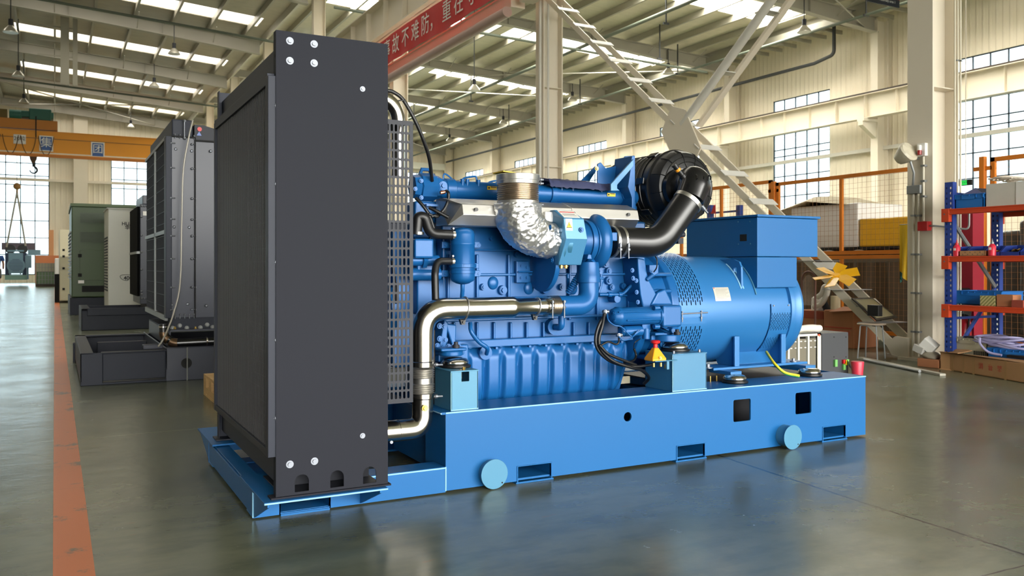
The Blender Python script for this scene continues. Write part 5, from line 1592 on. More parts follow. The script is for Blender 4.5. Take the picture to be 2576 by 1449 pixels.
for x in (xh - .045, xh + .004):
    hoseclamp((x, hp[-1].y, tz), d, .079, ih, .015, STEELB)
    MB().cyl((x, hp[-1].y - .082, tz - .005), (x, hp[-1].y - .082, tz - .085), .0035, 8).cyl((x, hp[-1].y - .082, tz - .01), (x, hp[-1].y - .082, tz - .028), .008, 8).cyl((x, hp[-1].y - .082, tz - .035), (x, hp[-1].y - .082, tz - .045), .010, 8).make('clamp_screw', ZINC, ih)
p = E(1717, 590, 3.62); MB().cyl(p - Vector((.03, 0, 0)), p + Vector((.01, 0, 0)), .014, 12).box(p.x - .045, p.x - .01, 3.6, 3.65, p.z - .05, p.z - .02).make('drain_valve', SLATE2, af)
# filter bracket
br = MB()
def ppoly(pts, Y0, th, m_=None):
    br.prism([(E(x, y, Y0).x, E(x, y, Y0).z) for x, y in pts], Y0, Y0 + th, 'Y')
ppoly([(1504, 412), (1512, 408), (1524, 423), (1558, 416), (1562, 407), (1573, 393), (1597, 391), (1594, 480), (1504, 485)], 3.86, .012)
b1 = br.make('filter_bracket', BLUE_ENG, G, smooth=0, bevel=.003)
br = MB(); ppoly([(1596, 392), (1598, 393), (1598, 560), (1590, 560), (1590, 498), (1580, 470), (1586, 430), (1590, 392)], 3.72, .16); br.make('bracket_plate', BLUE_ENG, b1, smooth=0, bevel=.003)
br = MB(); ppoly([(1537, 480), (1537, 463), (1594, 400), (1594, 418), (1553, 465), (1553, 474), (1560, 480)], 3.71, .012); br.make('bracket_strut', mat('strut_blue', (64, 122, 168), .35, .1), b1, smooth=0, bevel=.002)
br = MB(); ppoly([(1462, 455), (1498, 418), (1505, 422), (1484, 455)], 3.98, .012); br.make('bracket_strut', BLUE_ENG, b1, smooth=0, bevel=.002)
br = MB(); ppoly([(1575, 480), (1590, 490), (1600, 500), (1600, 600), (1570, 600)], 3.80, .03); br.make('lower_bracket', BLUE_ENG, b1, smooth=0, bevel=.003)
p = E(1501, 424, 3.86); MB().bolt((p.x, 3.86, p.z), (0, -1, 0), .008).make('bracket_bolt', BRASS, b1)
# left-out top details: right end of the manifold
p = E(1577, 490, YT - .05); MB().cyl((p.x, YT - .05, p.z), (p.x, YT - .02, p.z), .030, 28).bolt((p.x, YT - .052, p.z + .026), (0, -1, 0), .005).bolt((p.x, YT - .052, p.z - .026), (0, -1, 0), .005).make('manifold_end', BLUE_ENG, mani)

# ---- navy cloth lying on the engine
vs = []; nx, ny = 60, 14
a_, b_ = E(1372, 455, 3.80), E(1538, 468, 3.80)
for i in range(nx + 1):
    for j in range(ny + 1):
        u, v = i / nx, j / ny
        x = a_.x + (b_.x - a_.x) * u
        y = 3.75 + .20 * v + .01 * math.sin(u * 9)
        z = 1.446 + .016 * math.sin(v * PI) + .010 * mn.noise(Vector((u * 6, v * 3, 1))) + .005 * mn.noise(Vector((u * 22, v * 9, 4))) - .012 * u - (.02 if j == 0 else 0)
        vs.append((x, y, z))
N1 = len(vs)
vs += [(x, y, z - .012) for x, y, z in vs]
fs = []
for i in range(nx):
    for j in range(ny):
        q = [i * (ny + 1) + j, (i + 1) * (ny + 1) + j, (i + 1) * (ny + 1) + j + 1, i * (ny + 1) + j + 1]
        fs.append(tuple(q)); fs.append(tuple(k + N1 for k in reversed(q)))
for i in range(nx):
    for j in (0, ny):
        q0, q1_ = i * (ny + 1) + j, (i + 1) * (ny + 1) + j; fs.append((q0, q0 + N1, q1_ + N1, q1_))
for j in range(ny):
    for i in (0, nx):
        q0, q1_ = i * (ny + 1) + j, i * (ny + 1) + j + 1; fs.append((q0, q1_, q1_ + N1, q0 + N1))
MB().add(vs, fs).make('folded_cloth', NAVYCL, None, 'navy blue folded cloth lying on top of the blue engine', 'cloth', smooth=45)
# ================================================================ OTHER MACHINES DOWN THE AISLE
random.seed(11)
# ---- dark radiator skid standing behind the blue set
T = thing('radiator_skid', 'dark grey radiator unit on open black skid, behind the blue generator', 'generator', (1.2, 9.2, 0))
SX0, SY0, SY1 = .19, 8.03, 10.2
mb = MB()
mb.box(SX0, .36, SY0, SY0 + .012, .0, .274).box(.36, .86, SY0 + .03, SY0 + .04, .03, .27).box(.35, .87, SY0, SY0 + .1, .0, .02).box(.35, .87, SY0, SY0 + .1, .262, .274)
mb.box(SX0, SX0 + .012, SY0, SY1, .03, .27).box(SX0, SX0 + .10, SY0, SY1, .262, .276)
mb.box(SX0, 4.2, SY1 - .012, SY1, 0, .274).box(SX0, 1.0, SY1 - .12, SY1, .262, .276).box(SX0 + .2, .86, SY1 - .4, SY1 - .3, .0, .22)
mb.box(SX0 - .02, SX0, SY1 - .10, SY1 + .0, .0, .2)
sk = mb.make('skid_frame', NAVYBLK, T, smooth=0, bevel=.004)
mb = MB()
mb.box(.86, 4.2, SY0, SY0 + .012, .0, .29).box(.86, .872, SY0, SY1, .10, .29).box(.86, 4.2, SY0, SY0 + .10, .28, .292).box(.70, .87, SY0 + .3, SY0 + .4, .26, .30)
mb.box(.90, 4.2, SY0 + .14, SY0 + .16, .42, .44).box(.90, .915, SY0 + .14, SY1 - .2, .28, .44).box(.90, 4.2, SY0 + .30, SY1 - .2, .425, .44)
mb.make('main_rail', NAVY2, T, smooth=0, bevel=.004)
mb = MB()
for k in range(28): mb.box(SX0 + .14 + .022 * k, SX0 + .146 + .022 * k, SY0 + .35, SY1 - .5, .10, .112)
mb.box(SX0 + .1, .86, SY0 + .35, SY0 + .36, .09, .12)
mb.make('tray_grating', SLATE2, sk, smooth=0)
MB().cyl((1.03, SY0 - .001, .15), (1.03, SY0 + .003, .15), .045, 32).make('lifting_hole', DARK, sk)
MB().tube([(1.035, SY0 - .004, .0), (1.035, SY0 - .004, .29)], .006, 6).make('rail_seam', GREY, sk)
RYn = 8.30; gxL = .935
def gz(py, Y=RYn): return at(430, py, Y=Y).z
zt, zm, zb = gz(343), gz(298), gz(800)
body = MB().box(gxL, 1.135, RYn, 10.35, zb, zt).make('radiator_body', NAVY2, T, smooth=0, bevel=.004)
MB().box(1.14, 1.8, RYn + .02, 10.3, zb - .05, zt - .02).make('cowl', NAVY2, body, smooth=0, bevel=.004)
mb = MB().box(gxL + .005, 1.12, RYn + .01, 10.3, zt, zm)
mb.make('header_tank', NAVYBLK, body, smooth=0, bevel=.012, seg=3)
mb = MB().prism([(1.14, zt - .02), (1.14, zt + .13), (1.22, zt + .13), (1.8, zt - .02)], RYn + .05, 10.2, 'Y')
mb.make('angled_duct', SLATE2, body, smooth=0)
MB().box(gxL, 1.14, RYn - .02, RYn + .02, zt - .006, zt + .006).box(1.14, 1.8, RYn - .0, RYn + .03, zt - .03, zt - .015).box(1.132, 1.142, RYn - .02, RYn, zb, zt).make('flange_strip', DARK, body, smooth=0)
MB().box(gxL - .0, 1.7, RYn - .001, RYn + .02, .44, zb - .0).make('mount_plate', NAVYBLK, body, smooth=0)
# grille panels on the aisle side
mb = MB().box(gxL - .05, gxL, RYn - .02, RYn + .12, zb, zt)
mb.make('grille_post', NAVYBLK, body, smooth=0, bevel=.003)
zmid = gz(582)
for z0, z1 in ((zb + .03, zmid - .02), (zmid + .02, zt - .03)):
    for y0, y1 in ((RYn + .14, RYn + 1.0), (RYn + 1.06, 10.32)):
        mb = MB().box(gxL - .03, gxL - .022, y0, y1, z0, z1); q = mb.make('grille_panel', CORE, body, smooth=0)
        mb = MB(); z = z0 + .06
        while z < z1: mb.box(gxL - .036, gxL - .030, y0, y1, z, z + .004); z += .11
        y = y0 + .03
        while y < y1: mb.box(gxL - .034, gxL - .031, y, y + .003, z0, z1); y += .045
        mb.make('grille_wires', SLATE2, q, smooth=0)
mb = MB().box(gxL - .045, gxL - .02, RYn + .1, 10.35, zmid - .018, zmid + .018).box(gxL - .045, gxL - .02, RYn + 1.0, RYn + 1.06, zb, zt).box(gxL - .045, gxL - .02, RYn + .1, 10.35, zb - .03, zb + .02).box(gxL - .045, gxL - .02, RYn + .1, 10.35, zt - .02, zt + .01)
mb.make('grille_divider', GREY, body, smooth=0)
for py in (360, 422, 498, 551, 593, 651, 723, 780):
    z = gz(py)
    for x in (gxL + .012, 1.127):
        MB().cyl((x - .018, RYn - .012, z), (x + .020, RYn - .012, z), .0055, 8).ball((x - .018, RYn - .012, z), .012, 10, 6).make('flange_bolt', ZINC, body)
for px, py in ((442, 375), (482, 380), (530, 380), (438, 571), (476, 572), (519, 769), (432, 767), (472, 765)):
    p = at(px, py, Y=RYn - .001); MB().ball(p, .014, 12, 8, (1, .5, 1)).make('cap_bolt', ZINC, body)
for k in range(5):
    x = gxL + .03 + k * .041
    for z in (zt, zb + .01): MB().cyl((x, RYn - .012, z - .018), (x, RYn - .012, z + .018), .005, 8).ball((x, RYn - .012, z + .018), .009, 10, 6).make('row_bolt', ZINC, body)
for px, py in ((434, 825), (452, 819), (470, 825), (504, 824), (521, 817), (535, 823)):
    p = at(px, py, Y=RYn - .003); MB().lathe(p, (0, -1, 0), [(0, .02), (.003, .02), (.006, .013), (.012, .012), (.012, .0001)], 20).make('mount_bolt', GREY, body)
# sight glass, stickers and hanging tube
p = at(464, 327, Y=RYn)
MB().cyl((p.x - .003, RYn - .02, p.z - .07), (p.x - .003, RYn - .02, p.z + .07), .008, 10).ball((p.x, RYn - .015, p.z + .078), .016, 12, 8).ball((p.x, RYn - .015, p.z - .075), .016, 12, 8).make('sight_glass', ZINC, body)
p = at(502, 325, Y=RYn + .045); MB().cyl((p.x, RYn + .045, p.z), (p.x, RYn + .042, p.z), .02, 24).make('red_round_sticker', RED, body)
p = at(501, 336, Y=RYn + .045); MB().prism([(p.x - .022, p.z - .02), (p.x + .022, p.z - .02), (p.x, p.z + .02)], RYn + .042, RYn + .045, 'Y').make('blue_triangle_sticker', mat('sticker_blue', (110, 130, 190), .5), body)
MB().tube(smooth_path([at(485, 302, Y=8.22), at(474, 350, Y=8.2), at(461, 430, Y=8.2), at(457, 560, Y=8.2), at(453, 712, Y=8.2), at(436, 790, Y=8.18), at(412, 850, Y=8.12), at(398, 872, Y=8.1)]), .0075, 10).make('drain_tube', mat('grey_hose', (168, 164, 154), .4, .2), body)
p = at(428, 745, Y=8.2)
MB().tube(elbow_path([at(411, 815, Y=8.18), at(411, 845, Y=8.18), at(440, 863, Y=8.15), at(540, 858, Y=8.10)], .1, 8), .036, 18).make('black_hose', BLACKG, T)
mb = MB()
for i, q in enumerate(elbow_path([at(411, 822, Y=8.18), at(411, 845, Y=8.18), at(432, 863, Y=8.15), at(455, 863, Y=8.13)], .1, 14)):
    pass
pts = elbow_path([at(411, 822, Y=8.18), at(411, 848, Y=8.18), at(436, 863, Y=8.15), at(462, 862, Y=8.13)], .1, 16)
for a, b in zip(pts[1:-1], pts[2:]): mb.lathe(a, (b - a), [(0, .037), (0.001, .041), (.004, .041), (.005, .037)], 18)
mb.make('hose_rings', mat('bronze_spring', (120, 96, 74), .35, .8), T)
hoseclamp(pts[0], (0, 0, 1), .038, T, .01)
hoseclamp(at(520, 858, Y=8.10), (1, 0, 0), .037, T, .012)
for px in (440, 492): p = at(px, 830, Y=8.2); MB().cyl(p - Vector((0, 0, .01)), p + Vector((0, 0, .03)), .008, 10).ball(p + Vector((0, 0, .012)), .013, 8, 6).make('brass_valve', BRASS, T)
# rest of that unit behind the near radiator
MB().box(1.9, 4.1, 8.7, 9.7, .44, 1.5).make('engine_body', NAVYBLK, T, smooth=0, bevel=.03)

# ---- second dark radiator skid further on
T = thing('radiator_skid', 'smaller dark radiator unit on black skid in front of the white enclosure', 'generator', (1.4, 15.8, 0))
g3 = MB().box(.37, 3.8, 15.0, 15.02, .0, .33).box(.37, .39, 15.0, 16.6, 0, .33).box(.37, 3.8, 16.58, 16.6, 0, .33).box(.37, 3.8, 15.0, 15.12, .30, .345).box(.37, .5, 15.0, 16.6, .315, .345).box(.45, 1.42, 14.98, 15.02, .23, .35)
g3.make('skid_frame', NAVYBLK, T, smooth=0, bevel=.01)
MB().box(1.35, 3.7, 15.02, 16.55, .2, .40).make('skid_deck', NAVYBLK, T, smooth=0)
q = MB().box(1.24, 1.9, 15.3, 16.7, .39, 2.04).box(1.28, 1.9, 15.32, 16.6, 2.04, 2.19).make('radiator_body', NAVY2, T, smooth=0, bevel=.01)
MB().box(1.20, 1.238, 15.34, 16.9, .52, 2.0).make('grille_panel', CORE, q, smooth=0)
MB().box(1.19, 1.24, 15.3, 16.9, 1.22, 1.26).make('grille_divider', GREY, q, smooth=0)
for py in (545, 592, 634, 678, 733, 740): p = at(356, py, Y=15.29); MB().ball(p, .02, 10, 6).make('cap_bolt', ZINC, q)
for k in range(4):
    for py in (519, 751): p = at(357 + 6 * k, py, Y=15.29); MB().ball(p, .016, 8, 6).make('row_bolt', ZINC, q)
p = at(368, 537, Y=15.29); MB().box(p.x - .05, p.x + .05, 15.285, 15.30, p.z - .035, p.z + .035).make('white_label', WHITE, q, smooth=0)

# ---- white enclosure
WXa = .874
T = thing('generator_enclosure', 'off-white generator enclosure with black lettering beside the green one', 'generator enclosure', (1.6, 18, 0))
wb = MB().box(WXa, 4.4, 17.5, 18.9, .02, 2.085).make('enclosure_body', OFFW, T, smooth=0, bevel=.012, seg=3)
MB().box(WXa - .02, 4.42, 17.48, 18.92, 2.085, 2.10).make('enclosure_roof', OFFW, wb, smooth=0)
mb = MB(); z = .55
while z < 1.55: mb.box(WXa - .012, WXa, 17.62, 18.75, z, z + .028); z += .055
mb.make('louver', SLATE2, wb, smooth=0)
p = at(306, 563, Y=17.49); text_mb('HUAQUAN', .092, XZ(17.492, p.x, p.z), .0015, align='LEFT').make('lettering', INK, wb, smooth=0)
p = at(314, 573, Y=17.49); text_mb('华 全', .085, XZ(17.492, p.x, p.z), .0015, align='LEFT').make('lettering', INK, wb, smooth=0)
p = at(311, 700, Y=17.49); text_mb('400', .10, XZ(17.492, p.x, p.z) @ Matrix.Shear('XZ', 4, (.2, 0)) if False else XZ(17.492, p.x, p.z), .002, align='LEFT').make('lettering', INK, wb, smooth=0)
pc = at(318, 697, Y=17.49)
mb = MB().tube([(pc.x + .12 * math.cos(a) * .9, 17.488, pc.z + .055 * math.sin(a) + (.01 * math.cos(2 * a))) for a in [1.0 + .25 * k for k in range(17)]], .004, 5)
mb.tube([(pc.x + .06 + .02 * k, 17.488, pc.z + .05 + .02 * math.sin(k)) for k in range(4)], .003, 5)
mb.make('cloud_emblem', INK, wb)
# ---- green enclosure
GXa = .31
T = thing('generator_enclosure', 'tall army green generator enclosure with louvred end on a black base', 'generator enclosure', (2.0, 21, 0))
gb = MB().box(GXa, 5.0, 20, 23, .37, 2.27).make('enclosure_body', GREEN, T, smooth=0, bevel=.02, seg=3)
MB().box(GXa - .02, 5.02, 19.97, 23.03, 2.27, 2.33).make('enclosure_roof', mat('roof_green', (70, 88, 48), .5), gb, smooth=0)
MB().box(GXa - .03, 5.0, 19.98, 23.0, .0, .36).make('enclosure_base', NAVYBLK, T, smooth=0, bevel=.01)
for y0, y1 in ((535, 561), (583, 610)):
    a, b = at(202, y0, Y=19.99), at(268, y1, Y=19.99); mb = MB(); z = b.z
    mb.box(a.x, b.x, 19.985, 20, b.z, a.z); vg = mb.make('vent_panel', mat('vent_green', (60, 72, 54), .5), gb, smooth=0)
    mb = MB(); z = b.z
    while z < a.z: mb.box(a.x, b.x, 19.975, 19.986, z, z + .008); z += .026
    mb.make('vent_slat', GREEN, vg, smooth=0)
a, b = at(201, 630, Y=19.99), at(268, 705, Y=19.99); MB().box(a.x, b.x, 19.985, 20, b.z, a.z).make('door', GREEN, gb, smooth=0, bevel=.004)
for px, py in ((201, 643), (201, 692)): p = at(px, py, Y=19.98); MB().box(p.x - .035, p.x + .035, 19.96, 19.99, p.z - .035, p.z + .035).make('hinge', DARK, gb, smooth=0)
p = at(204, 709, Y=19.98); MB().box(p.x - .055, p.x + .055, 19.97, 19.99, p.z - .032, p.z + .032).make('data_plate', WHITE, gb, smooth=0)
a, b = at(206, 719, Y=19.98), at(268, 734, Y=19.98); MB().box(a.x, b.x, 19.98, 19.995, b.z, a.z).make('cable_opening', DARK, gb, smooth=0)
mb = MB(); z = .75
while z < 1.75: mb.box(GXa - .03, GXa, 20.2, 22.8, z, z + .03); z += .075
mb.make('louver', GREY, gb, smooth=0)
# ---- cream enclosure
T = thing('generator_enclosure', 'cream generator enclosure with sloping top, standing beyond the green one', 'generator enclosure', (.2, 28, 0))
cb_ = MB().prism([(27.0, .06), (31.5, .06), (31.5, 2.1), (28.4, 2.1), (27.0, 1.3)], .12, .5, 'X').make('enclosure_body', mat('cream_enclosure', (200, 194, 166), .5), T, smooth=0, bevel=.02)
for py in (629, 645, 675, 727): p = at(160, py, Y=26.99); MB().box(p.x - .03, p.x + .03, 26.97, 27, p.z - .03, p.z + .03).make('door_latch', DARK, cb_, smooth=0)
MB().box(.0, .12, 27.4, 28.2, 0, .8).make('side_step', DARK, cb_, smooth=0)

# ---- pale blue machine hanging low from the far crane
MYY = 52.0
T = thing('hanging_generator', 'pale blue generator lifted by slings under the far crane', 'generator', (-1.5, 52, .3))
def mx(px): return at(px, 600, Y=MYY).x
def mz(py): return at(40, py, Y=MYY).z
MB().box(mx(12), mx(68), MYY, MYY + 3.5, mz(704), mz(692)).make('machine_base', mat('mint_base', (128, 168, 158), .5), T, smooth=0)
al = MB().cyl((mx(40), MYY, mz(668)), (mx(40), MYY + 1.2, mz(668)), .42, 32).box(mx(21), mx(58), MYY + .1, MYY + 1.2, mz(688), mz(636)).make('alternator_end', TEAL, T, smooth=30)
mb = MB()
for k in range(9): z = mz(668) - .3 + .075 * k; w_ = math.sqrt(.34 ** 2 - (z - mz(668)) ** 2); mb.box(mx(40) - w_, mx(40) + w_, MYY - .02, MYY, z, z + .03)
mb.make('end_vent', mat('vent_blue', (78, 100, 128), .5), al, smooth=0)
MB().box(mx(18), mx(60), MYY, MYY + .3, mz(633), mz(629)).make('top_beam', TEAL, T, smooth=0)
for px in (25, 56): MB().cyl((mx(px), MYY + .3, mz(626)), (mx(px), MYY + 1.0, mz(626)), .24, 28).make('air_filter', BLACK, T)
MB().box(mx(0), mx(86), MYY + 1.5, MYY + 2.0, mz(627), mz(609)).make('radiator_top', mat('mauve_grey', (110, 100, 112), .6), T, smooth=0)
MB().box(mx(63), mx(79), MYY + .1, MYY + .5, mz(674), mz(642)).box(mx(70), mx(102), MYY + .1, MYY + .4, mz(641), mz(628)).box(mx(67), mx(72), MYY + .2, MYY + .4, mz(702), mz(674)).make('control_cabinet', TEAL, T, smooth=0)
MB().box(mx(12), mx(22), MYY + .3, MYY + 3, mz(692), mz(636)).box(mx(56), mx(66), MYY + .3, MYY + 3, mz(692), mz(636)).make('engine_side', mat('deep_blue_engine', (52, 70, 104), .5), T, smooth=0)
# slings and hook block
T = thing('lifting_sling', 'pair of pale slings hanging from a hook block over the far machine', 'sling', (mx(42), MYY + .4, mz(480)))
MB().ball((mx(42), MYY + .4, mz(467)), .18, 20, 12).cyl((mx(42), MYY + .4, mz(475)), (mx(42), MYY + .4, mz(486)), .05, 10).make('hook_block', mat('tan_block', (150, 110, 60), .6), T)
slm = mat('sling_webbing', (170, 164, 150), .8)
for px, py in ((16, 622), (64, 618)): MB().cyl((mx(42), MYY + .4, mz(482)), (mx(px), MYY + .2, mz(py)), .045, 8).make('sling_leg', slm, T)
MB().cyl((mx(42), MYY + .4, mz(462)), (mx(42), MYY + .4, 7.0), .015, 6).make('hoist_rope', DGREY, T)

# ---- overhead travelling crane
T = thing('overhead_crane', 'yellow overhead travelling crane girder across the far aisle', 'crane', (1.0, 52, 7.0))
CYn = 52.0
gd = MB().box(-12.8, 7.3, CYn, CYn + .02, 7.04, 8.22).box(-12.8, 7.3, CYn + .5, CYn + .52, 7.04, 8.22).box(-12.8, 7.3, CYn - .06, CYn + .58, 8.22, 8.26).box(-12.8, 7.3, CYn - .06, CYn + .58, 7.0, 7.04).make('girder', GOLDY, T, smooth=0)
MB().box(-12.8, 7.3, CYn - .12, CYn - .02, 6.86, 7.0).make('lower_rail', mat('girder_brown', (190, 112, 30), .5), gd, smooth=0)
MB().box(-12.8, 7.3, CYn - .03, CYn, 7.04, 7.12).make('pale_strip', CREAM, gd, smooth=0)
MB().box(-12.8, 7.3, CYn - .02, CYn - .0, 7.84, 7.88).make('cable_rail', mat('rail_brown', (150, 100, 40), .5), gd, smooth=0)
tr = MB().box(-6.0, .14, CYn - .1, CYn + 1.6, 8.32, 8.82).make('trolley', mat('trolley_orange', (188, 118, 34), .5), T, smooth=0)
MB().box(-1.75, -.05, CYn + .1, CYn + .9, 8.95, 9.3).box(-1.2, -.15, CYn + .05, CYn + .95, 8.82, 9.45).make('hoist_motor', TEALD, tr, smooth=0, bevel=.05)
MB().cyl((-2.1, CYn + .1, 9.05), (-1.55, CYn + .1, 9.05), .25, 20).make('drum_motor', TEALD, tr)
MB().box(-3.2, -2.2, CYn + .1, CYn + .8, 8.82, 9.3).make('drive_box', mat('olive_box', (110, 92, 44), .6), tr, smooth=0)
MB().box(-.9, -.85, CYn - .14, CYn - .1, 7.9, 9.0).make('stop_bracket', DARK, tr, smooth=0)
mb = MB()
fx_ = -6.5
while fx_ < -.6:
    mb.tube([(fx_ + .72 * t, CYn - .10, 7.95 - 1.0 * (4 * t * (1 - t)) ** .8) for t in [k / 12 for k in range(13)]], .022, 6); fx_ += .82
mb.make('festoon_cable', mat('festoon_brown', (96, 66, 30), .6), gd)
def sign(x0, x1, z0, z1, txt, bgm, txm, par, size, rimm=None):
    o = MB().box(x0, x1, CYn - .05, CYn - .03, z0, z1).make('sign_board', rimm or WHITE, par, smooth=0)
    MB().box(x0 + .06, x1 - .06, CYn - .055, CYn - .05, z0 + .06, z1 - .06).make('sign_face', bgm, o, smooth=0)
    text_mb(txt, size, XZ(CYn - .06, (x0 + x1) / 2, (z0 + z1) / 2 + .02), 0).make('sign_text', txm, o, smooth=0)
SB = mat('sign_blue', (58, 92, 156), .5)
def gx_(px): return at(px, 360, Y=CYn).x
def gz_(py): return at(117, py, Y=CYn).z
sign(gx_(99), gx_(134), gz_(381), gz_(342), '集', SB, WHITE, gd, .56)
sign(gx_(229), gx_(263), gz_(389), gz_(350), '团', SB, WHITE, gd, .54)
sign(gx_(34), gx_(65), gz_(366), gz_(343), '20吨', WHITE, INK, gd, .27)
hk = MB().prism([(gx_(73), 6.98), (gx_(94), 6.98), (gx_(92), 6.75), (gx_(86), 6.55), (gx_(80), 6.55), (gx_(75), 6.75)], CYn + .1, CYn + .4, 'Y').make('hook_sheave', mat('rust_brown', (92, 62, 40), .6), T, smooth=0, bevel=.04)
hx = gx_(84)
MB().cyl((hx, CYn + .25, 6.6), (hx, CYn + .25, 6.35), .06, 10).tube([(hx + .17 * math.sin(a), CYn + .25, 6.18 + .17 * math.cos(a)) for a in [0.15 + .3 * k for k in range(16)]], .06, 10, rr=[.06 - .002 * k for k in range(16)]).make('hook', SLATE2, T)
MB().box(7.0, 7.35, CYn - 1.4, CYn + 2.0, 7.86, 8.2).make('end_carriage', GOLDY, T, smooth=0)

# ---- caged liquid tank and other far things
T = thing('caged_tank', 'caged liquid tank half filled with green liquid near the far window', 'tank', (-.3, 50, 0))
MB().box(-.82, .12, 50, 51, .12, 1.2).make('tank_body', mat('green_liquid_tank', (96, 124, 84), .4), T, smooth=0, bevel=.05)
MB().box(-.84, .14, 49.98, 51.02, .75, 1.2).make('empty_upper_part', mat('milky_plastic', (170, 164, 140), .5), T, smooth=0, bevel=.03)
mb = MB()
for k in range(8): mb.box(-.85 + .138 * k, -.83 + .138 * k, 49.95, 49.97, .12, 1.22)
for k in range(6): mb.box(-.85, .15, 49.95, 49.97, .14 + .21 * k, .155 + .21 * k)
mb.make('cage', GREY, T, smooth=0)
MB().box(-.85, .15, 49.97, 51.0, 0, .12).make('tank_pallet', mat('dark_pallet', (80, 70, 62), .8), T, smooth=0)
T = MB().box(-.9, .25, 51.6, 52.2, 0, 1.62).make('orange_board', mat('faded_orange', (214, 130, 84), .6), None, 'faded orange board standing behind the caged tank', 'board', smooth=0)
T = MB().box(.0, .28, 48.9, 49.8, 0, 1.45).make('wrapped_pack', WRAP, None, 'pale wrapped pack beside the caged tank', 'package', smooth=0, bevel=.05)
T = MB().box(at(123, 600, Y=62.9).x, at(135, 600, Y=62.9).x, 62.7, 62.9, 0, 3.4).make('painted_board', mat('washed_orange', (222, 158, 110), .6), None, 'washed-out orange panel leaning on the far wall by the window', 'panel', smooth=0)
T['category'] = 'panel'

# ---- person walking away on the left edge
PYY = 39.6; PX = -2.05
T = thing('person', 'person walking away in blue t-shirt and black shorts, at the left edge', 'person', (PX, PYY, 0))
def skin(name, verts, edges, m, par, root=0, lv=2):
    me = bpy.data.meshes.new(name); me.from_pydata([v[:3] for v in verts], edges, []); me.materials.append(m)
    o = bpy.data.objects.new(name, me); COL.objects.link(o)
    sk_ = o.modifiers.new('skin', 'SKIN'); sk_.use_smooth_shade = True
    for i, v in enumerate(verts):
        r_ = v[3]; d = me.skin_vertices[0].data[i]; d.radius = (r_, v[4] if len(v) > 4 else r_); d.use_root = (i == root)
    s2 = o.modifiers.new('sub', 'SUBSURF'); s2.levels = lv; s2.render_levels = lv
    if par is not None: o.parent = par; o.matrix_parent_inverse = world_of(par).inverted()
    return o
def V(x, y, z, *r): return (PX + x, PYY + y, z) + r
body_v = [V(0, 0, .92, .13, .10), V(0, 0, 1.10, .13, .10), V(0, .0, 1.32, .17, .11), V(0, 0, 1.44, .10, .08), V(0, 0, 1.52, .05, .05), V(0, 0, 1.60, .075, .09), V(0, .0, 1.69, .07, .085),
          V(.19, 0, 1.40, .06), V(.25, -.03, 1.14, .045), V(.24, .12, .92, .036), V(-.19, 0, 1.40, .06), V(-.25, .05, 1.14, .045), V(-.25, -.06, .9, .036),
          V(.09, 0, .86, .09), V(.10, -.10, .50, .062), V(.10, -.30, .16, .042), V(.10, -.34, .05, .035), V(.10, -.22, .02, .03),
          V(-.09, 0, .86, .09), V(-.09, .13, .48, .062), V(-.09, .16, .10, .042), V(-.09, .20, .045, .04), V(-.09, .32, .03, .035)]
ed = [(0, 1), (1, 2), (2, 3), (3, 4), (4, 5), (5, 6), (2, 7), (7, 8), (8, 9), (2, 10), (10, 11), (11, 12), (0, 13), (13, 14), (14, 15), (15, 16), (16, 17), (0, 18), (18, 19), (19, 20), (20, 21), (21, 22)]
skin('body', body_v, ed, SKIN, T)
skin('tshirt', [V(0, 0, .84, .17, .14), V(0, 0, 1.12, .155, .125), V(0, 0, 1.32, .195, .135), V(0, 0, 1.43, .13, .10), V(.20, 0, 1.40, .085), V(.25, -.02, 1.22, .07), V(-.20, 0, 1.40, .085), V(-.25, .03, 1.22, .07)],
     [(0, 1), (1, 2), (2, 3), (2, 4), (4, 5), (2, 6), (6, 7)], SHIRT, T)
skin('shorts', [V(0, 0, .98, .15, .12), V(.09, 0, .84, .12), V(.105, -.09, .52, .095), V(-.09, 0, .84, .115), V(-.095, .12, .50, .095)], [(0, 1), (1, 2), (0, 3), (3, 4)], BLACK, T)
MB().ball((PX, PYY - .015, 1.665), .105, 18, 12, (.92, 1.0, 1.05)).make('hair', BLACK, T, smooth=60)
for sx, y, z in ((.10, -.30, .04), (-.09, .24, .04)): MB().ball((PX + sx, PYY + y, z), .06, 14, 8, (.8, 2.0, .65)).make('shoe', BLACK, T, smooth=60)

# ---- wooden crate on the floor behind the radiator
T = thing('wooden_pallet', 'light wooden pallet on the floor behind the radiator', 'pallet', (1.6, 6.7, 0))
for z0, z1 in ((.0, .022), (.145, .165)):
    for k in range(5): MB().box(1.03, 2.1, 6.42 + .13 * k, 6.53 + .13 * k, z0, z1).make('deck_board', WOOD, T, smooth=0, bevel=.002)
for k in range(3):
    for j in range(2): MB().box(1.03 + .48 * j, 1.15 + .48 * j, 6.42 + .26 * k, 6.53 + .26 * k, .022, .145).make('pallet_block', WOOD, T, smooth=0, bevel=.002)
MB().box(1.031, 2.1, 6.42, 7.05, .022, .07).make('bottom_stringer', WOOD, T, smooth=0)

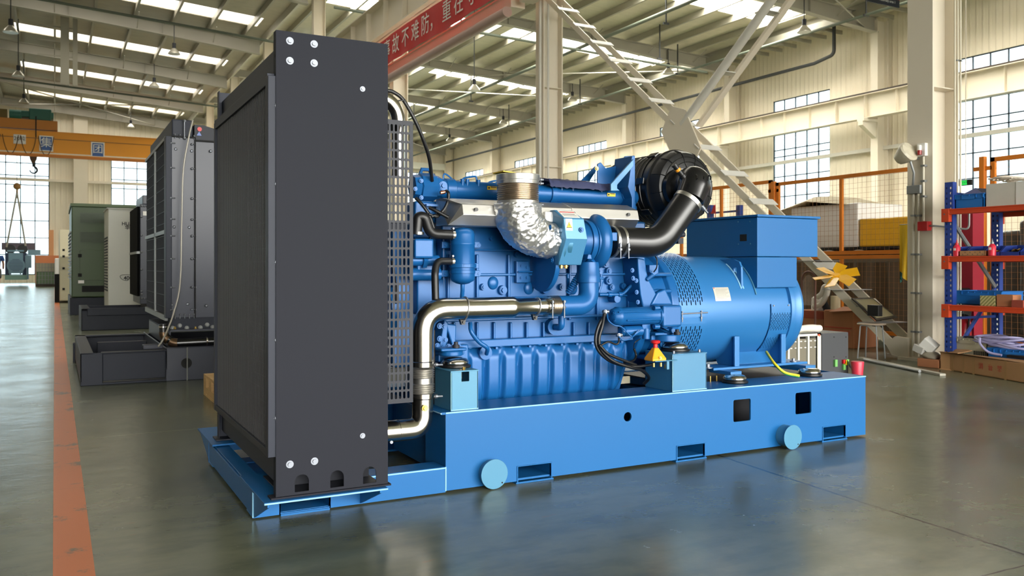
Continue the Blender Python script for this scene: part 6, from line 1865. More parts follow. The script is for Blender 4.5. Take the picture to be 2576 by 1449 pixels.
# ---- high bay lamps
LM = mat('lamp_reflector', (196, 192, 180), .3, .5)
def lamp(px, py, Y, rail, span, hh=.55):
    p = at(px, py, Y=Y)
    t = thing('high_bay_lamp', '', 'lamp', (p.x, Y, p.z))
    MB().lathe((p.x, Y, p.z - hh * .5), (0, 0, 1), [(0, .24), (.02, .245), (.10, .20), (.20, .11), (.24, .08)], 20).make('reflector', LM, t)
    MB().cyl((p.x, Y, p.z - hh * .5 + .24), (p.x, Y, p.z - hh * .5 + .46), .075, 14).make('ballast', SLATE2, t)
    zt_ = (zl(p.x) if p.x < 8.1 else zr(p.x)) - .3
    MB().cyl((p.x, Y, p.z - hh * .5 + .46), (p.x, Y, zt_), .02, 6).make('hanger_rod', DGREY, t)
    return t
LAMPS = [(438, 120, 38.0, 'lamp hanging from the left roof, just above the aisle end of the first rafter seen'), (388, 205, 46.1, 'lamp hanging from the second left rafter, above the crane signs'),
         (27, 62, 34.0, 'lamp hanging in the top left corner of the roof'), (46, 176, 42.0, 'lamp below the left roof, high above the crane trolley'),
         (60, 246, 50.0, 'lamp hanging just above the crane hoist motors'), (329, 310, 61.0, 'lamp hanging against the far end wall above the crane'),
         (1193, 211, 30.28, 'lamp under the right roof below the red banner'), (2023, 62, 22.0, 'lamp below the rafter beside the tall right column'),
         (1681, 170, 30.1, 'lamp below the rafter to the right of the steel column, by the lattice brace'), (1440, 240, 38.2, 'lamp under the right roof just right of the steel column'),
         (1266, 300, 46.3, 'lamp under the right roof just left of the steel column'), (1131, 345, 54.4, 'far small lamp above the top hose of the engine')]
for px, py, Y, lab in LAMPS:
    t = lamp(px, py, Y, 0, 0); t['label'] = lab; t['group'] = 'high bay lamps under the roof'
# hanging ladder frame near the top left corner
t = thing('hanging_rail', 'pair of steel posts with rungs hanging from the left roof', 'ladder', (-.5, 41, 9.4))
for px, w_ in ((163, .16), (189, .09)):
    p = at(px, 100, Y=40); MB().box(p.x - w_, p.x + w_, 40 - .08, 40.08, at(163, 214, Y=40).z, zl(p.x)).make('post', PURL, t, smooth=0)
a_, b_ = at(163, 100, Y=40).x, at(189, 100, Y=40).x
for z in (9.7, 10.3, 10.9): MB().box(a_ - 1.0, b_, 39.98, 40.02, z, z + .05).make('rung', PURL, t, smooth=0)

# ---- red banner on the aisle runway beam
T = thing('red_banner', 'long red cloth banner with white Chinese characters along the beam', 'banner', (7.42, 17, 6.5))
z0, z1 = 6.12, 6.80
vs = []; n = 160
for i in range(n + 1):
    y = 24.3 - 12.5 * i / n
    for j in range(7):
        z = z0 + (z1 - z0) * j / 6
        vs.append((7.40 + .012 * math.sin(i * .55) * (1 - j / 8) + .008 * math.sin(i * .21 + j), y, z + .015 * math.sin(i * .12)))
N1 = len(vs); vs += [(x + .006, y, z) for x, y, z in vs]
fs = []
for i in range(n):
    for j in range(6):
        q = [i * 7 + j, (i + 1) * 7 + j, (i + 1) * 7 + j + 1, i * 7 + j + 1]; fs.append(tuple(q)); fs.append(tuple(k + N1 for k in reversed(q)))
bn = MB().add(vs, fs).make('banner_cloth', REDBAN, T, smooth=60)
def bpos(px, py): p = at(px, py, X=7.36); return p
for ch, px, py in (('事', 972, 146), ('故', 994, 136), ('不', 1018, 121), ('难', 1043, 106), ('防', 1068, 93), ('，', 1090, 88), ('重', 1122, 68), ('在', 1152, 50), ('守', 1184, 26), ('规', 1217, 8), ('章', 1250, -10)):
    p = bpos(px, py); text_mb(ch, .50, YZ(7.372, p.y, 6.45), .0).make('banner_character', WHITE, T, smooth=0)

# ---- dark sign board near the upper right
T = thing('hanging_sign', 'dark hanging sign with red and white lettering at the top edge near the right column', 'sign', (15, 12, 6.8))
a_, b_ = at(2183, 0, Y=12), at(2263, 20, Y=12)
o = MB().box(a_.x, b_.x, 12, 12.03, b_.z, b_.z + .75).make('sign_board', SLATE2, T, smooth=0)
MB().box(a_.x, b_.x, 11.995, 12, b_.z + .16, b_.z + .75).make('sign_red_band', RED, T, smooth=0)
text_mb('Assembly area 1', .075, XZ(11.99, (a_.x + b_.x) / 2 + .1, b_.z + .09), 0).make('sign_text', WHITE, T, smooth=0)
for x in (a_.x + .1, b_.x - .1): MB().cyl((x, 12.02, b_.z + .75), (x, 12.02, zr(x)), .01, 6).make('sign_wire', DGREY, T)
# ================================================================ RIGHT SIDE: FENCE, RACK AND STORED GOODS
FX = 9.5
WIREO = mat('fence_wire', (150, 104, 62), .6)
def fence_panel(name, label, y0, y1, z0, z1, mids=(), cell=.07, grp='orange mesh fence panels'):
    t = thing(name, label, 'fence', (FX, (y0 + y1) / 2, z0), grp)
    b = .05
    MB().box(FX - .02, FX + .02, y0, y0 + b, z0, z1).box(FX - .02, FX + .02, y1 - b, y1, z0, z1).box(FX - .02, FX + .02, y0, y1, z1 - b, z1).box(FX - .02, FX + .02, y0, y1, z0, z0 + b).make('frame', ORANGE, t, smooth=0)
    for m in mids: MB().box(FX - .02, FX + .02, m - .022, m + .022, z0 + b, z1 - b).make('middle_post', ORANGE, t, smooth=0)
    mb = MB(); y = y0 + b
    while y < y1 - b: mb.box(FX - .001, FX + .001, y, y + .0025, z0, z1); y += cell
    z = z0 + b
    while z < z1 - b: mb.box(FX - .003, FX - .001, y0, y1, z, z + .0025); z += cell
    mb.make('wire_mesh', WIREO, t, smooth=0)
    return t
def yz(px): return at(px, 500, X=FX).y
yA, yB = yz(1955), yz(2283)
fence_panel('mesh_fence_panel', 'upper orange mesh fence panel before the white wrapped pallet load', 6.75, yA, 1.17, 2.26, (yz(2117),))
fence_panel('mesh_fence_panel', 'lower orange mesh fence panel behind the lattice brace and stool', 6.75, yA, .12, 1.16, (yz(2117),))
fence_panel('mesh_fence_panel', 'orange mesh fence panel left of the fence post, behind the terminal box', yz(1942), 11.6, .3, 2.31, (yz(1815),))
fence_panel('mesh_fence_panel', 'orange mesh fence panel rising behind the blue and orange rack', 3.4, yz(2492) - .01, .12, 2.26)
for px, lab in ((1948, 'orange fence post between two mesh panels, left of the white load'), (2474, 'orange fence post behind the rack')):
    t = thing('fence_post', lab, 'post', (FX, yz(px), 0), 'orange fence posts')
    y = yz(px)
    MB().box(FX - .04, FX + .02, y - .032, y + .032, 0, 2.28).make('post', ORANGE, t, smooth=0, bevel=.004)
    for z in (2.12, .9): MB().box(FX - .02, FX + .01, y - .11, y + .11, z, z + .045).make('post_bracket', ORANGE, t, smooth=0)
# dark storage bay behind the fence
T = thing('storage_platform', 'low platform behind the fence carrying wrapped pallet loads', 'platform', (11, 9, 0))
MB().box(10.2, 12.6, 6.9, 11.4, 1.08, 1.16).make('deck', mat('worn_platform', (120, 112, 98), .8), T, smooth=0)
for x in (10.25, 12.5):
    for y in (6.95, 9.1, 11.3): MB().box(x - .04, x + .04, y - .04, y + .04, 0, 1.08).make('platform_leg', DGREY, T, smooth=0)
T = thing('dark_tarpaulin', 'grimy brown tarpaulin hanging behind the lower fence panel', 'tarpaulin', (10.15, 9, 0))
mb = MB(); n = 90
vs = []
for i in range(n + 1):
    y = 6.4 + 5.2 * i / n
    for z in (.02, .55, 1.07): vs.append((10.12 + .05 * math.sin(i * .7) * (1.1 - z * .5) + .02 * math.sin(i * 1.9), y, z))
m_ = len(vs); vs += [(x + .01, y, z) for x, y, z in vs]
fs = []
for i in range(n):
    for j in range(2): q = [i * 3 + j, (i + 1) * 3 + j, (i + 1) * 3 + j + 1, i * 3 + j + 1]; fs += [tuple(q), tuple(k + m_ for k in reversed(q))]
mb.add(vs, fs).make('sheet', mat('grimy_tarp', (92, 78, 62), .7, 0, .25, 3.0), T, smooth=60)
def load(name, label, px0, px1, py0, py1, m, X=10.5, dx=1.0, cover=None, grp=None):
    a, b = at(px0, py0, X=X), at(px1, py1, X=X)
    t = thing(name, label, 'pallet load', (X + .5, (a.y + b.y) / 2, 1.16), grp)
    zt_ = at((px0 + px1) / 2, py0, X=X).z
    mb = MB(); N = 14
    MB().box(X, X + dx, b.y, a.y, 1.30, zt_).make('wrapped_goods', m, t, smooth=30, bevel=.02, seg=3)
    for k in range(3):
        y = b.y + (a.y - b.y) * (.08 + .42 * k); MB().box(X + .02, X + dx - .02, y - .05, y + .05, 1.16, 1.28).make('pallet_block', BLACK, t, smooth=0)
    MB().box(X, X + dx, b.y, a.y, 1.27, 1.30).make('pallet_deck', BLACK, t, smooth=0)
    return t, a, b, zt_
t, a, b, zt_ = load('wrapped_pallet_load', 'tall white plastic wrapped pallet load behind the fence', 1990, 2158, 516, 600, WRAP)
mb = MB()
for k in range(7): z = 1.31 + .028 * k; mb.box(10.49, 10.5, b.y + .3, a.y - .05, z, z + .014)
mb.make('stacked_sheets', WHITE, t, smooth=0)
my = (a.y + b.y) / 2 + .25
MB().add([(10.4, a.y + .5, zt_ - .12), (10.4, b.y + .15, zt_ - .02), (11.6, b.y + .15, zt_ - .02), (11.6, a.y + .5, zt_ - .12), (10.7, my + .1, zt_ + .16), (10.7, my - .2, zt_ + .15), (11.3, my - .2, zt_ + .15), (11.3, my + .1, zt_ + .16), (10.4, my, zt_ + .07), (11.6, my, zt_ + .07)],
         [(0, 8, 4), (8, 5, 4), (8, 1, 5), (1, 2, 6, 5), (2, 9, 6), (9, 7, 6), (9, 3, 7), (3, 0, 4, 7), (4, 5, 6, 7), (0, 3, 9, 2, 1, 8)]).make('cover_sheet', mat('beige_cover', (186, 172, 140), .7, bump=.4, bscale=8), t, smooth=0)
load('wrapped_pallet_load', 'lower yellow pallet load under glossy clear film behind the fence', 2162, 2300, 547, 600, YWRAP)
# grey plastic sheet lying on the deck edge
vs = []; n = 40
for i in range(n + 1):
    y = 7.6 + 1.9 * i / n
    for j in range(6): vs.append((10.2 + .05 * j, y, 1.165 + .03 + .02 * abs(mn.noise(Vector((i * .16, j * .4, 2)))) * (1 + j)))
m_ = len(vs); vs += [(x, y, z - .01) for x, y, z in vs]; fs = []
for i in range(n):
    for j in range(5): q = [i * 6 + j, i * 6 + j + 1, (i + 1) * 6 + j + 1, (i + 1) * 6 + j]; fs += [tuple(q), tuple(k + m_ for k in reversed(q))]
MB().add(vs, fs).make('plastic_sheet', mat('grey_plastic_sheet', (168, 160, 146), .4), None, 'crumpled grey plastic sheet lying on the storage platform edge', 'plastic sheet', smooth=50)

# folded cloth in green and yellow hanging by the column
T = thing('hanging_flag', 'folded green and yellow flag hanging from the fence beside the column', 'flag', (9.3, 7.3, 1.2))
p0, p1 = at(2262, 566, X=9.35), at(2284, 660, X=9.35)
mb = MB(); 
def drape(y0, y1, zt_, zb0, zb1, x, m, nm):
    vs = []; n = 24
    for i in range(n + 1):
        u = i / n
        for j in range(9):
            v = j / 8; vs.append((x + .025 * math.sin(u * 9) * v, y0 + (y1 - y0) * u * (1 - .25 * v), zt_ + (zb0 + (zb1 - zb0) * u - zt_) * v))
    m_ = len(vs); vs += [(q[0] + .006, q[1], q[2]) for q in vs]; fs = []
    for i in range(n):
        for j in range(8): q = [i * 9 + j, (i + 1) * 9 + j, (i + 1) * 9 + j + 1, i * 9 + j + 1]; fs += [tuple(q), tuple(k + m_ for k in reversed(q))]
    MB().add(vs, fs).make(nm, m, T, smooth=60)
drape(at(2263, 566, X=9.36).y, at(2290, 566, X=9.36).y, at(2270, 566, X=9.36).z, .95, .80, 9.36, mat('flag_yellow', (214, 176, 30), .7), 'yellow_cloth')
drape(at(2264, 600, X=9.40).y, at(2276, 600, X=9.40).y, 1.45, .80, .95, 9.40, mat('flag_green', (24, 92, 84), .7), 'green_cloth')
MB().cyl((9.43, p0.y + .05, p0.z), (9.43, p1.y - .3, p0.z), .012, 8).cyl((9.43, p0.y, p0.z), (9.52, p0.y, p0.z), .01, 6).make('flag_rod', DGREY, T)

# ---- things on the brace trays
TRAY = mat('grey_tray', (150, 152, 158), .45, .2)
def tray(px0, px1, py, X=XB, lab=''):
    a, b = at(px0, py, X=X), at(px1, py, X=X)
    t = MB().box(X - .30, X + .22, b.y, a.y, a.z - .006, a.z).make('sheet_tray', TRAY, None, lab, 'tray', 'grey sheet trays on the lattice brace', smooth=0, bevel=.002)
    return t, (a.y + b.y) / 2, a.z
tray(2035, 2082, 656, lab='grey sheet tray on the brace just below the terminal box corner')
_, fy, fz = tray(2112, 2162, 727, lab='grey sheet tray on the brace under the yellow fan')
_, my_, mz_ = tray(2203, 2252, 808, lab='grey sheet tray on the brace under the black framed pane')
T = thing('fan_impeller', 'bright yellow six-blade cooling fan resting on the brace', 'fan', (XB - .3, 0, 0))
ctr = at(2103, 693, X=XB - .42)
T.location = ctr
FM = mat('fan_yellow', (238, 178, 20), .4)
ax = Vector((-.42, -.30, .86)).normalized(); u0, v0, _ = frame_of(ax)
hub = MB().cyl(ctr - ax * .02, ctr + ax * .015, .035, 20).make('hub', FM, T)
for k in range(6):
    a = 2 * PI * k / 6 + .35
    r = u0 * math.cos(a) + v0 * math.sin(a); tt = -u0 * math.sin(a) + v0 * math.cos(a)
    w0, w1 = .018, .062; L = .25
    P_ = [ctr + r * .03 - tt * w0, ctr + r * .03 + tt * w0, ctr + r * .10 + tt * w1 + ax * .02, ctr + r * L + tt * w1 * .9 + ax * .022, ctr + r * L - tt * w1 - ax * .018, ctr + r * .09 - tt * w1 * .8 - ax * .012]
    MB().add(P_ + [p + ax * .005 for p in P_], [(5, 4, 3, 2, 1, 0), (6, 7, 8, 9, 10, 11)] + [(i, (i + 1) % 6, (i + 1) % 6 + 6, i + 6) for i in range(6)]).make('fan_blade', FM, T, smooth=0, bevel=.002)
T = thing('framed_pane', 'black framed grey pane leaning on the brace above the stool', 'panel', (XB, 6.7, .5))
def slab(nm, pts, th, m, par, lift=(0, 0, 0)):
    pts = [Vector(p) + Vector(lift) for p in pts]; nn = (pts[1] - pts[0]).cross(pts[2] - pts[1]).normalized() * th; n = len(pts)
    return MB().add(pts + [p + nn for p in pts], [tuple(range(n - 1, -1, -1)), tuple(range(n, 2 * n))] + [(i, (i + 1) % n, (i + 1) % n + n, i + n) for i in range(n)]).make(nm, m, par, smooth=0)
qa, qb, qc, qd = at(2141, 752, X=XB - .35), at(2192, 750, X=XB + .15), at(2256, 800, X=XB + .15), at(2205, 808, X=XB - .40)
fr = slab('frame', [qa, qd, qc, qb], .012, BLACK, T)
cc = (qa + qb + qc + qd) / 4; nrm = (qd - qa).cross(qc - qd).normalized()
slab('pane', [cc + (q - cc) * .84 - (q - cc) * 0 + nrm * .012 for q in (qa, qd, qc, qb)], .002, mat('greenish_screen', (142, 142, 120), .25), fr)
bx = at(2200, 788, X=XB - .44)
MB().box(bx.x - .03, bx.x + .04, bx.y - .07, bx.y + .07, bx.z - .03, bx.z + .09).make('black_box', BLACK, None, 'small black box with a blue stripe lying on the framed pane', 'box', smooth=0, bevel=.003)
MB().box(bx.x - .05, bx.x - .03, bx.y - .075, bx.y + .0, bx.z + .03, bx.z + .042).make('blue_tape', BINB, bpy.data.objects['black_box'], smooth=0) if False else None

# ---- stool
sc_ = at(2192, 904, Z=0)
T = thing('round_stool', 'round stool with four thin metal legs in front of the brace', 'stool', (sc_.x, sc_.y, 0))
zst = at(2192, 814, X=sc_.x).z
MB().lathe((sc_.x, sc_.y, zst - .012), (0, 0, 1), [(0, .140), (.003, .146), (.012, .146), (.014, .14)], 40).make('seat', mat('worn_stool_top', (158, 140, 120), .6, 0, .2, 6), T)
for k in range(4):
    a = PI / 4 + k * PI / 2 + .3
    MB().tube(elbow_path([(sc_.x + .02 * math.cos(a), sc_.y + .02 * math.sin(a), zst - .02), (sc_.x + .12 * math.cos(a), sc_.y + .12 * math.sin(a), zst - .02), (sc_.x + .150 * math.cos(a), sc_.y + .150 * math.sin(a), .008)], .02, 5), .0075, 8).make('leg', GREY, T)

# ---- cardboard boxes behind the alternator
def carton(name, label, px0, px1, py0, X, depth, m=CARD2, z0=0.0, rz=0, grp=None):
    a, b = at(px0, py0, X=X), at(px1, py0, X=X)
    t = thing(name, label, 'cardboard box', (X + depth / 2, (a.y + b.y) / 2, z0), grp)
    bd = MB().box(X, X + depth, b.y, a.y, z0, a.z).make('box_body', m, t, smooth=0, bevel=.012)
    return t, a, b, bd
t, a, b, bd = carton('cardboard_box', 'brown cardboard box with red printing beside the stool', 2072, 2147, 779, 8.6, .45)
MB().box(8.592, 8.6, b.y + .02, a.y - .02, .24, .255).make('red_print', mat('faded_red_print', (176, 74, 54), .8), t, smooth=0)
MB().box(8.594, 8.6, b.y + .05, a.y - .1, .16, .22).make('red_print', mat('light_red_print', (184, 100, 74), .8), t, smooth=0)
MB().add([(8.58, b.y - .01, a.z + .01), (8.75, b.y - .01, a.z + .03), (8.7, (a.y + b.y) / 2, a.z + .05), (8.57, a.y - .1, a.z - .02), (8.58, b.y - .01, a.z), (8.75, b.y - .01, a.z + .02), (8.7, (a.y + b.y) / 2, a.z + .04), (8.57, a.y - .1, a.z - .03)], [(0, 1, 2, 3), (7, 6, 5, 4), (0, 4, 5, 1), (1, 5, 6, 2), (2, 6, 7, 3), (3, 7, 4, 0)]).make('box_flap', CARD2, t, smooth=0)
t, a2, b2, bd = carton('cardboard_box', 'darker cardboard box half hidden behind the alternator end', 1990, 2072, 779, 8.75, .4)
MB().box(8.742, 8.75, b2.y, a2.y, a2.z - .10, a2.z).make('red_top_band', mat('rust_red_band', (146, 66, 46), .8), t, smooth=0)
zb_ = a2.z
# cream pots, white drum and hose on the boxes
p = at(2052, 742, X=8.9)
T = thing('white_drum', 'white plastic drum with coiled pale hose on the cardboard boxes', 'drum', (8.95, p.y, zb_))
MB().lathe((8.95, p.y, zb_ + .002), (0, 0, 1), [(0, .09), (.12, .09), (.16, .085), (.19, .05), (.20, .0001)], 24).make('drum_body', WHITE, T)
pts = [at(px, py, X=8.8) for px, py in ((2047, 772), (2065, 765), (2078, 745), (2082, 725), (2074, 722), (2068, 738), (2056, 748))]
MB().tube(smooth_path(pts), .035, 14).make('pale_hose', mat('pale_corrugated', (200, 196, 184), .5), T)
MB().cyl((8.9, p.y - .20, zb_ + .002), (8.9, p.y - .13, zb_ + .11), .045, 12).make('dark_fitting', SLATE2, T)
p = at(2090, 765, X=8.9); MB().cyl((8.85, p.y - .12, a.z), (8.85, p.y - .12, a.z + .17), .06, 20).make('paper_roll', mat('cream_roll', (206, 194, 160), .7), None, 'cream paper roll standing on the printed cardboard box', 'roll')
# arched wire rack
T = thing('arched_wire_rack', 'arched pipe rack with fine hanging wires just right of the alternator', 'rack', (8.2, 7.4, 0))
ya, yb = at(2017, 750, X=8.3).y, at(2051, 750, X=8.3).y
zt2 = at(2035, 683, X=8.3).z; zb2 = at(2045, 822, X=8.3).z
arch = [(8.3, yb, 0.0), (8.3, yb, zt2 - .12)] + [(8.3, (ya + yb) / 2 - (ya - yb) / 2 * math.cos(a), zt2 - .12 + .12 * math.sin(a)) for a in [PI * k / 12 for k in range(1, 12)]] + [(8.3, ya, zt2 - .12), (8.3, ya, 0)]
MB().tube(arch, .012, 10).make('arch_pipe', mat('rusty_pipe', (120, 84, 74), .5, .4), T)
mb = MB()
for k in range(16): y = yb + (ya - yb) * (k + .5) / 16; mb.cyl((8.3, y, zt2 - .14 + .1 * math.sin(PI * (k + .5) / 16)), (8.3, y, zt2 - .42), .0022, 5)
w1 = mb.make('hanging_wires', mat('wire_strand', (170, 156, 140), .5), T)

# ---- battery rack and black controller right behind the base end
T = thing('module_rack', 'cream rack of four tall grey modules behind the blue base', 'rack', (5.6, 5.4, 0))
x0, x1 = 5.12, at(2066, 860, Y=5.3).x
zt3 = at(2020, 838, Y=5.3).z
rk = MB().box(x0, x1, 5.3, 5.34, 0, .03).box(x0, x1, 5.3, 5.34, zt3 - .03, zt3).box(x0, x1, 5.55, 5.58, 0, zt3).box(x0, x1, 5.3, 5.56, zt3 - .012, zt3).box(x0, x0 + .03, 5.3, 5.56, 0, zt3).box(x1 - .05, x1, 5.3, 5.56, 0, zt3).make('rack_frame', OFFW, T, smooth=0, bevel=.003)
w_ = (x1 - x0 - .07) / 6
for k in range(6):
    xa = x0 + .03 + w_ * k
    q = MB().box(xa + .012, xa + w_ - .012, 5.31, 5.5, .02, zt3 - .05).make('module', mat('grey_module', (112, 106, 90), .5) if k == 0 else bpy.data.materials['grey_module'], T, smooth=0, bevel=.003)
    for z in (zt3 - .075, zt3 - .13):
        for dx in (.022, w_ - .045): MB().box(xa + dx, xa + dx + .022, 5.300, 5.31, z, z + .008).make('module_clip', WHITE, q, smooth=0)
    MB().box(xa + w_ - .010, xa + w_ + .010, 5.295, 5.32, .03, zt3 - .03).make('rack_upright', OFFW, T, smooth=0)
MB().box(x1 - .042, x1 - .02, 5.296, 5.30, zt3 - .04, zt3 - .015).make('red_tag', mat('red_orange_tag', (206, 82, 40), .5), T, smooth=0)
vs = []; n = 40
xr0, xr1 = x0 + .1, x1 + .08
MB().tube([(xr0 + (xr1 - xr0) * k / 20, 5.38 + .01 * math.sin(k), zt3 + .03 + .004 * math.sin(k * .9)) for k in range(21)], .03, 14, rr=[.030 + .004 * math.sin(k * .8) for k in range(21)]).make('white_cloth_roll', mat('off_white_cloth', (220, 214, 204), .8), None, 'rolled white cloth lying on top of the module rack', 'cloth', smooth=60)
T = thing('controller_box', 'black metal controller box with green and red terminals behind the base', 'electrical box', (6.1, 5.4, 0))
xa, xb = at(2066, 850, Y=5.3).x + .01, at(2134, 850, Y=5.3).x
ztb = at(2090, 838, Y=5.3).z
bb = MB().box(xa, xb, 5.3, 5.75, .0, ztb).make('box_body', CHAR, T, smooth=0, bevel=.003)
MB().cyl(((xa + xb) / 2 - .06, 5.45, ztb), ((xa + xb) / 2 - .06, 5.45, ztb + .03), .03, 16).make('cable_gland', GREY, T)
for px, py in ((2098, 848), (2128, 848), (2098, 898), (2128, 898)): p = at(px, py, Y=5.3); MB().cyl((p.x, 5.298, p.z), (p.x, 5.301, p.z), .006, 10).make('box_screw', DARK, bb)
GT = mat('terminal_green', (110, 176, 96), .5)
for px, py0, py1, m in ((2102, 905, 922, GT), (2123, 905, 914, RED), (2131, 904, 918, GT), (2127, 906, 918, YELLOW), (2123, 917, 930, GT)):
    a, b = at(px - 3, py0, Y=5.29), at(px + 3, py1, Y=5.29); MB().box(a.x, b.x, 5.28, 5.30, b.z, a.z).make('terminal_block', m, bb, smooth=0)
p = at(2157, 929, Y=5.2)
MB().lathe((p.x, 5.2, 0.0), (0, 0, 1), [(0, .04), (.165, .055), (.17, .053)], 20).make('red_bucket', mat('red_bucket_plastic', (206, 50, 74), .4), None, 'small red plastic tub behind the corner of the base', 'tub')
p0, p1 = at(2136, 890, Y=5.35), at(2158, 920, Y=5.35)
MB().cyl((p0.x, 5.42, p0.z), (p1.x + .05, 5.42, .01), .008, 8).make('black_lever', BLACK, None, 'thin black rod leaning beside the controller box', 'rod')

# ---- fittings on the right column
T = thing('covered_lamp', 'floodlight wrapped in clear plastic on the right column', 'lamp', (8.05, 6.2, 2.1))
p = at(2286, 388, X=8.0)
vs_ = MB().lathe((8.0, p.y + .05, p.z), (0, -.6, .35), [(-.11, .03), (-.09, .06), (-.04, .08), (.02, .105), (.06, .115), (.08, .10), (.085, .02)], 28)
vs_.v = [tuple(Vector(v) + Vector((0, 0, 1)) * .012 * mn.noise(Vector(v) * 25)) for v in vs_.v]
vs_.make('plastic_wrap', mat('dusty_plastic', (206, 198, 176), .35, bump=.6, bscale=30), T, smooth=40)
MB().tube([(8.0, p.y - .02, p.z - .08), (8.03, p.y - .04, p.z - .2), (8.09, at(2298, 450, X=8.1).y, at(2298, 468, X=8.1).z)], .012, 8).make('flex_conduit', GREY, T)
MB().box(8.0, 8.13, p.y - .03, p.y - .01, p.z - .05, p.z - .03).make('lamp_bracket', GREY, T, smooth=0)
a, b = at(2285, 468, X=8.09), at(2319, 486, X=8.09)
MB().box(8.06, 8.13, b.y, a.y, b.z, a.z).make('junction_box', GREY, None, 'grey junction box on the right column below the wrapped lamp', 'junction box', smooth=0, bevel=.004)
T = thing('alarm_beacon', 'red and white alarm beacon at the upper part of the right column', 'alarm', (8.1, 5.95, 2.2))
a, b = at(2310, 362, X=8.1), at(2330, 392, X=8.1)
bb = MB().box(8.08, 8.13, b.y, a.y, b.z, a.z).make('beacon_plate', WHITE, T, smooth=0, bevel=.004)
c = (Vector(a) + Vector(b)) / 2
MB().lathe((8.055, c.y, c.z - .06), (0, 0, 1), [(0, .0001), (.004, .02), (.05, .022), (.052, .022)], 16).make('beacon_lens', mat('dark_red_lens', (150, 26, 30), .3), bb)
MB().lathe((8.055, c.y, c.z - .008), (0, 0, 1), [(0, .022), (.05, .022), (.058, .014), (.06, .0001)], 16).make('beacon_cap', WHITE, bb)
a, b = at(2312, 558, X=8.09), at(2337, 580, X=8.09)
T = thing('call_point', 'small red fire call box on the right column', 'fire alarm', (8.1, b.y, b.z))
MB().box(8.06, 8.13, b.y, a.y, b.z, a.z).make('box_body', RED, T, smooth=0, bevel=.004)
MB().tube(elbow_path([(8.1, b.y, (a.z + b.z) / 2), (8.1, 5.79, (a.z + b.z) / 2), (8.62, 5.75, (a.z + b.z) / 2 - .03), (8.62, 5.75, 1.75)], .06), .010, 8).make('conduit', GREY, T)
CONDM = mat('painted_conduit', (200, 192, 172), .4)
def conduit(y, z0, z1, lab, X=8.1, r=.013):
    t = thing('conduit', lab, 'conduit', (X, y, z0))
    MB().cyl((X, y, z0), (X, y, z1), r, 10).make('tube', CONDM, t)
    mb = MB(); z = z0 + .25
    k = 0
    while z < z1 - .05 and k < 4: MB().box(X - .016, 8.135, y - .024, y + .024, z, z + .02).make('saddle_clip', GREY, t, smooth=0); z += (z1 - z0) / 4.2; k += 1
conduit(at(2298, 600, X=8.1).y, .05, at(2298, 487, X=8.1).z, 'first thin conduit from the left, running down the right column from the junction box')
conduit(at(2310, 600, X=8.1).y, .05, at(2310, 487, X=8.1).z, 'second thin conduit from the left, running down the right column from the junction box')
conduit(at(2323, 450, X=8.1).y, at(2323, 556, X=8.1).z, at(2323, 394, X=8.1).z, 'short conduit between the alarm beacon and the red call box')
for k, px in enumerate((2402, 2409, 2416)):
    y = 5.80
    x = at(px, 300, Y=y).x
    t = thing('conduit', ('leftmost', 'middle', 'rightmost')[k] + ' of the three long white conduits rising behind the rack to the roof', 'conduit', (x, y, .1), 'tall conduits')
    MB().cyl((x, y, .1), (x, y, 6.2), .011, 8).make('tube', CONDM, t)
    for z in (1.2, 3.2): MB().box(8.54, x + .02, y - .012, y + .012, z, z + .012).make('standoff', GREY, t, smooth=0)

# ---- pallet rack with orange beams
KX0, KX1, KY1 = 7.7, 8.5, 5.39
T = thing('pallet_rack', 'storage rack with blue uprights and orange beams at the right edge', 'rack', (8.1, 4.4, 0))
holes_ = []
def upright(x, y, z1):
    w_ = .085
    hl = []
    z = .06
    while z < z1 - .05:
        hl.append(rect(-.030, -.014, z, z + .022, .004, 2)); hl.append(rect(.014, .028, z, z + .022, .004, 2)); z += .05
    mb = MB(); plate(mb, rect(-w_ / 2, w_ / 2, 0, z1), hl, YZ(x, y - w_ / 2), .003)
    mb.box(x, x + .06, y - .003, y, 0, z1).box(x, x + .06, y - w_, y - w_ + .003, 0, z1)
    return mb.make('upright', RACKB, T, smooth=0)
upright(KX0, KY1, 1.83); upright(KX1 - .06, KY1, 1.83)
upright(KX0, 3.0, 1.83); upright(KX1 - .06, 3.0, 1.83)
mb = None
for z in (.50, 1.72): MB().box(KX0 + .05, KX1, KY1 - .05, KY1 - .03, z - .012, z + .012).make('cross_tie', RACKB, T, smooth=0)
for (za, zb_2) in ((.12, .78), (1.45, .80)):
    d0, d1 = Vector((KX0 + .06, KY1 - .04, za)), Vector((KX1 - .06, KY1 - .04, zb_2))
    MB().cyl(d0, d1, .02, 6).make('diagonal_tie', RACKB if za < 1 else GREY, T)
for z in (1.565, 1.105, .635):
    for x, s_ in ((KX0, -1), (KX1, 1)):
        xx0 = x - .04 if s_ < 0 else x
        mb = MB().box(xx0, xx0 + .04, 3.0, KY1 - .02, z - .055, z)
        mb.box(xx0 - .006, xx0, 3.0, KY1 - .05, z - .012, z - .002).box(xx0 - .006, xx0, 3.0, KY1 - .05, z - .053, z - .043)
        o = mb.make('rack_beam', RACKO, T, smooth=0, bevel=.002)
        MB().box(xx0 - .008, xx0 + .045, KY1 - .075, KY1 + .004, z - .125, z + .004).make('beam_connector', RACKO, o, smooth=0, bevel=.002)
        MB().cyl((xx0 - .009, KY1 - .03, z - .05), (xx0 - .012, KY1 - .03, z - .05), .008, 8).make('safety_pin', ZINC, o)
    MB().box(KX0, KX1, 3.0, KY1 - .08, z - .012, z - .001).make('shelf_panel', mat('shelf_brown', (110, 52, 34), .7) if z > 1.5 else bpy.data.materials['shelf_brown'], T, smooth=0)
def ry(px, X=7.72): return at(px, 600, X=X).y
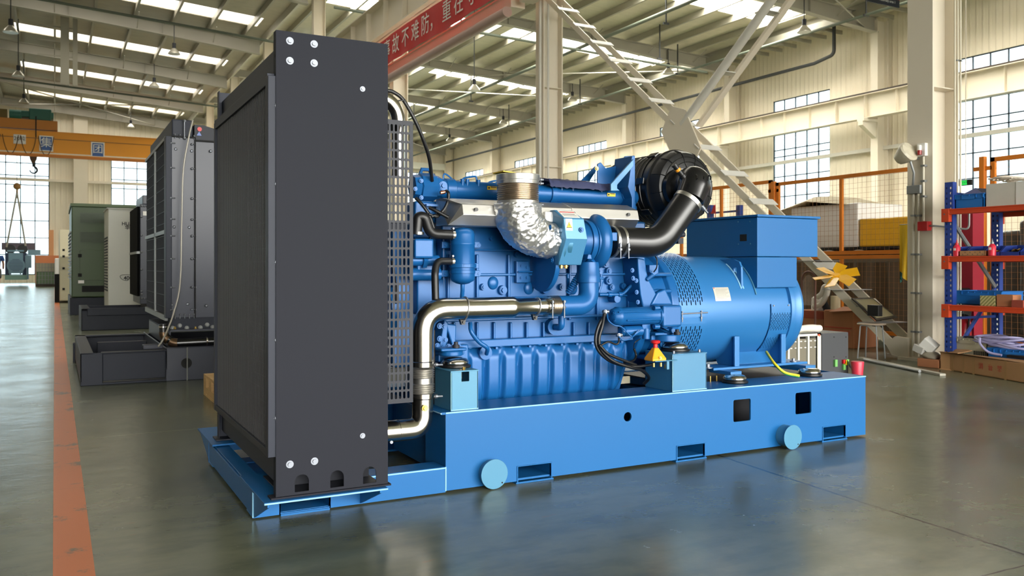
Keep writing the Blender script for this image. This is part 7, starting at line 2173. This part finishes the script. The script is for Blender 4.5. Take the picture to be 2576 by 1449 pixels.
def rz_(px, py, X=7.72): return at(px, py, X=X).z
def crate(name, label, y0, y1, x0, x1, z0, z1, m, holes=False, grp=None, cat='crate'):
    t = thing(name, label, cat, ((x0 + x1) / 2, (y0 + y1) / 2, z0), grp)
    th = .006
    mb = MB().box(x0, x1, y0, y1, z0, z0 + th).box(x0, x0 + th, y0, y1, z0, z1).box(x1 - th, x1, y0, y1, z0, z1).box(x0, x1, y0, y0 + th, z0, z1).box(x0, x1, y1 - th, y1, z0, z1)
    bd = mb.make('crate_body', m, t, smooth=0)
    mb = MB()
    for za in (z1 - .008, z1 - .045): mb.box(x0 - .01, x1 + .01, y0 - .01, y0, za, za + .008).box(x0 - .01, x1 + .01, y1, y1 + .01, za, za + .008).box(x0 - .01, x0, y0, y1, za, za + .008).box(x1, x1 + .01, y0, y1, za, za + .008)
    n = max(3, int((y1 - y0) / .06))
    for k in range(n + 1): y = y0 + (y1 - y0) * k / n; mb.box(x0 - .01, x0, y - .003, y + .003, z1 - .045, z1)
    mb.make('crate_rim', m, t, smooth=0)
    MB().box(x0 - .012, x0 - .004, y0 + (y1 - y0) * .3, y0 + (y1 - y0) * .75, z1 - .05, z1 - .02).make('crate_handle', m, t, smooth=0)
    if holes:
        mb = MB()
        n = int((y1 - y0) / .02)
        for k in range(n):
            for j in range(3):
                y = y0 + .01 + (y1 - y0 - .02) * k / n
                if abs(k - n / 2) < 3: continue
                mb.box(x0 - .002, x0 + .001, y, y + .010, z0 + .03 + .05 * j, z0 + .07 + .05 * j)
        mb.make('crate_slots', DARK, bd, smooth=0)
    return t
zA, zB, zC = 1.566, 1.106, .636
crate('plastic_crate', 'bright blue plastic crate on the top shelf of the rack', ry(2472), ry(2402), 7.73, 8.2, zA, zA + .135, BINB)
t = thing('nested_bin', 'dark blue folded bin lying inside the top shelf crate', 'bin', (7.95, 5.1, zA + .1))
y0, y1 = ry(2470), ry(2404)
MB().add([(7.75, y1, zA + .12), (8.18, y1, zA + .12), (8.18, y0, zA + .13), (7.75, y0, zA + .13), (7.85, (y0 + y1) / 2 + .02, zA + .20), (8.1, (y0 + y1) / 2 + .02, zA + .20)], [(0, 3, 2, 1), (0, 1, 5, 4), (3, 4, 5, 2), (0, 4, 3), (1, 2, 5)]).make('bin_body', BIND, t, smooth=0)
t = thing('white_box', 'large dirty white box with coiled rope on top, top shelf of the rack', 'box', (7.95, 4.75, zA))
y0, y1 = 4.3, ry(2477)
wb_ = MB().box(7.74, 8.2, y0, y1, zA, zA + .215).make('box_body', mat('dirty_white_box', (206, 202, 192), .6, 0, .08, 6), t, smooth=0, bevel=.003)
p = ry(2553); MB().box(7.735, 7.74, y0, p, zA + .0, zA + .215).make('paper_label', WHITE, wb_, smooth=0)
T2 = thing('rope_pile', 'loose off-white rope lying on the white box', 'rope', (7.95, 4.8, zA + .215))
RP = mat('off_white_rope', (226, 214, 200), .8)
for k in range(7):
    a0 = random.random() * 6; cy_ = 4.72 + .035 * k; pts = []
    for j in range(14): a = a0 + j * .5; pts.append((7.90 + (.11 + .02 * random.random()) * math.cos(a), cy_ + (.12) * math.sin(a), zA + .225 + .006 * k + .02 * abs(math.sin(a * 1.3 + k))))
    MB().tube(smooth_path(pts, 3), .007, 8).make('rope_coil', RP, T2)
# middle shelf: blue tilt bins with parts, bottles and a cardboard tray
def tiltbin(label, y0, y1, m, fill=None):
    t = thing('parts_bin', label, 'bin', (7.9, (y0 + y1) / 2, zB), 'open parts bins on the middle shelf')
    x0, x1, h = 7.76, 8.0, .10
    mb = MB().box(x0, x1, y0, y1, zB, zB + .004)
    for y in (y0, y1 - .004): mb.prism([(x0, zB), (x1, zB), (x1, zB + h), (x0 + .06, zB + h * .9), (x0 - .02, zB + .035)], y, y + .004, 'Y')
    mb.box(x1 - .004, x1, y0, y1, zB, zB + h).box(x0 - .02, x0 - .014, y0, y1, zB, zB + .035)
    mb.make('bin_body', m, t, smooth=0)
    if fill:
        mb = MB()
        for k in range(16): mb.ball((x0 + .03 + random.random() * .15, y0 + .02 + random.random() * (y1 - y0 - .04), zB + .03 + random.random() * .03), .014, 8, 6, (1, 1.3, .7))
        fo = mb.make('small_parts', fill, t); fo['kind'] = 'stuff'
tiltbin('leftmost blue parts bin on the middle shelf, beside the upright', ry(2425), ry(2391), BIND)
tiltbin('blue parts bin behind the cardboard tray on the middle shelf', ry(2468), ry(2428), BIND)
tiltbin('dark blue parts bin behind the right hand red bottle', ry(2511), ry(2470), BIND, BRASS)
tiltbin('dark blue parts bin with brass pieces near the picture edge', ry(2560), ry(2513), BIND, BRASS)
tiltbin('last blue parts bin, cut off by the right picture edge', ry(2600), ry(2563), BIND)
def bottle(label, px, zbase, X=7.715):
    y = at(px, 600, X=X).y
    t = thing('glue_bottle', label, 'bottle', (X, y, zbase), 'red glue bottles on the middle shelf')
    o = MB().lathe((X, y, zbase), (0, 0, 1), [(0, .030), (.003, .033), (.085, .033), (.105, .022), (.112, .014)], 20).make('bottle_body', mat('bottle_red', (214, 44, 66), .35) if 'bottle_red' not in bpy.data.materials else bpy.data.materials['bottle_red'], t)
    MB().lathe((X, y, zbase + .112), (0, 0, 1), [(0, .016), (.016, .015), (.018, .008), (.05, .002)], 14).make('nozzle', RED if 'left' in label else GREY, t)
    MB().box(X - .0345, X - .032, y - .012, y + .012, zbase + .055, zbase + .078).make('bottle_label', WHITE, t, smooth=0)
bottle('left red glue bottle on the middle shelf', 2407, zB + .0)
bottle('right red glue bottle with grey nozzle on the middle shelf', 2496, zB + .0)
t = thing('cardboard_tray', 'shallow printed cardboard tray between the two red bottles', 'tray', (7.75, ry(2445), zB))
ya, yb = ry(2482), ry(2419)
mb = MB().box(7.69, 7.80, ya, yb, zB, zB + .003).box(7.69, 7.693, ya, yb, zB, zB + .05).box(7.797, 7.80, ya, yb, zB, zB + .05).box(7.69, 7.80, ya, ya + .003, zB, zB + .05).box(7.69, 7.8, yb - .003, yb, zB, zB + .05)
tb3 = mb.make('tray_body', CARD, t, smooth=0)
mb = MB()
for k in range(9): mb.cyl((7.6895, ya + .02 + .025 * k, zB + .015 + .02 * (k % 2)), (7.6885, ya + .02 + .025 * k, zB + .015 + .02 * (k % 2)), .006, 8)
mb.make('tray_print', mat('grey_print', (110, 96, 84), .8), tb3)
# bottom shelf
crate('plastic_crate', 'long bright blue plastic crate on the lowest shelf', ry(2520, 7.86), ry(2404, 7.86), 7.86, 8.2, zC, zC + .135, BINB)
def sbox(name, label, px0, px1, h, m, X=7.70, d=.13, zb=zC, cat='box'):
    return MB().box(X, X + d, ry(px1, X), ry(px0, X), zb, zb + h).make(name, m, None, label, cat, smooth=0, bevel=.003)
STR = mat('striped_green_box', (150, 150, 92), .7)
t_ = STR.node_tree; wv = t_.nodes.new('ShaderNodeTexWave'); wv.bands_direction = 'DIAGONAL'; wv.inputs['Scale'].default_value = 18
tcn = t_.nodes.new('ShaderNodeTexCoord'); t_.links.new(tcn.outputs['Object'], wv.inputs[0])
cr_ = t_.nodes.new('ShaderNodeValToRGB'); cr_.color_ramp.elements[0].color = srgb(120, 122, 66); cr_.color_ramp.elements[1].color = srgb(196, 184, 132); t_.links.new(wv.outputs['Fac'], cr_.inputs[0]); t_.links.new(cr_.outputs[0], t_.nodes['Principled BSDF'].inputs['Base Color'])
sbox('striped_box', 'olive striped small box before the blue crate on the lowest shelf', 2465, 2503, .095, STR)
sbox('small_carton', 'brown taped carton beside the striped box on the lowest shelf', 2507, 2548, .11, CARD2)
sbox('brick_red_box', 'small brick red box at the edge of the lowest shelf', 2544, 2574, .065, mat('brick_red', (150, 66, 50), .7), X=7.67, d=.03 + .05)
MB().lathe((7.80, ry(2571), zC), (0, 0, 1), [(0, .022), (.09, .022), (.10, .012), (.115, .012)], 16).make('spray_can', mat('silver_can', (170, 172, 174), .3, .6), None, 'silver spray can behind the brick red box', 'can')
# floor level under the rack
crate('vented_crate', 'dirty beige slotted crate on the floor under the rack', ry(2482, 7.75), ry(2388, 7.75) - .02, 7.76, 8.1, .03, .315, mat('dirty_beige_plastic', (172, 164, 138), .6), holes=True)
MB().box(7.78, 8.1, ry(2480), ry(2415), .320, .330).make('black_sheet', BLACK, None, 'thin black sheet lying across the beige slotted crate', 'sheet', smooth=0)
crate('plastic_crate', 'bright blue crate on the floor holding the lilac hose', 4.3, ry(2490, 7.75), 7.72, 8.1, .03, .245, BINB)
T2 = thing('hose_coil', 'big coil of lilac plastic hose in the blue floor crate', 'hose', (7.9, 4.8, .18))
for k in range(9):
    yc = 4.72 + .03 * k; r1 = .15 - .004 * k
    MB().tube([(7.83 + r1 * .8 * math.cos(a), yc + .05 + (r1 + .05) * math.sin(a), .275 + .012 * k % .05 + .03 * math.sin(a + k)) for a in [2 * PI * j / 28 for j in range(28)]], .011, 8, close=True).make('hose_turn', LILAC, T2)
MB().tube(smooth_path([(7.70, 5.03, .33), (7.66, 5.0, .28), (7.66, 4.92, .21), (7.67, 4.8, .19)]), .011, 8).make('hose_end', LILAC, T2)
MB().box(7.62, 7.70, 4.3, 4.72, .180, .205).make('black_case', BLACK, None, 'flat black case on the long carton near the hose', 'case', smooth=0)
# long muffler carton
T = thing('long_carton', 'long torn brown carton with red characters on the floor before the rack', 'cardboard box', (7.5, 4.7, 0))
f0, f1 = at(2370, 928, Z=0), at(2600, 968, Z=0)
d = (f1 - f0).normalized(); nn = Vector((0.985, .17, 0)); nn = Vector((-d.y, d.x, 0)); nn = nn if nn.x > 0 else -nn
W_, Hh_ = .20, .172
P_ = [f0, f1, Vector((7.655, f1.y, 0)), Vector((7.655, f0.y, 0))]
lc = MB().add([tuple(p) for p in P_] + [tuple(p + Vector((0, 0, Hh_))) for p in P_], [(3, 2, 1, 0), (4, 5, 6, 7), (0, 1, 5, 4), (1, 2, 6, 5), (2, 3, 7, 6), (3, 0, 4, 7)]).make('carton_body', CARD, T, smooth=0, bevel=.012, seg=3)
MB().add([tuple(f0 + Vector((-.01, 0, Hh_ - .02))), tuple(f0 + d * .22 + Vector((0, 0, Hh_ + .006))), tuple(f0 + d * .24 + nn * .14 + Vector((0, 0, Hh_ + .03))), tuple(f0 + nn * .12 + Vector((0, 0, Hh_ + .05))),
          tuple(f0 + Vector((-.01, 0, Hh_ - .028))), tuple(f0 + d * .22 + Vector((0, 0, Hh_ - .002))), tuple(f0 + d * .24 + nn * .14 + Vector((0, 0, Hh_ + .022))), tuple(f0 + nn * .12 + Vector((0, 0, Hh_ + .042)))],
         [(0, 1, 2, 3), (7, 6, 5, 4), (0, 4, 5, 1), (1, 5, 6, 2), (2, 6, 7, 3), (3, 7, 4, 0)]).make('torn_flap', CARD, T, smooth=0)
TAPE = mat('brown_tape', (168, 128, 80), .3)
for u in (.13, .27, .40, .78):
    q = f0 + d * (1.05 * u) - nn * .0015
    MB().add([tuple(q), tuple(q + d * .03), tuple(q + d * .03 + Vector((0, 0, Hh_))), tuple(q + Vector((0, 0, Hh_))), tuple(q + nn * .001), tuple(q + d * .03 + nn * .001), tuple(q + d * .03 + nn * .001 + Vector((0, 0, Hh_))), tuple(q + nn * .001 + Vector((0, 0, Hh_)))], [(0, 1, 2, 3), (7, 6, 5, 4), (0, 4, 5, 1), (2, 6, 7, 3), (1, 5, 6, 2), (3, 7, 4, 0)]).make('tape_strip', TAPE, lc, smooth=0)
RP2 = mat('faded_red_ink', (190, 80, 60), .8)
for ch, px in (('消', 2468), ('音', 2492), ('器', 2515)):
    p = at(px, 926, Z=.06)
    k_ = (f0.x * p.y - f0.y * p.x) / (d.y * p.x - d.x * p.y); q = f0 + d * k_ - nn * .003; q.z = .085
    M = Matrix(((d.x, 0, -nn.x, q.x), (d.y, 0, -nn.y, q.y), (0, 1, 0, q.z), (0, 0, 0, 1)))
    text_mb(ch, .062, M, .0008).make('red_character', RP2, lc, smooth=0)
# things at the foot of the column
T = thing('white_carton', 'tilted white box on a crumpled bag at the foot of the right column', 'box', (7.75, 5.75, .1))
pw = at(2338, 868, X=7.75)
MB().box(-.055, .055, -.07, .07, -.05, .05).xf(Matrix.Translation(pw) @ Matrix.Rotation(.75, 4, 'X') @ Matrix.Rotation(.3, 4, 'Z')).make('box_body', WHITE, T, smooth=0, bevel=.004)
pw = at(2316, 878, X=7.72)
MB().box(-.05, .05, -.055, .055, -.035, .035).xf(Matrix.Translation(pw) @ Matrix.Rotation(.35, 4, 'X')).make('grey_carton', mat('pale_grey_carton', (186, 184, 178), .6), None, 'pale grey small box leaning left of the tilted white box', 'box', smooth=0, bevel=.003)
pb = at(2340, 905, X=7.7)
MB().box(7.66, 7.92, pb.y - .12, pb.y + .12, 0, .085).make('brown_carton', CARD2, None, 'low brown carton on the floor beneath the white box', 'cardboard box', smooth=0, bevel=.01)
vs_ = MB().ball((7.74, pb.y + .02, .115), .085, 20, 14, (.8, 1.2, .5)); vs_.v = [tuple(Vector(v) + Vector((.02, .02, .012)) * mn.noise(Vector(v) * 22)) for v in vs_.v]
vs_.make('crumpled_bag', mat('dirty_bag', (150, 142, 126), .6), None, 'crumpled grey plastic bag between the brown carton and the white box', 'bag', smooth=60)
# black bin behind the column
T = thing('black_bin', 'tall black wheeled bin between the column and the rack', 'bin', (8.9, 6.2, 0))
a, b = at(2346, 740, X=8.62), at(2376, 740, X=8.62)
bz = at(2360, 738, X=8.62).z
MB().prism([(b.y - .05, 0.0), (a.y - .02, 0.0), (a.y, bz), (b.y - .12, bz)], 8.62, 8.96, 'X').make('bin_body', BLACK, T, smooth=0, bevel=.02)
MB().prism([(b.y - .13, bz), (a.y + .02, bz - .01), (a.y + .01, bz + .02), (b.y - .05, bz + .06)], 8.60, 8.98, 'X').make('bin_lid', BLACK, T, smooth=0, bevel=.01)
# fire extinguisher
T = thing('fire_extinguisher', 'dark red fire extinguisher seen through the rack near the floor', 'extinguisher', (8.75, 5.85, .0))
p = at(2424, 800, X=8.75)
MB().lathe((8.75, p.y, .02), (0, 0, 1), [(0, .075), (.01, .08), (.36, .08), (.40, .065), (.425, .03), (.43, .018)], 28).make('cylinder_body', mat('extinguisher_red', (150, 16, 30), .25), T)
MB().box(8.73, 8.77, p.y - .02, p.y + .02, .45, .49).box(8.73, 8.76, p.y - .0, p.y + .09, .50, .515).make('valve_handle', DGREY, T, smooth=0)
MB().tube(smooth_path([(8.75, p.y - .02, .48), (8.73, p.y - .07, .46), (8.71, p.y - .088, .36), (8.71, p.y - .09, .15)]), .011, 8).make('discharge_hose', BLACK, T)
a, b = at(2396, 530, X=9.0), at(2447, 724, X=9.0)
MB().box(9.0, 9.2, b.y, a.y, 0.62, a.z).box(9.02, 9.18, b.y, a.y, 0, .62).make('red_cabinet', mat('crimson_panel', (150, 20, 44), .5), None, 'crimson cabinet behind the rack above the extinguisher', 'cabinet', smooth=0)
# exit sign at the far wall side
T = thing('exit_sign', 'small green exit sign glowing beyond the rack', 'exit sign', (12, 8.1, 2.25))
a, b = at(2418, 455, X=12), at(2438, 464, X=12)
o = MB().box(12, 12.03, b.y - .03, a.y + .05, b.z - .01, a.z + .01).make('sign_case', DARK, T, smooth=0)
MB().box(11.995, 12, b.y + .035, a.y - .01, b.z, a.z).make('sign_light', mat('exit_green', (40, 220, 90), .5, emit=0.35), T, smooth=0)
mb = text_mb('EXIT', .045, YZ(11.99, (a.y + b.y) / 2, (a.z + b.z) / 2), 0).make('sign_letters', mat('exit_letter', (10, 70, 30), .5), T, smooth=0)
MB().cyl((12.015, (a.y + b.y) / 2, a.z + .01), (12.015, (a.y + b.y) / 2, zr(12) - .27), .008, 6).make('sign_rod', CREAM, T)
# film wrapped machine behind the fence at the right edge
T = thing('wrapped_machine', 'dark machine wrapped in shiny clear film behind the fence at the right edge', 'machine', (10.3, 5.2, 0))
a, b = at(2512, 560, X=10.1), at(2640, 560, X=10.1)
FILM = mat('film_over_dark', (70, 68, 66), .18, .0, .3, 5.0, bump=.8, bscale=10, spec=.9)
MB().box(10.1, 11.0, b.y, a.y, 0, a.z - .1).make('wrapped_body', FILM, T, smooth=30, bevel=.05, seg=3)
a, b = at(2550, 560, X=10.0), at(2640, 560, X=10.0)
MB().box(10.0, 10.8, b.y, a.y - .05, .2, a.z + .03).make('wrapped_top', FILM, T, smooth=30, bevel=.05, seg=3)
# channel lying on the floor
q0, q1 = at(2166, 903, Z=0), at(2372, 946, Z=0)
d = (q1 - q0).normalized(); n_ = Vector((-d.y, d.x, 0)) * .03
T = thing('steel_channel', 'long pale steel channel lying on the floor by the column', 'steel section', tuple(q0))
MB().add([tuple(q0 - n_), tuple(q1 - n_), tuple(q1 + n_), tuple(q0 + n_)] + [tuple(p + Vector((0, 0, .022))) for p in (q0 - n_, q1 - n_, q1 + n_, q0 + n_)], [(3, 2, 1, 0), (4, 5, 6, 7), (0, 1, 5, 4), (1, 2, 6, 5), (2, 3, 7, 6), (3, 0, 4, 7)]).make('channel', mat('dusty_steel', (168, 164, 150), .5, .2), T, smooth=0, bevel=.003)
MB().cyl(q0 + d * .2 - n_ * 2.4 + Vector((0, 0, .015)), q1 - d * .25 - n_ * 2.4 + Vector((0, 0, .015)), .015, 10).make('floor_tube', GREY, None, 'thin steel tube lying beside the pale channel', 'tube')
# blue rack and pennant seen left of the alternator box
T = thing('blue_rack', 'blue rack posts seen above the alternator terminal box', 'rack', (10.2, 11.5, 0))
for px in (1783, 1856):
    y = at(px, 520, X=10.3).y; MB().box(10.3, 10.38, y - .045, y + .045, 0, at(px, 516, X=10.3).z).make('rack_post', RACKB, T, smooth=0)
y0, y1 = at(1856, 520, X=10.3).y, at(1783, 520, X=10.3).y; z = at(1810, 532, X=10.3).z
MB().box(10.3, 10.34, y0, y1, z - .03, z).make('rack_beam', RACKB, T, smooth=0)
p = at(1797, 515, X=10.2); q = at(1797, 537, X=10.2)
MB().prism([(p.y + .01, p.z), (p.y + .09, q.z), (p.y - .03, q.z), (p.y - .02, p.z - .02)], 10.2, 10.21, 'X').cyl((10.205, p.y - .02, 0), (10.205, p.y - .02, p.z), .008, 6).make('red_pennant', RED, None, 'small red pennant beside the blue rack post', 'pennant', smooth=0)
# stored bits behind the hose between filter and terminal box
MB().box(10.3, 10.9, 12.6, 13.6, 0, 1.25).make('scrap_carton', CARD2, None, 'brown carton far behind the intake hose, partly hidden', 'cardboard box', smooth=0, bevel=.02)
